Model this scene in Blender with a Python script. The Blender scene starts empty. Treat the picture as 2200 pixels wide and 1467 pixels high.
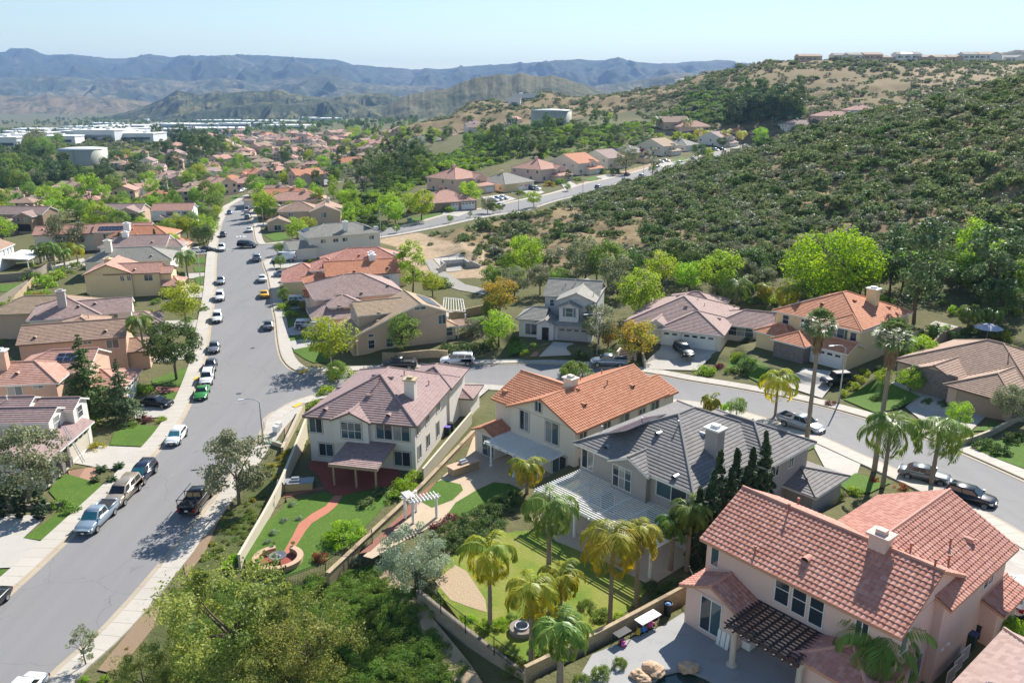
import bpy, bmesh, math, random, colorsys
import numpy as np
from mathutils import Vector, Matrix
random.seed(7); RNG = np.random.default_rng(7)
R = math.radians
SC = bpy.context.scene
COL = SC.collection
# ------------------------------------------------------------------ camera
CAM_H, FPX, PITCH = 42.0, 28/36*2200, R(17.0)
cd = bpy.data.cameras.new('camera'); cam = bpy.data.objects.new('camera', cd); COL.objects.link(cam)
cd.lens = 28; cd.sensor_width = 36; cd.clip_start = .5; cd.clip_end = 60000
cam.location = (0, 0, CAM_H); cam.rotation_euler = (R(90)-PITCH, 0, 0)
SC.camera = cam
# ------------------------------------------------------------------ sky, sun, exposure
SUN_AZ, SUN_EL = R(29), R(38)
w = bpy.data.worlds.new('World'); SC.world = w; w.use_nodes = True
nt = w.node_tree; bg = nt.nodes['Background']
sky = nt.nodes.new('ShaderNodeTexSky'); sky.sky_type = 'NISHITA'; sky.sun_disc = False
sky.sun_elevation = SUN_EL; sky.sun_rotation = SUN_AZ
sky.air_density = 1.3; sky.dust_density = 0; sky.ozone_density = 2.5; sky.altitude = 300
nt.links.new(sky.outputs[0], bg.inputs[0]); bg.inputs[1].default_value = .053
sl = bpy.data.lights.new('sun', 'SUN'); sl.energy = 3.6; sl.angle = R(.55); sl.color = (1, .95, .87)
so = bpy.data.objects.new('sun', sl); COL.objects.link(so)
SUNV = Vector((math.sin(SUN_AZ)*math.cos(SUN_EL), math.cos(SUN_AZ)*math.cos(SUN_EL), math.sin(SUN_EL)))
so.rotation_euler = (-SUNV).to_track_quat('-Z', 'Y').to_euler(); so.location = SUNV*300
SC.view_settings.view_transform = 'Standard'; SC.view_settings.look = 'None'
SC.view_settings.exposure = 1.44; SC.view_settings.gamma = 1
SC.cycles.max_bounces = 6; SC.cycles.transparent_max_bounces = 6; SC.cycles.volume_bounces = 0
SC.cycles.diffuse_bounces = 4; SC.cycles.transmission_bounces = 3
# ------------------------------------------------------------------ pixel <-> world
def ray(px, py):
    u = (px-1100)/FPX; v = (py-733.5)/FPX
    return (u, math.cos(PITCH)-v*math.sin(PITCH), -math.sin(PITCH)-v*math.cos(PITCH))
def at(px, py, z):
    d = ray(px, py); t = (z-CAM_H)/d[2]; return (d[0]*t, d[1]*t)
def atY(px, py, Y):
    d = ray(px, py); t = Y/d[1]; return (d[0]*t, Y, CAM_H+d[2]*t)
def proj(p):
    z = p[2]-CAM_H; f = p[1]*math.cos(PITCH)-z*math.sin(PITCH); up = p[1]*math.sin(PITCH)+z*math.cos(PITCH)
    f = max(f, .1)
    return (1100+FPX*p[0]/f, 733.5-FPX*up/f, f)
def projn(X, Y, Z):
    z = Z-CAM_H; f = np.maximum(Y*math.cos(PITCH)-z*math.sin(PITCH), .1); up = Y*math.sin(PITCH)+z*math.cos(PITCH)
    return 1100+FPX*X/f, 733.5-FPX*up/f
# ------------------------------------------------------------------ mesh builder
class MB:
    def __init__(s): s.v = []; s.f = []; s.m = []; s.uv = {}
    def vert(s, p): s.v.append(tuple(p)); return len(s.v)-1
    def face(s, pts, mat=0, uv=None):
        i0 = len(s.v); s.v.extend([tuple(p) for p in pts]); s.f.append(tuple(range(i0, i0+len(pts)))); s.m.append(mat)
        if uv is not None: s.uv[len(s.f)-1] = uv
    def box(s, x0, y0, z0, x1, y1, z1, mat=0, M=None):
        P = [(x0,y0,z0),(x1,y0,z0),(x1,y1,z0),(x0,y1,z0),(x0,y0,z1),(x1,y0,z1),(x1,y1,z1),(x0,y1,z1)]
        if M is not None: P = [tuple(M @ Vector(p)) for p in P]
        i = len(s.v); s.v.extend(P)
        for q in ((0,3,2,1),(4,5,6,7),(0,1,5,4),(1,2,6,5),(2,3,7,6),(3,0,4,7)):
            s.f.append(tuple(i+k for k in q)); s.m.append(mat)
    def bar(s, a, b, wd, ht=None, mat=0):
        ht = ht or wd; a = Vector(a); b = Vector(b); d = b-a; L = d.length
        if L < 1e-6: return
        q = d.to_track_quat('X', 'Z').to_matrix().to_4x4(); q.translation = a
        s.box(0, -wd/2, -ht/2, L, wd/2, ht/2, mat, q)
    def tube(s, pts, rad, n=6, mat=0, cap=True):
        pts = [Vector(p) for p in pts]; rings = []
        for i, p in enumerate(pts):
            t = (pts[min(i+1, len(pts)-1)]-pts[max(i-1, 0)]).normalized()
            a = t.cross(Vector((0, 0, 1)) if abs(t.z) < .9 else Vector((1, 0, 0))).normalized(); b = t.cross(a)
            r = rad[i] if hasattr(rad, '__len__') else rad
            rings.append([s.vert(p+a*(r*math.cos(2*math.pi*k/n))+b*(r*math.sin(2*math.pi*k/n))) for k in range(n)])
        for i in range(len(rings)-1):
            for k in range(n):
                s.f.append((rings[i][k], rings[i][(k+1) % n], rings[i+1][(k+1) % n], rings[i+1][k])); s.m.append(mat)
        if cap:
            s.f.append(tuple(rings[-1])); s.m.append(mat); s.f.append(tuple(reversed(rings[0]))); s.m.append(mat)
    def lathe(s, c, prof, n=16, mat=0):
        rings = [[s.vert((c[0]+r*math.cos(2*math.pi*k/n), c[1]+r*math.sin(2*math.pi*k/n), c[2]+z)) for k in range(n)] for r, z in prof]
        for i in range(len(rings)-1):
            for k in range(n):
                s.f.append((rings[i][k], rings[i][(k+1) % n], rings[i+1][(k+1) % n], rings[i+1][k])); s.m.append(mat)
        if prof[-1][0] > 1e-4: s.f.append(tuple(rings[-1])); s.m.append(mat)
    def mesh(s, name, mats, smooth=False, autosmooth=None):
        me = bpy.data.meshes.new(name); me.from_pydata(s.v, [], s.f)
        for m in (mats if isinstance(mats, (list, tuple)) else [mats]): me.materials.append(m)
        if any(s.m): me.polygons.foreach_set('material_index', s.m)
        if s.uv:
            ul = me.uv_layers.new(name='UVMap')
            for fi, u in s.uv.items():
                ls = me.polygons[fi].loop_start
                for k, q in enumerate(u): ul.data[ls+k].uv = q
        if smooth: me.polygons.foreach_set('use_smooth', [True]*len(me.polygons))
        me.update()
        return me
    def build(s, name, mats, parent=None, smooth=False, M=None):
        if not s.f: return None
        return link(name, s.mesh(name, mats, smooth), parent)
def link(name, me, parent=None):
    o = bpy.data.objects.new(name, me); COL.objects.link(o)
    if parent is not None: o.parent = parent
    return o
def npmesh(name, V, F, mats, col=None, smooth=False, mi=None):
    """V (n,3) float, F (m,k) int with constant k"""
    me = bpy.data.meshes.new(name); n, (m, k) = len(V), F.shape
    me.vertices.add(n); me.vertices.foreach_set('co', np.ascontiguousarray(V, np.float32).ravel())
    me.loops.add(m*k); me.loops.foreach_set('vertex_index', np.ascontiguousarray(F, np.int32).ravel())
    me.polygons.add(m); me.polygons.foreach_set('loop_start', np.arange(0, m*k, k, dtype=np.int32))
    try: me.polygons.foreach_set('loop_total', np.full(m, k, np.int32))
    except Exception: pass
    if mi is not None: me.polygons.foreach_set('material_index', np.ascontiguousarray(mi, np.int32))
    if smooth: me.polygons.foreach_set('use_smooth', np.ones(m, bool))
    for q in (mats if isinstance(mats, (list, tuple)) else [mats]): me.materials.append(q)
    if col is not None:
        a = me.color_attributes.new('Col', 'FLOAT_COLOR', 'POINT')
        c = np.ones((n, 4), np.float32); c[:, :col.shape[1]] = col; a.data.foreach_set('color', c.ravel())
    me.update(calc_edges=True); me.validate()
    return me
THINGS = []          # (object, look, where, landmark phrase or None)
def tag(o, label, cat, group=None):
    o['label'] = label; o['category'] = cat
    if group: o['group'] = group
    return o
def kind(o, k): o['kind'] = k; return o
def empty(name, loc, rz=0.0):
    o = bpy.data.objects.new(name, None); COL.objects.link(o); o.location = loc; o.rotation_euler = (0, 0, rz)
    o.empty_display_size = .3; return o
LAND = []            # landmarks: (object, phrase, weight)
AUTO = []            # things whose label is completed at the end: (object, look, cat, group)
def auto(o, look, cat, group): AUTO.append((o, look)); o['category'] = cat; o['group'] = group; o['label'] = look; return o
def dup(root):
    r = root.copy(); COL.objects.link(r)
    for ch in root.children:
        c = ch.copy(); COL.objects.link(c); c.parent = r
        for g in ch.children:
            d = g.copy(); COL.objects.link(d); d.parent = c
    return r
# ------------------------------------------------------------------ materials
_M = {}
def lin(c): return tuple(((x/12.92) if x <= .04045 else ((x+.055)/1.055)**2.4) for x in c)
class NT:
    def __init__(s, name):
        s.mat = bpy.data.materials.new(name); s.mat.use_nodes = True; s.t = s.mat.node_tree
        s.b = s.t.nodes['Principled BSDF']; s.out = s.t.nodes['Material Output']
    def n(s, typ, **kw):
        nd = s.t.nodes.new('ShaderNode'+typ)
        for k, v in kw.items():
            if k in nd.inputs: nd.inputs[k].default_value = v
            else: setattr(nd, k, v)
        return nd
    def l(s, a, b): s.t.links.new(a, b)
    def mix(s, f, a, b, typ='MIX'):
        m = s.t.nodes.new('ShaderNodeMix'); m.data_type = 'RGBA'; m.blend_type = typ; m.clamp_factor = True
        for sock, val in ((m.inputs[0], f), (m.inputs[6], a), (m.inputs[7], b)):
            if hasattr(val, 'is_linked'): s.l(val, sock)
            elif isinstance(val, tuple): sock.default_value = val+(1,) if len(val) == 3 else val
            else: sock.default_value = val
        return m.outputs[2]
    def math(s, op, a, b=0.0, c=None):
        m = s.t.nodes.new('ShaderNodeMath'); m.operation = op
        for i, val in enumerate((a, b) if c is None else (a, b, c)):
            if hasattr(val, 'is_linked'): s.l(val, m.inputs[i])
            else: m.inputs[i].default_value = val
        return m.outputs[0]
    def ramp(s, f, stops):
        r = s.t.nodes.new('ShaderNodeValToRGB'); s.l(f, r.inputs[0]); e = r.color_ramp.elements
        while len(e) < len(stops): e.new(.5)
        for q, (p, c) in zip(e, stops): q.position = p; q.color = (c if len(c) == 4 else tuple(c)+(1,))
        return r.outputs[0]
    def noise(s, scale, detail=3.0, vec=None, rough=.55):
        n = s.n('TexNoise'); n.inputs['Scale'].default_value = scale; n.inputs['Detail'].default_value = detail; n.inputs['Roughness'].default_value = rough
        if vec is not None: s.l(vec, n.inputs['Vector'])
        return n.outputs[0]
    def obj(s): return s.n('TexCoord').outputs['Object']
    def pos(s): return s.n('NewGeometry').outputs['Position']
    def stretch(s, vec, sc):
        m = s.n('Mapping'); m.inputs['Scale'].default_value = sc; s.l(vec, m.inputs['Vector']); return m.outputs[0]
    def bump(s, h, dist=.02, strength=1.0):
        b = s.n('Bump'); b.inputs['Strength'].default_value = strength; b.inputs['Distance'].default_value = dist
        s.l(h, b.inputs['Height']); s.l(b.outputs[0], s.b.inputs['Normal'])
    def base(s, c):
        if hasattr(c, 'is_linked'): s.l(c, s.b.inputs['Base Color'])
        else: s.b.inputs['Base Color'].default_value = tuple(c)+(1,)
    def done(s, rough=.8, metal=0.0, spec=.3):
        s.b.inputs['Roughness'].default_value = rough; s.b.inputs['Metallic'].default_value = metal
        s.b.inputs['Specular IOR Level'].default_value = spec; return s.mat
def mc(c, f): return tuple(min(1, max(0, x*f)) for x in c)
def plain(name, c, rough=.7, metal=0.0, spec=.35, var=.08, scale=3.0):
    key = ('plain', name)
    if key in _M: return _M[key]
    t = NT(name); f = t.noise(scale, 4, t.obj())
    t.base(t.mix(f, mc(c, 1-var), mc(c, 1+var))); _M[key] = t.done(rough, metal, spec); return _M[key]
def stucco(name, c):
    key = ('stucco', name)
    if key in _M: return _M[key]
    t = NT('stucco '+name); p = t.obj()
    f = t.noise(.55, 4, p); g = t.noise(9, 5, p); st = t.noise(1.4, 3, t.stretch(p, (1, 1, .12)))
    cc = t.mix(f, mc(c, .93), mc(c, 1.05)); cc = t.mix(t.math('MULTIPLY', g, .18), cc, mc(c, .75))
    cc = t.mix(t.math('MULTIPLY', t.math('GREATER_THAN', st, .62), .12), cc, mc(c, .72))
    t.base(cc); t.bump(t.noise(26, 3, p), .012, .6); _M[key] = t.done(.92, 0, .15); return _M[key]
def rooftile(name, cols, tw=.33, tl=.36, barrel=0.0, rough=.85):
    """cols: three colours; per-tile variation from UV in metres; barrel>0 adds the tile relief as bump"""
    key = ('roof', name)
    if key in _M: return _M[key]
    t = NT('roof tile '+name); uv = t.n('UVMap').outputs[0]
    sx = t.n('SeparateXYZ'); t.l(uv, sx.inputs[0])
    iu = t.math('FLOOR', t.math('DIVIDE', sx.outputs[0], tw)); iv = t.math('FLOOR', t.math('DIVIDE', sx.outputs[1], tl))
    if not barrel:
        iu = t.math('FLOOR', t.math('ADD', t.math('DIVIDE', sx.outputs[0], tw), t.math('MULTIPLY', t.math('MODULO', iv, 2.0), .5)))
    cx = t.n('CombineXYZ'); t.l(iu, cx.inputs[0]); t.l(iv, cx.inputs[1])
    wn = t.n('TexWhiteNoise', noise_dimensions='2D'); t.l(cx.outputs[0], wn.inputs['Vector'])
    c = t.ramp(wn.outputs[0], [(0, cols[0]), (.45, cols[1]), (1, cols[2])])
    p = t.obj(); big = t.noise(.35, 4, p); c = t.mix(t.math('MULTIPLY', big, .35), c, mc(cols[1], .78))
    st = t.noise(2.2, 4, p); c = t.mix(t.math('MULTIPLY', t.math('GREATER_THAN', st, .63), .22), c, mc(cols[1], .6))
    gap = t.math('LESS_THAN', t.math('FRACT', t.math('DIVIDE', sx.outputs[1], tl)), .1)
    t.base(c)
    if barrel:
        h = t.math('ABSOLUTE', t.math('SINE', t.math('MULTIPLY', sx.outputs[0], math.pi/tw)))
        h = t.math('ADD', h, t.math('MULTIPLY', t.math('SUBTRACT', 1.0, t.math('FRACT', t.math('DIVIDE', sx.outputs[1], tl))), .8))
        t.bump(h, barrel, 1.0)
    else: t.bump(t.noise(40, 2, p), .006, .5)
    _M[key] = t.done(rough, 0, .2); return _M[key]
def carpaint(name, c, metal=.0):
    key = ('paint', name)
    if key in _M: return _M[key]
    t = NT('car paint '+name); f = t.noise(6, 2, t.obj()); t.base(t.mix(f, mc(c, .95), mc(c, 1.05)))
    t.b.inputs['Coat Weight'].default_value = .6; t.b.inputs['Coat Roughness'].default_value = .08
    _M[key] = t.done(.32, metal, .5); return _M[key]
def glassy(name, c=(.012, .015, .018), rough=.06):
    key = ('glass', name)
    if key in _M: return _M[key]
    t = NT('glass '+name); f = t.noise(.8, 2, t.obj()); t.base(t.mix(f, mc(c, .7), mc(c, 1.4))); _M[key] = t.done(rough, 0, .7); return _M[key]
def leafmat(name, a, b, trans=.35, tint=None, rough=.6):
    """two-colour leaf: Col.r picks between the clump colours, a random per tree shifts them"""
    key = ('leaf', name)
    if key in _M: return _M[key]
    t = NT('leaf '+name); at_ = t.n('Attribute', attribute_name='Col'); s3 = t.n('SeparateColor'); t.l(at_.outputs[0], s3.inputs[0])
    c = t.mix(s3.outputs[0], a, b)
    rnd = t.n('ObjectInfo').outputs['Random']; hs = t.n('HueSaturation'); t.l(c, hs.inputs['Color'])
    t.l(t.math('ADD', t.math('MULTIPLY', rnd, .03), .485), hs.inputs['Hue']); t.l(t.math('ADD', t.math('MULTIPLY', rnd, .3), .86), hs.inputs['Value'])
    t.l(hs.outputs[0], t.b.inputs['Base Color']); t.b.inputs['Roughness'].default_value = rough; t.b.inputs['Specular IOR Level'].default_value = .25
    tr = t.n('BsdfTranslucent'); hb = t.n('HueSaturation'); t.l(hs.outputs[0], hb.inputs['Color']); hb.inputs['Value'].default_value = 1.5; hb.inputs['Hue'].default_value = .49; hb.inputs['Saturation'].default_value = 1.1
    t.l(hb.outputs[0], tr.inputs[0]); mx = t.n('MixShader'); mx.inputs[0].default_value = trans
    t.l(t.b.outputs[0], mx.inputs[1]); t.l(tr.outputs[0], mx.inputs[2]); t.l(mx.outputs[0], t.out.inputs[0])
    _M[key] = t.mat; return t.mat
# ------------------------------------------------------------------ numpy noise
def _hash(ix, iy, s):
    h = (ix.astype(np.int64)*374761393+iy.astype(np.int64)*668265263+s*974634777) & 0x7fffffff
    h = ((h ^ (h >> 13))*1274126177) & 0x7fffffff
    return ((h ^ (h >> 16)) & 0xffff)/65535.0
def vnoise(x, y, s=0):
    ix = np.floor(x); iy = np.floor(y); fx = x-ix; fy = y-iy; fx = fx*fx*(3-2*fx); fy = fy*fy*(3-2*fy)
    a = _hash(ix, iy, s); b = _hash(ix+1, iy, s); c = _hash(ix, iy+1, s); d = _hash(ix+1, iy+1, s)
    return (a*(1-fx)+b*fx)*(1-fy)+(c*(1-fx)+d*fx)*fy
def fbm(x, y, o=4, s=0, ridge=False):
    t = np.zeros_like(x); amp = .5
    for i in range(o):
        n = vnoise(x*2**i+17.3*i, y*2**i-9.1*i, s+i)
        t += amp*((1-np.abs(2*n-1)) if ridge else n); amp *= .5
    return t
def inpoly(X, Y, poly):
    r = np.zeros(X.shape, bool); n = len(poly)
    for i in range(n):
        x0, y0 = poly[i][:2]; x1, y1 = poly[(i+1) % n][:2]
        if y0 == y1: continue
        c = ((y0 > Y) != (y1 > Y)) & (X < (x1-x0)*(Y-y0)/(y1-y0)+x0); r ^= c
    return r
def sdpoly(X, Y, poly):
    """signed distance to polygon, positive inside"""
    d = np.full(X.shape, 1e9); n = len(poly)
    for i in range(n):
        x0, y0 = poly[i][:2]; x1, y1 = poly[(i+1) % n][:2]; dx, dy = x1-x0, y1-y0; L = dx*dx+dy*dy+1e-12
        t = np.clip(((X-x0)*dx+(Y-y0)*dy)/L, 0, 1); d = np.minimum(d, np.hypot(X-x0-t*dx, Y-y0-t*dy))
    return np.where(inpoly(X, Y, poly), d, -d)
# ================================================================== the land
def cr(pts, step=1.5):
    """Catmull-Rom resample of a 2D/3D polyline"""
    P = [np.array(p, float) for p in pts]; P = [2*P[0]-P[1]]+P+[2*P[-1]-P[-2]]; out = []
    for i in range(1, len(P)-2):
        n = max(1, int(np.linalg.norm(P[i+1]-P[i])/step))
        for k in range(n):
            t = k/n; a, b, c, d = P[i-1], P[i], P[i+1], P[i+2]
            out.append(.5*(2*b+(c-a)*t+(2*a-5*b+4*c-d)*t*t+(3*b-a-3*c+d)*t**3))
    out.append(P[-2]); return out
LC = [(-45.5,20),(-45,40),(-44.5,59.5),(-44.2,67.7),(-44.1,90.3),(-46,105),(-51,125),(-57.5,145.4),(-67,175),(-80,213),(-94,256),(-114,323),(-122,362),(-126,395),(-125,425),(-118,450),(-105,470)]
RC = [(-35.5,20),(-35,40),(-34.9,49.7),(-33.6,56),(-32.7,67),(-32.4,76),(-32.5,94.6),(-33.6,101)]
RC2 = [(-32,120),(-35,121.1),(-38.2,126.1),(-41.5,135),(-46.2,150),(-49.3,159.2),(-57.5,184),(-63,199)]
RC3 = [(-71.5,223.5),(-75.5,233),(-82.1,252.8),(-101,310),(-110,355),(-113,390),(-112,415),(-106,436),(-95,452)]
SN = [(-33.6,101),(-32.7,104.5),(-31.3,107.8),(-29.5,109.8),(-26,111.6),(-20,113.6),(-7.8,114.4),(-2.8,113),(8,110),(21,104.4),(28.7,99.3),(35.2,88.3),(38.3,78.6),(41.2,68),(42.8,57),(43.5,42)]
SF = [(-32,120),(-28,120.4),(-15.5,122),(-5.6,123),(7.5,121.2),(20.4,115.9),(26.3,111.6),(33.2,106.2),(39.8,99),(44.8,90),(48.2,79.5),(50.4,68),(51.8,57),(52.5,42)]
HS = [(-63,199),(-62.2,204),(-59.5,209),(-52,219),(-39.6,231.6),(-28.5,243),(3,283),(31.1,328),(66.5,388),(108,452),(143,512),(170,555)]
HN = [(-71.5,223.5),(-69.5,223),(-65,225.5),(-56,232),(-41.4,243.5),(-33,254),(-6.8,294),(10.2,320),(25.9,349),(43.6,378),(64.4,411),(100.9,463),(135,516),(162,560)]
POOLC = (10.5, 38.4)
CTRL = [(-44,45,0),(-33,45,0),(-44,90,0),(-33,90,0),(-50,126,0),(-36,130,.3),(-62,160,.5),(-50,160,.8),(-72,195,1.6),(-60,195,2),(-80,213,2),(-66,215,2.3),(-94,256,2),(-82,253,2.2),(-115,323,0),(-101,310,.3),(-130,380,-2.5),(-113,390,-2.5),(-110,455,-4),
 (-70,60,.4),(-60,45,.2),(-90,80,.4),(-70,110,.4),(-100,130,.3),(-90,170,.5),(-120,200,.2),(-150,170,.2),(-110,240,.4),(-160,260,-1),(-140,330,-3),(-191,330,-2),(-167,260,-1.5),(-269,450,-4),(-223,430,-5),(-160,400,-4),(-307,570,-3.1),(-406,650,3.2),(-375,760,5),(-304,800,-1.3),(-311,1100,-7),(-314,500,1),(-330,430,2),(-450,500,6),
 (-110,480,-3.5),(-60,480,0),(-205,720,-5),(-150,560,-4),(-340,1000,-9),(-594,1500,-20),(-713,1400,-22),(-106,750,5),(-101,900,6),(-198,1000,-4),(-1466,2600,-35),(-879,2600,-31),(-585,2600,-22),(0,2600,-10),(-1000,4200,-30),(0,5000,-10),(1500,5000,20),(-3000,5000,-30),(-4000,9500,0),(0,9500,0),(4500,9500,40),
 (-22,400,11.5),(0,480,16),(27,560,20.5),(30,640,20),(101,600,21),(60,520,17),(-36,450,8),(-28,330,7),(-38,290,6),(-65,330,3),(-70,400,1),(60,460,11),
 (-20,114,0),(-28,112,0),(-5,118,.2),(10,115,.9),(22,109,1.5),(31,103,2.2),(38,93,3.3),(42,83,4.6),(45,72,5.8),(47,60,7.2),(48,45,8.6),
 (-41,243,3),(-30,257,3),(-35,232,3),(-7,294,3.5),(3,282,3.5),(10,321,4),(31,328,4.5),(26,353,4.6),(44,378,5.2),(66,388,6),(64,411,6.2),(101,462,8.2),(108,452,8),(138,512,10),(170,560,12),
 (-29,75,.3),(-29,60,.2),(-30,48,.1),(-22,62,1.0),(-17,92,1.5),(-20,72,1.1),(-16,63,1.0),(4,86,3),(-2,74,3),(-6,66,3.2),(14,73,5),(4,58,4.8),(7,51,4.8),(22,50,8),(30,42,8.2),(12,43,8),(9,36,8),(38,42,8.4),(38,52,7.8),(36,30,9),(0,40,4.6),(-8,54,3.6),(-12,52,1.6),(-18,50,.4),(-24,46,0),(-5,40,3),(-20,30,0),(10,20,6),
 (-18,135,.8),(-10,128,.5),(-25,150,1),(-20,165,1.6),(-38,170,1.2),(-30,190,1.8),(-45,205,2.2),(8,138,2.8),(32,132,2.8),(50,120,4),(63,101,5.2),(75,90,7),(58,86,5.8),(60,70,7.2),
 (-8,180,2.3),(-13,210,2.6),(0,185,3.2),(15,178,3.3),(34,165,5),(55,155,7),(72,150,7.7),(88,140,9.2),(100,120,11),
 (-29,224,3.0),(-14,240,4.1),(8,262,6),(34,290,8.6),(54,315,11),(72,330,14.5),(99,335,22),(132,325,33),(159,315,40),(184,300,48),(215,285,56),(260,260,60),
 (20,225,6),(48,205,10),(83,240,19),(99,215,21),(112,195,23),(136,240,34),(84,180,13.5),(102,165,16),(150,190,36),(130,150,24),
 (110,390,12),(150,400,18),(200,400,26),(190,470,16),(260,420,30),(202,560,22),(118,700,27),(153,720,42),(189,740,57),(227,760,66.5),(284,780,71.8),(344,780,73),(398,760,72.5),(449,740,71),(300,860,72),(420,860,72),(560,760,74),(174,620,32),(243,620,36),(312,620,42),(250,520,24),(300,540,32),(400,600,52),(500,640,60),
 (-48,850,21),(-30,900,33),(42,950,40),(90,800,32),(20,760,22),(130,900,36),(250,1000,60),(60,1200,10),(300,1500,30),(800,1500,70),(1200,2600,80)]
C_ = np.array(CTRL, float); APEX = -60.0
def warp(X, Y): return np.arctan2(X, Y-APEX), np.log(np.hypot(X, Y-APEX))
cu, cv = warp(C_[:, 0], C_[:, 1])
_K = np.sqrt((cu[:, None]-cu[None])**2+(cv[:, None]-cv[None])**2+1e-4)
_A = np.zeros((len(C_)+1, len(C_)+1)); _A[:-1, :-1] = _K; _A[:-1, -1] = 1; _A[-1, :-1] = 1
_W = np.linalg.solve(_A, np.append(C_[:, 2], 0))
def rbf(X, Y):
    u, v = warp(X, Y); sh = u.shape; u = u.ravel(); v = v.ravel(); z = np.full(u.shape, _W[-1])
    for i in range(len(C_)): z += _W[i]*np.sqrt((u-cu[i])**2+(v-cv[i])**2+1e-4)
    return z.reshape(sh)
def sst(x): x = np.clip(x, 0, 1); return x*x*(3-2*x)
# flat building pads and yards: (polygon, z, blend)
PADS = [
 ([(-25.2,97.5),(-24.9,82),(-24.4,64),(-19.8,60.9),(-12.6,65.2),(-11.3,70.5),(-9.9,77.5),(-5.4,95.5),(-5.2,103),(-21,105.5)], 1.3, .7),
 ([(-3.6,93),(-8.9,76.2),(-10.4,71.8),(-13.6,64.2),(-9.5,61),(-6.5,64),(1.4,72.9),(8.4,80.6),(20,92),(12,100)], 3.0, .8),
 ([(-6.6,61.5),(-7.0,55.6),(.6,46.2),(12.1,49.3),(19.5,57.5),(31.5,68.5),(29,80),(17,82),(8.6,79.6),(1.6,71.9)], 4.9, .8),
 ([(1.2,40.4),(3,36),(12,27),(34,33),(40.5,46),(37,58),(29,60),(20.5,56.5),(12.9,48.6),(6,43.8)], 8.0, .7),
 ([(-30,134),(-12,124.5),(-8,130),(-9,141),(-22,152)], .9, 2.0), ([(0,134),(3,125.5),(12.5,124.5),(20,144),(12,150)], 2.9, 2.0),
 ([(18,136),(17.6,126),(25,123),(36,120),(46,142),(36,152)], 2.9, 2.0), ([(37,122),(37,112),(44,107.5),(54,105),(66,124),(55,134)], 4.1, 2.0),
 ([(50,103),(54,93),(62,86),(84,96),(74,118)], 5.4, 2.0), ([(30,36),(24,30),(40,22),(52,40),(41,46)], 8.6, 1.5)]
HILLP = [(870,520),(1000,494),(1150,462),(1300,424),(1400,400),(1480,370),(1620,330),(1820,268),(2000,233),(2200,180),(2500,150),(2500,600),(2200,610),(1900,600),(1700,590),(1450,590),(1240,582),(1120,585),(1040,570),(1010,555),(960,545)]
ASPH = [LC+RC3[::-1]+RC2[::-1]+RC[::-1], SN+SF[::-1], HS+HN[::-1]]
ASPH = [[tuple(p) for p in cr(a, 2)]+[tuple(p) for p in cr(b, 2)][::-1] for a, b in ((LC, RC+RC2[0:]+RC3), (SN, SF), (HS, HN))]
def base_h(X, Y):
    z = rbf(X, Y); near = Y < 175
    for poly, pz, bl in PADS:
        sd = np.full(X.shape, -99.0); m = near & (X > -60) & (X < 100); sd[m] = sdpoly(X[m], Y[m], poly)
        wgt = sst((sd+bl)/bl); z = z*(1-wgt)+pz*wgt
    return z
TH = np.radians(np.linspace(-43, 43, 620))
_r = [82.0]
while _r[-1] < 12500: _r.append(_r[-1]*(1.0036 if _r[-1] < 420 else 1.009))
RR = np.array(_r); LR = np.log(RR)
# rows are not exactly log-uniform: keep the table for lookups
GX = RR[:, None]*np.sin(TH)[None]; GY = APEX+RR[:, None]*np.cos(TH)[None]
GZ = base_h(GX, GY)
_px, _py = projn(GX, GY, GZ)
_near = (GY < 420)
HILLM = np.zeros(GX.shape, bool); HILLM[_near] = inpoly(_px[_near], _py[_near], HILLP)
HILLM |= (GY > 180) & (GY < 420) & (GX > 20+(GY-180)*.2) & (_px > 1200) & (GX > 105)
HILLM &= GY < 420
def sdroad(X, Y):
    d = np.full(X.shape, -99.0)
    for a in ASPH:
        ar = np.array(a); m = (X > ar[:, 0].min()-14) & (X < ar[:, 0].max()+14) & (Y > ar[:, 1].min()-14) & (Y < ar[:, 1].max()+14)
        if m.any(): d[m] = np.maximum(d[m], sdpoly(X[m], Y[m], a))
    return d
SDR = sdroad(GX, GY)
_hm = HILLM.astype(float)
for _ in range(6): _hm[1:-1, 1:-1] = (_hm[1:-1, 1:-1]*2+_hm[:-2, 1:-1]+_hm[2:, 1:-1]+_hm[1:-1, :-2]+_hm[1:-1, 2:])/6
_hm *= sst((-SDR-3)/8)
GZ = GZ+_hm*((fbm(GX/26, GY/38, 3, 3, True)-.45)*5.0+(fbm(GX/7, GY/7, 3, 5)-.45)*1.6)
WILD2 = sst((GY-500)/90)*sst((GX-105-(GY-520)*.02)/60)*(GY < 1300)           # far right hill
KNOLL = sst((_px < 440).astype(float))*(GY > 540)*(GY < 900)*(GX < -150)
BROWN = ((GY > 740) & (GY < 1250) & (GX > -110) & (GX < 330)).astype(float)
GZ = GZ+WILD2*((fbm(GX/60, GY/70, 4, 8, True)-.45)*13)*sst((-SDR-6)/10)*sst((735-GY)/110)
GZ = GZ+BROWN*(fbm(GX/70, GY/120, 4, 12, True)-.45)*22*sst((GY-740)/80)
GZ = GZ+(GY > 540)*(GY < 900)*(GX < -230)*(fbm(GX/50, GY/80, 3, 15, True)-.4)*8*sst((-GX-230)/60)*sst((GY-600)/80)
GZ = GZ+sst((GY-2900)/800)*(fbm(GX/500, GY/500, 4, 20)-.5)*30
HZ = GZ.copy()                                          # surface that things stand on
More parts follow.
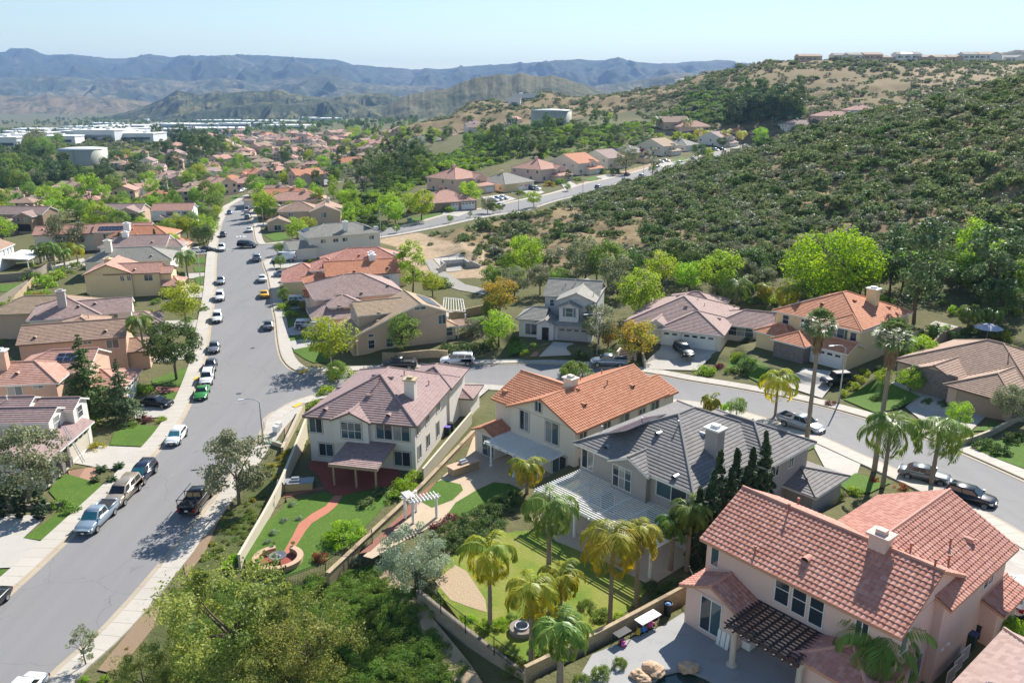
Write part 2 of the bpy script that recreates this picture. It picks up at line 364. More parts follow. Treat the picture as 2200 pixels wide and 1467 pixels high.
def hgt(x, y):
    x = np.asarray(x, float); y = np.asarray(y, float); r = np.hypot(x, y-APEX); th = np.arctan2(x, y-APEX)
    j = np.clip((th-TH[0])/(TH[1]-TH[0]), 0, len(TH)-1.001); j0 = j.astype(int); fj = j-j0
    i0 = np.clip(np.searchsorted(RR, r)-1, 0, len(RR)-2); fi = np.clip((r-RR[i0])/(RR[i0+1]-RR[i0]), 0, 1)
    return (HZ[i0, j0]*(1-fi)+HZ[i0+1, j0]*fi)*(1-fj)+(HZ[i0, j0+1]*(1-fi)+HZ[i0+1, j0+1]*fi)*fj
def hz(x, y): return float(hgt(x, y))
def gridv(A, x, y):
    r = math.hypot(x, y-APEX); th = math.atan2(x, y-APEX)
    j = int(np.clip((th-TH[0])/(TH[1]-TH[0])+.5, 0, len(TH)-1)); i = int(np.clip(np.searchsorted(RR, r), 0, len(RR)-1)); return A[i, j]
_ts = np.geomspace(30, 9000, 900)
def hit(px, py):
    """where the ray through a photo pixel meets the ground"""
    d = ray(px, py); X = d[0]*_ts; Y = d[1]*_ts; Z = CAM_H+d[2]*_ts
    below = Z < hgt(X, Y); k = int(np.argmax(below))
    if not below.any(): k = len(_ts)-1
    lo, hi = _ts[max(k-1, 0)], _ts[k]
    for _ in range(14):
        m = (lo+hi)/2
        if CAM_H+d[2]*m < hz(d[0]*m, d[1]*m): hi = m
        else: lo = m
    return Vector((d[0]*hi, d[1]*hi, hz(d[0]*hi, d[1]*hi)))
def clear_road(x, y): return float(sdroad(np.array([x]), np.array([y]))[0])
# --- ground mesh
TZ = GZ-.35*sst((SDR+.2)/.8)
_pl = [(POOLC[0]+3.0*math.cos(a), POOLC[1]+3.0*math.sin(a)) for a in np.linspace(0, 2*math.pi, 24, endpoint=False)]
TZ -= 1.6*sst((sdpoly(GX, GY, _pl)+.3)/.8)*(GY < 45)
n_r, n_t = GX.shape; V = np.stack([GX.ravel(), GY.ravel(), TZ.ravel()], 1)
idx = np.arange(n_r*n_t).reshape(n_r, n_t)
F = np.stack([idx[:-1, :-1].ravel(), idx[:-1, 1:].ravel(), idx[1:, 1:].ravel(), idx[1:, :-1].ravel()], 1)
dry = np.clip(_hm+WILD2*.8+BROWN*.9, 0, 1)
gcov = np.zeros(GX.shape)
# green planted slopes: behind the hill-street houses, and below the yards
def pxzone(poly, y0, y1):
    m = (GY > y0) & (GY < y1); r = np.zeros(GX.shape); r[m] = inpoly(_px[m], _py[m], poly); return r
gcov = np.maximum(gcov, pxzone([(700,480),(860,330),(1000,300),(1110,300),(1100,345),(1000,372),(900,395),(860,430),(800,480)], 240, 520))
gcov = np.maximum(gcov, pxzone([(1410,265),(1480,205),(1560,190),(1700,200),(1720,262),(1600,268)], 560, 760))
gcov = np.maximum(gcov, pxzone([(0,470),(0,330),(200,360),(330,400),(230,440)], 280, 560))
gcov = np.maximum(gcov, ((GX > -24) & (GX < 3) & (GY < 61) & (GX < (-3-(GY-46)*.72))).astype(float))
gcov = np.maximum(gcov, ((GX > -29.5) & (GX < -24.8) & (GY < 82)).astype(float)*.5)
bare = pxzone([(780,512),(900,500),(1040,545),(1050,620),(900,590),(850,530)], 180, 260)+pxzone([(1240,395),(1480,330),(1560,335),(1400,385),(1240,425)], 280, 460)
patch = (pxzone([(1960,140),(2200,135),(2200,230),(2000,225),(1970,200)], 520, 790))
far = sst((GY-1300)/500)
cols = np.stack([dry, np.maximum(gcov, 0), np.clip(bare+patch*.5, 0, 1)], -1).reshape(-1, 3)
def terrain_mat():
    t = NT('ground earth grass'); p = t.pos(); a = t.n('Attribute', attribute_name='Col'); s = t.n('SeparateColor'); t.l(a.outputs[0], s.inputs[0])
    n1 = t.noise(.09, 5, p); n2 = t.noise(.9, 5, p); n3 = t.noise(5, 4, p)
    lot = t.mix(n1, (.10, .115, .04), (.21, .175, .10)); lot = t.mix(t.math('MULTIPLY', n2, .6), lot, (.05, .065, .02))
    dryc = t.ramp(n2, [(.3, (.20, .135, .075)), (.5, (.30, .22, .115)), (.72, (.19, .16, .07))]); dryc = t.mix(t.math('MULTIPLY', n3, .5), dryc, (.15, .11, .06))
    grn = t.ramp(n2, [(.32, (.028, .05, .012)), (.52, (.06, .10, .022)), (.75, (.13, .14, .04))]); grn = t.mix(t.math('MULTIPLY', n3, .45), grn, (.03, .045, .012))
    bar = t.ramp(n2, [(.3, (.33, .24, .15)), (.7, (.46, .35, .23))])
    c = t.mix(s.outputs[0], lot, dryc); c = t.mix(s.outputs[1], c, grn); c = t.mix(s.outputs[2], c, bar)
    t.base(c); t.bump(t.math('ADD', n2, t.math('MULTIPLY', n3, .4)), .25, .8); return t.done(.95, 0, .1)
M_TERR = terrain_mat()
ground = link('ground', npmesh('ground', V, F, M_TERR, cols, True)); kind(ground, 'structure')
# ------------------------------------------------------------------ draped sheets
from mathutils.geometry import delaunay_2d_cdt
def drape(name, poly, mat, off=.05, step=2.5, zfix=None, k='structure', zf=None):
    poly = [Vector((p[0], p[1])) for p in poly]; n = len(poly)
    xs = [p.x for p in poly]; ys = [p.y for p in poly]; pts = list(poly); e = [(i, (i+1) % n) for i in range(n)]
    gx, gy = np.meshgrid(np.arange(min(xs), max(xs), step), np.arange(min(ys), max(ys), step))
    sd = sdpoly(gx.ravel(), gy.ravel(), [(p.x, p.y) for p in poly])
    for x, y, d in zip(gx.ravel(), gy.ravel(), sd):
        if d > .45*step: pts.append(Vector((x, y)))
    vs, _, fs, *_ = delaunay_2d_cdt(pts, e, [list(range(n))], 1, 1e-5)
    V = np.array([(v.x, v.y, 0) for v in vs])
    if zfix is not None: V[:, 2] = zfix+off
    else: V[:, 2] = np.max([hgt(V[:, 0]+a*step*.35, V[:, 1]+b*step*.35) for a, b in ((0, 0), (1, 0), (-1, 0), (0, 1), (0, -1))], 0)+off if off > .06 else hgt(V[:, 0], V[:, 1])+off
    mb = MB(); mb.v = [tuple(v) for v in V]; mb.f = [tuple(f) for f in fs]
    for i, f in enumerate(mb.f):
        a, b, c = (Vector(mb.v[q]) for q in f[:3])
        if (b-a).cross(c-a).z < 0: mb.f[i] = tuple(reversed(f))
    mb.m = [0]*len(mb.f); o = mb.build(name, mat)
    if o and k: kind(o, k)
    return o
def asphalt():
    t = NT('asphalt'); p = t.pos()
    n1 = t.noise(.12, 4, p); n2 = t.noise(14, 3, p); st = t.noise(1.0, 4, t.stretch(p, (.8, .018, 1))); bl = t.noise(.5, 5, p)
    c = t.mix(n1, (.205, .20, .20), (.25, .243, .243)); c = t.mix(t.math('MULTIPLY', st, .8), c, (.165, .162, .163)); c = t.mix(t.math('MULTIPLY', n2, .3), c, (.33, .32, .31))
    c = t.mix(t.math('MULTIPLY', t.math('GREATER_THAN', bl, .66), .3), c, (.14, .138, .138))
    v = t.n('TexVoronoi', feature='DISTANCE_TO_EDGE'); v.inputs['Scale'].default_value = .11; t.l(p, v.inputs['Vector'])
    ds = t.n('VectorMath', operation='ADD'); t.l(p, ds.inputs[0]); nn = t.n('TexNoise'); nn.inputs['Scale'].default_value = .7; t.l(p, nn.inputs['Vector']); t.l(nn.outputs['Color'], ds.inputs[1]); t.l(ds.outputs[0], v.inputs['Vector'])
    cr_ = t.math('MULTIPLY', t.math('LESS_THAN', v.outputs['Distance'], .003), .4); c = t.mix(cr_, c, (.11, .108, .106))
    t.base(c); t.bump(n2, .01, .4); return t.done(.88, 0, .25)
def concrete(name, c, joint=0.0, jy=0.0):
    key = ('conc', name)
    if key in _M: return _M[key]
    t = NT('concrete '+name); p = t.pos(); n1 = t.noise(.3, 5, p); n2 = t.noise(6, 4, p); n4 = t.noise(1.1, 5, p)
    cc = t.mix(n1, mc(c, .84), mc(c, 1.1)); cc = t.mix(t.math('MULTIPLY', n2, .3), cc, mc(c, .75)); cc = t.mix(t.math('MULTIPLY', t.math('GREATER_THAN', n4, .6), .2), cc, mc(c, .62))
    if joint:
        uv = t.n('UVMap').outputs[0]; sx = t.n('SeparateXYZ'); t.l(uv, sx.inputs[0])
        g = t.math('LESS_THAN', t.math('FRACT', t.math('DIVIDE', sx.outputs[0], joint)), .05/joint)
        idx_ = t.math('FLOOR', t.math('DIVIDE', sx.outputs[0], joint)); wn = t.n('TexWhiteNoise', noise_dimensions='1D'); t.l(idx_, wn.inputs['W'])
        cc = t.mix(t.math('MULTIPLY', wn.outputs[0], .3), cc, mc(c, .72)); cc = t.mix(t.math('MULTIPLY', g, .75), cc, mc(c, .38))
    t.base(cc); t.bump(n2, .01, .4); _M[key] = t.done(.9, 0, .2); return _M[key]
M_ASPH = asphalt(); M_WALK = concrete('sidewalk', (.50, .46, .40), 1.6); M_DRIVE = concrete('driveway', (.46, .43, .385)); M_GUT = concrete('gutter', (.44, .375, .285), 3.0)
for nm, a, off in (('main_street', ASPH[0], .03), ('side_street', ASPH[1], .036), ('hill_street', ASPH[2], .034)): drape(nm, a, M_ASPH, off, 3.0)
def pave_strip(name, line, side, wd=2.0, gut=.45, curb=.14, z0=.03):
    """gutter, kerb and pavement along a curb line; side +1 = pavement on the left of the walking direction"""
    L = cr(line, 1.5); a = MB(); g = MB(); s = 0.0; prev = None
    for i, p in enumerate(L):
        q = L[min(i+1, len(L)-1)]-L[max(i-1, 0)]; q = q/np.linalg.norm(q); nrm = np.array([-q[1], q[0]])*side
        z = hz(p[0], p[1])+z0; P = lambda d, dz: (p[0]+nrm[0]*d, p[1]+nrm[1]*d, z+dz)
        row = [P(-gut, .012), P(0, .015), P(.03, curb), P(.18, curb+.006), P(wd, curb+.02), P(wd+.02, -.35)]
        if prev is not None:
            ds = float(np.linalg.norm(p-L[i-1]))
            for k in range(5):
                f = [prev[k], row[k], row[k+1], prev[k+1]]; uv = [(s, k), (s+ds, k), (s+ds, k+1), (s, k+1)]
                if side > 0: pass
                (g if k < 3 else a).face(f if side < 0 else f, 0, uv)
            s += ds
        prev = row
    o = a.build(name, M_WALK); kind(o, 'structure'); o2 = g.build('kerb', M_GUT); kind(o2, 'structure'); return o
pave_strip('pavement', LC, 1, 2.3); pave_strip('pavement', RC[:-1]+SN, -1, 2.1); pave_strip('pavement', SF[::-1]+RC2[1:]+HS[1:], -1, 2.1)
pave_strip('pavement', HN[::-1]+RC3[1:], -1, 2.0)
# ------------------------------------------------------------------ far ranges
def range_mat(name, veg, grass, haze_t=0.0, sc=.004, thr=.5):
    t = NT('range '+name); p = t.pos(); n1 = t.noise(sc, 6, p, .62); n2 = t.noise(sc*7, 5, p, .6); n3 = t.noise(sc*30, 3, p)
    m = t.math('ADD', t.math('MULTIPLY', n1, .6), t.math('MULTIPLY', n2, .4)); c = t.ramp(m, [(thr-.06, veg), (thr+.05, grass)])
    c = t.mix(t.math('MULTIPLY', t.math('GREATER_THAN', n3, .56), .5), c, mc(veg, .7)); t.base(c); return t.done(.95, 0, .1)
def mrange(name, crest, D, front, back, foot, mat, amp=.35, sp=220.0, seed=1, nc=420, nr=60, xpad=0):
    xs = [c[0] for c in crest]; ys = [c[1] for c in crest]; px = np.linspace(xs[0], xs[-1], nc); py = np.interp(px, xs, ys)
    rough = (fbm(px/14, px*0+seed, 4, seed)-.47)*5.0*(3000/D)**.3; py = py+rough
    t = np.concatenate([np.linspace(0, 1, nr), 1+np.linspace(.06, 1, nr//3)]); n = len(t)
    u = (px-1100)/FPX; zc = np.empty(nc); XX = np.empty((n, nc)); YY = np.empty((n, nc)); ZZ = np.empty((n, nc))
    dv = np.array([ray(a, b) for a, b in zip(px, py)]); dirx = dv[:, 0]/dv[:, 1]
    zc = CAM_H+dv[:, 2]/dv[:, 1]*D
    for i, tt in enumerate(t):
        Y = D-front*(1-tt) if tt <= 1 else D+back*(tt-1); XX[i] = dirx*Y; YY[i] = Y; foot = min(foot, -70)
        if tt <= 1:
            sh = tt**1.25; ZZ[i] = foot+(zc-foot)*sh
        else: ZZ[i] = zc+(foot-zc)*(tt-1)**1.3
    env = np.where(t <= 1, np.sin(np.pi*np.clip(t, 0, 1))**.7, 0)[:, None]
    wx = XX+60*(fbm(XX/300, YY/300, 3, seed+5)-.5)*4
    g = fbm(wx/sp, YY/(sp*3.2), 5, seed+2, True)-.5
    ZZ += env*amp*(np.maximum(zc-foot, 20)[None])*g
    ids = np.arange(n*nc).reshape(n, nc); F = np.stack([ids[:-1, :-1].ravel(), ids[:-1, 1:].ravel(), ids[1:, 1:].ravel(), ids[1:, :-1].ravel()], 1)
    o = link(name, npmesh(name, np.stack([XX.ravel(), YY.ravel(), ZZ.ravel()], 1), F, mat, None, True)); kind(o, 'structure'); return o
MR1 = range_mat('far', (.030, .045, .026), (.13, .12, .075), sc=.0016, thr=.58); MR2 = range_mat('foothill', (.045, .06, .03), (.22, .18, .105), sc=.003, thr=.54)
MR3 = range_mat('green hill', (.032, .046, .016), (.15, .14, .055), sc=.006, thr=.53); MR5 = range_mat('brush knoll', (.05, .065, .026), (.15, .135, .07), sc=.005, thr=.5); MR4 = range_mat('knoll', (.045, .055, .022), (.22, .165, .085), sc=.006, thr=.47)
mrange('mountains', [(-500,122),(-100,116),(0,112),(35,108),(70,110),(110,122),(150,117),(215,125),(250,127),(320,120),(370,124),(430,120),(495,119),(560,120),(600,121),(650,125),(720,128),(760,140),(800,143),(850,147),(890,150),(940,150),(1000,143),(1050,140),(1100,138),(1150,135),(1200,130),(1240,128),(1290,131),(1330,128),(1370,134),(1420,137),(1480,135),(1540,130),(1560,133),(1620,140),(1750,152),(2100,150),(2700,140)], 8600, 3300, 1500, 0, MR1, .75, 330, 3, 800, 110)
mrange('foothills', [(-500,160),(0,168),(100,160),(200,172),(300,165),(400,176),(470,168),(560,178),(640,166),(700,160),(760,176),(850,186),(920,184),(1000,196),(1200,200),(1350,190),(1600,185)], 5900, 1500, 700, -20, MR2, .75, 210, 11, 600, 80)
mrange('bluffs', [(-500,200),(0,203),(60,209),(100,204),(160,208),(250,211),(300,217),(380,228),(450,238)], 4300, 600, 400, -30, MR4, .6, 160, 21, 300, 40)
mrange('hills', [(180,262),(230,250),(280,238),(320,226),(350,212),(380,195),(400,199),(430,204),(470,197),(500,201),(540,197),(575,196),(600,192),(620,199),(660,206),(700,211),(740,205),(800,200),(830,201),(850,207),(900,216),(960,232),(1000,245)], 3300, 700, 500, -25, MR3, .65, 95, 31, 520, 70)
mrange('hills', [(250,268),(320,256),(400,242),(460,233),(520,226),(560,219),(600,223),(660,226),(700,216),(740,221),(800,229),(860,236),(940,247),(1000,255)], 2850, 420, 300, -25, MR3, .65, 75, 41, 460, 60)
mrange('hills', [(820,235),(880,202),(960,190),(1000,175),(1020,168),(1040,165),(1060,160),(1090,160),(1100,162),(1120,157),(1140,162),(1165,167),(1185,162),(1230,175),(1260,185),(1290,197),(1330,212),(1380,230)], 2500, 620, 400, -5, MR5, .3, 130, 51, 420, 60)
mrange('hills', [(1230,200),(1270,186),(1300,182),(1350,176),(1400,168),(1440,159),(1470,156),(1500,160),(1530,150),(1550,148),(1600,155),(1650,165),(1800,170)], 4600, 1000, 500, 10, MR2, .5, 170, 61, 300, 40)
mrange('hills', [(1600,160),(1680,142),(1740,134),(1800,126),(1830,123),(1860,126),(1900,129),(2000,128),(2100,122),(2150,114),(2185,108),(2250,112),(2400,118),(2700,120)], 2600, 700, 400, 40, MR4, .4, 150, 71, 300, 40)
# ================================================================== house kit
def clip_half(P, a, b, keep_ge):
    """clip 2D polygon by a.u+... : coordinate index a, value b"""
    out = []; n = len(P)
    for i in range(n):
        p, q = P[i], P[(i+1) % n]; ip = (p[a] >= b-1e-9) if keep_ge else (p[a] <= b+1e-9); iq = (q[a] >= b-1e-9) if keep_ge else (q[a] <= b+1e-9)
        if ip: out.append(p)
        if ip != iq:
            t = (b-p[a])/(q[a]-p[a]); o = [p[0]+(q[0]-p[0])*t, p[1]+(q[1]-p[1])*t]; o[a] = b; out.append(tuple(o))
    return out
def tiled_face(mb, poly, kindt='flat', tw=.33, tl=.36, lift=.045, amp=.05, holes=()):
    """lay tile courses on a planar roof polygon (3D, counter-clockwise from above, first edge = eave)"""
    P = [Vector(p) for p in poly]; nrm = Vector((0, 0, 0))
    for i in range(1, len(P)-1): nrm += (P[i]-P[0]).cross(P[i+1]-P[0])
    nrm.normalize()
    if nrm.z < 0: P.reverse(); nrm = -nrm
    up = Vector((0, 0, 1)); v = (up-nrm*up.dot(nrm)).normalized(); u = v.cross(nrm).normalized(); O = P[0]
    Q = [((p-O).dot(u), (p-O).dot(v)) for p in P]
    v0 = min(q[1] for q in Q); v1 = max(q[1] for q in Q); u0 = min(q[0] for q in Q); u1 = max(q[0] for q in Q)
    W = lambda a, b, h: O+u*a+v*b+nrm*h
    if kindt == 'none':
        mb.face([W(a, b, .03) for a, b in Q], 0, [(a, b) for a, b in Q]); return
    k = 0
    while v0+k*tl < v1-.02:
        a, b = v0+k*tl, min(v0+(k+1)*tl, v1); S = clip_half(clip_half(Q, 1, a, True), 1, b, False); k += 1
        if len(S) < 3: continue
        hf = lambda y: lift*(1-(y-a)/tl)+.012
        if kindt == 'flat':
            mb.face([W(x, y, hf(y)) for x, y in S], 0, S)
            xs = [x for x, y in S if abs(y-a) < 1e-5]
            if len(xs) >= 2:
                xa, xb = min(xs), max(xs); mb.face([W(xa, a, 0), W(xb, a, 0), W(xb, a, lift+.012), W(xa, a, lift+.012)], 0, [(xa, a-.01), (xb, a-.01), (xb, a), (xa, a)])
        else:
            ca, cb = min(x for x, y in S), max(x for x, y in S); n0 = math.floor(ca/tw*4); n1 = math.ceil(cb/tw*4)
            yb = min(y for x, y in S); full_l = max([x for x, y in S if x < (ca+cb)/2] or [ca]); full_r = min([x for x, y in S if x > (ca+cb)/2] or [cb])
            pf = (0, .72, 1, .72)
            for c in range(n0, n1):
                xa, xb = c*tw/4, (c+1)*tw/4
                if xa >= full_l-1e-6 and xb <= full_r+1e-6: T = [(xa, a), (xb, a), (xb, b), (xa, b)]
                else:
                    T = clip_half(clip_half(S, 0, xa, True), 0, xb, False)
                    if len(T) < 3: continue
                g = lambda x: amp*(pf[c % 4]+(pf[(c+1) % 4]-pf[c % 4])*(x-xa)/(xb-xa))
                mb.face([W(x, y, hf(y)+g(x)) for x, y in T], 0, T)
                bx = [x for x, y in T if abs(y-a) < 1e-5]
                if len(bx) >= 2:
                    p, q = min(bx), max(bx); mb.face([W(p, a, 0), W(q, a, 0), W(q, a, hf(a)+g(q)), W(p, a, hf(a)+g(p))], 0, [(p, a-.01), (q, a-.01), (q, a), (p, a)])
def roof_polys(b):
    """-> slopes {side: polygon}, ridge lines, gable triangles; local coordinates"""
    x0, y0, x1, y1 = b['r']; h = b['h']; ov = b['ov']; p = b['pitch']; ax = b['ax']; ea, eb = b['ends']; rp = b.get('rp', .5); zb = b['z']
    if ax == 'flat': return {}, [], []
    if ax == 'y': T = lambda q: (q[1], q[0], q[2]); a0, a1, c0, c1 = y0, y1, x0, x1
    else: T = lambda q: q; a0, a1, c0, c1 = x0, x1, y0, y1
    X0 = a0-(ov if ea == 'h' else ov*.6); X1 = a1+(ov if eb == 'h' else ov*.6); Y0, Y1 = c0-ov, c1+ov
    D = Y1-Y0; half = D*rp; ym = Y0+half; ez1 = zb+h-ov*p; zr = ez1+p*(D-half); ez0 = zr-p*half
    hx = min(D/2, (X1-X0)/2)
    xa = X0+(hx if ea == 'h' else 0); xb = X1-(hx if eb == 'h' else 0)
    sl = {}; S, N = ('S', 'N') if ax == 'x' else ('W', 'E'); A, B = ('W', 'E') if ax == 'x' else ('S', 'N')
    sl[S] = [(X0, Y0, ez0), (X1, Y0, ez0), (xb, ym, zr), (xa, ym, zr)]; sl[N] = [(X1, Y1, ez1), (X0, Y1, ez1), (xa, ym, zr), (xb, ym, zr)]
    if xb-xa < .02: sl[S] = sl[S][:3]; sl[N] = sl[N][:3]
    lines = []; gab = []
    if xb-xa > .05: lines.append((T((xa, ym, zr)), T((xb, ym, zr))))
    if ea == 'h': sl[A] = [(X0, Y1, ez1), (X0, Y0, ez0), (xa, ym, zr)]; lines += [(T((X0, Y0, ez0)), T((xa, ym, zr))), (T((X0, Y1, ez1)), T((xa, ym, zr)))]
    else: gab.append([T(q) for q in ((a0, c0, ez0+ov*p), (a0, c1, ez1+ov*p), (a0, ym, zr-.02))])
    if eb == 'h': sl[B] = [(X1, Y0, ez0), (X1, Y1, ez1), (xb, ym, zr)]; lines += [(T((X1, Y0, ez0)), T((xb, ym, zr))), (T((X1, Y1, ez1)), T((xb, ym, zr)))]
    else: gab.append([T(q) for q in ((a1, c0, ez0+ov*p), (a1, c1, ez1+ov*p), (a1, ym, zr-.02))])
    b['ez0'] = ez0; b['zr'] = zr
    return {k: [T(q) for q in v] for k, v in sl.items()}, lines, gab
WIN_TRIM = {}
M_WFR = plain('white window vinyl', (.72, .72, .70), .5); M_TRIMB = plain('brown trim', (.16, .12, .10), .7); M_TRIMT = plain('tan trim', (.42, .36, .28), .8); M_WHT = plain('white painted wood', (.78, .77, .74), .6)
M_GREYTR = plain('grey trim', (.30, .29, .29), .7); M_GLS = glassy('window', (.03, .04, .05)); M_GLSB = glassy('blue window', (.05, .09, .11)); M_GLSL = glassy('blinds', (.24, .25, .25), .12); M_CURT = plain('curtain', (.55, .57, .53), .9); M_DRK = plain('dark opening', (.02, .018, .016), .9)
M_METAL = plain('galvanised metal', (.42, .43, .45), .4, .6); M_BLKI = plain('black iron', (.018, .018, .02), .5, .3); M_PIPE = plain('vent pipe', (.30, .14, .10), .7)
def solar_mat():
    t = NT('solar panel'); uv = t.n('UVMap').outputs[0]; s = t.n('SeparateXYZ'); t.l(uv, s.inputs[0])
    g = t.math('MAXIMUM', t.math('LESS_THAN', t.math('FRACT', s.outputs[0]), .035), t.math('LESS_THAN', t.math('FRACT', t.math('DIVIDE', s.outputs[1], 1.65)), .025))
    g2 = t.math('MAXIMUM', t.math('LESS_THAN', t.math('FRACT', t.math('MULTIPLY', s.outputs[0], 6)), .06), t.math('LESS_THAN', t.math('FRACT', t.math('MULTIPLY', s.outputs[1], 6)), .06))
    c = t.mix(t.math('MULTIPLY', g2, .3), (.012, .018, .045), (.12, .13, .17)); c = t.mix(g, c, (.35, .36, .38)); t.base(c); return t.done(.3, 0, .5)
M_SOL = solar_mat()
FACE = {'S': (0, -1), 'N': (0, 1), 'E': (1, 0), 'W': (-1, 0)}
class House:
    def __init__(s, org, ang, pad, wall, roofm, tile='flat', name='house', fascia=None, trim=None, tw=.33, tl=.36, cap=True):
        s.root = empty(name, (org[0], org[1], pad), ang); s.ang = ang; s.org = org; s.pad = pad; s.wall = wall; s.roofm = roofm; s.tile = tile
        s.bl = []; s.fascia = fascia or M_WHT; s.trim = trim or M_WFR; s.tw = tw; s.tl = tl; s.cap = cap
    def loc(s, X, Y):
        dx, dy = X-s.org[0], Y-s.org[1]; c, n = math.cos(s.ang), math.sin(s.ang); return (dx*c+dy*n, -dx*n+dy*c)
    def wld(s, x, y, z=0):
        c, n = math.cos(s.ang), math.sin(s.ang); return Vector((s.org[0]+x*c-y*n, s.org[1]+x*n+y*c, s.pad+z))
    def block(s, x0, y0, x1, y1, h, ax='x', ends='hh', pitch=.45, ov=.5, z=0.0, rp=.5, tile=None, wall=True):
        e = len(s.bl)*.004; s.bl.append(dict(r=(x0+e, y0+e, x1-e, y1-e), h=h, ax=ax, ends=ends, pitch=pitch, ov=ov, z=z, rp=rp, tile=tile or s.tile, wall=wall)); return len(s.bl)-1
    def finish(s):
        W = MB(); Rf = MB(); C = MB(); Fa = MB()
        for b in s.bl:
            x0, y0, x1, y1 = b['r']; sl, lines, gab = roof_polys(b); b['sl'] = sl; z0 = b['z']-(1.2 if b['z'] == 0 else 0); zt = b['z']+b['h']-.03
            if b['wall']:
                zs = {}; 
                ztS = zt
                if b['rp'] != .5:
                    zlow = b['ez0']+b['ov']*b['pitch']-.03
                    zc = {'x': ((x0, y0, zlow), (x1, y0, zlow), (x1, y1, zt), (x0, y1, zt)), 'y': ((x0, y0, zlow), (x1, y0, zt), (x1, y1, zt), (x0, y1, zlow))}[b['ax']]
                else: zc = ((x0, y0, zt), (x1, y0, zt), (x1, y1, zt), (x0, y1, zt))
                for i in range(4):
                    p, q = zc[i], zc[(i+1) % 4]; W.face([(p[0], p[1], z0), (q[0], q[1], z0), q, p])
                for g in gab: W.face(g)
                if b['ax'] == 'flat': W.face([(x0, y0, zt), (x1, y0, zt), (x1, y1, zt), (x0, y1, zt)])
            for k, p in sl.items():
                tiled_face(Rf, p, b['tile'], s.tw, s.tl)
                P = [Vector(q) for q in p]; n = len(P)
                Fa.face([q-Vector((0, 0, .16)) for q in reversed(P)])
                for i in range(n):                       # fascia on eaves and rakes
                    a, c = P[i], P[(i+1) % n]
                    shared = any((Vector(l[0])-a).length+(Vector(l[1])-c).length < .05 or (Vector(l[1])-a).length+(Vector(l[0])-c).length < .05 for l in lines)
                    if not shared: Fa.face([a-Vector((0, 0, .18)), c-Vector((0, 0, .18)), c+Vector((0, 0, .015)), a+Vector((0, 0, .015))])
            if s.cap and b['tile'] != 'none':
                for a, c in lines: C.tube([Vector(a)+Vector((0, 0, .03)), Vector(c)+Vector((0, 0, .03))], .13, 6)
        W.build('wall', s.wall, s.root); s.roof = Rf.build('roof', s.roofm, s.root); Fa.build('fascia', s.fascia, s.root)
        if C.f: C.build('ridge_cap', s.roofm, s.root)
        return s
    def face_pt(s, b, side, u, z, d=0.0):
        x0, y0, x1, y1 = s.bl[b]['r']
        return {'S': (x0+u, y0-d, z), 'N': (x1-u, y1+d, z), 'E': (x1+d, y0+u, z), 'W': (x0-d, y1-u, z)}[side]
    def _panel(s, mb, b, side, u0, u1, z0, z1, d0, d1, mat=0):
        a = s.face_pt(b, side, u0, z0, d0); c = s.face_pt(b, side, u1, z1, d1)
        mb.box(min(a[0], c[0]), min(a[1], c[1]), min(z0, z1), max(a[0], c[0]), max(a[1], c[1]), max(z0, z1), mat)
    def win(s, b, side, u, z, w, h, style='slide', trim=None, glass=None, shut=None, sur=0.0):
        z += s.bl[b]['z']; f = MB(); t = .06; d = .05
        for r in ((u-t, u+w+t, z-t, z), (u-t, u+w+t, z+h, z+h+t), (u-t, u, z, z+h), (u+w, u+w+t, z, z+h)): s._panel(f, b, side, *r, -.05, d)
        if sur:
            for r in ((u-t-sur, u+w+t+sur, z-t-sur, z-t), (u-t-sur, u+w+t+sur, z+h+t, z+h+t+sur), (u-t-sur, u-t, z-t, z+h+t), (u+w+t, u+w+t+sur, z-t, z+h+t)): s._panel(f, b, side, *r, -.05, d-.012, 1)
        n = {'slide': 2, 'door': 2, 'triple': 3, 'hung': 1, 'fixed': 1, 'quad': 4}[style]
        for k in range(1, n): s._panel(f, b, side, u+w*k/n-.03, u+w*k/n+.03, z, z+h, -.05, d-.006)
        if style in ('hung', 'triple'):
            s._panel(f, b, side, u, u+w, z+h*.5-.025, z+h*.5+.025, -.05, d-.01)
        o = f.build('glass_door' if style == 'door' else 'window', [trim or s.trim, M_TRIMT if sur and trim is None else (trim or M_GREYTR)], s.root)
        for k in range(n):
            g = MB(); s._panel(g, b, side, u+w*k/n+.0, u+w*(k+1)/n, z, z+h, -.04, .012); gm = glass or (M_GLS, M_GLSB, M_GLS, M_GLSL, M_GLSB)[(k+int(u*7+z*3)) % 5]; g.build('pane', gm, o)
        if shut:
            for a0 in (u-t-.42, u+w+t+.02):
                g = MB(); s._panel(g, b, side, a0, a0+.4, z-.02, z+h+.02, 0, .045); g.build('shutter', shut, s.root)
        return o
    def garage(s, b, side, u, w, h=2.15, mat=None, lights=True, z=0.0):
        g = MB(); n = 4
        for k in range(n): s._panel(g, b, side, u, u+w, z+h*k/n+.012, z+h*(k+1)/n-.012, -.05, .04)
        s._panel(g, b, side, u, u+w, z, z+h, -.05, .022)
        for q in ((u-.12, u, z, z+h+.12), (u+w, u+w+.12, z, z+h+.12), (u, u+w, z+h, z+h+.12)): s._panel(g, b, side, *q, -.05, .07)
        o = g.build('garage_door', mat or M_WFR, s.root)
        if lights:
            m = max(2, int(w/1.2))
            for k in range(m):
                l = MB(); c = u+w*(k+.5)/m; s._panel(l, b, side, c-.4, c+.4, z+h*.8, z+h*.95, 0, .05); l.build('pane', M_GLS, o)
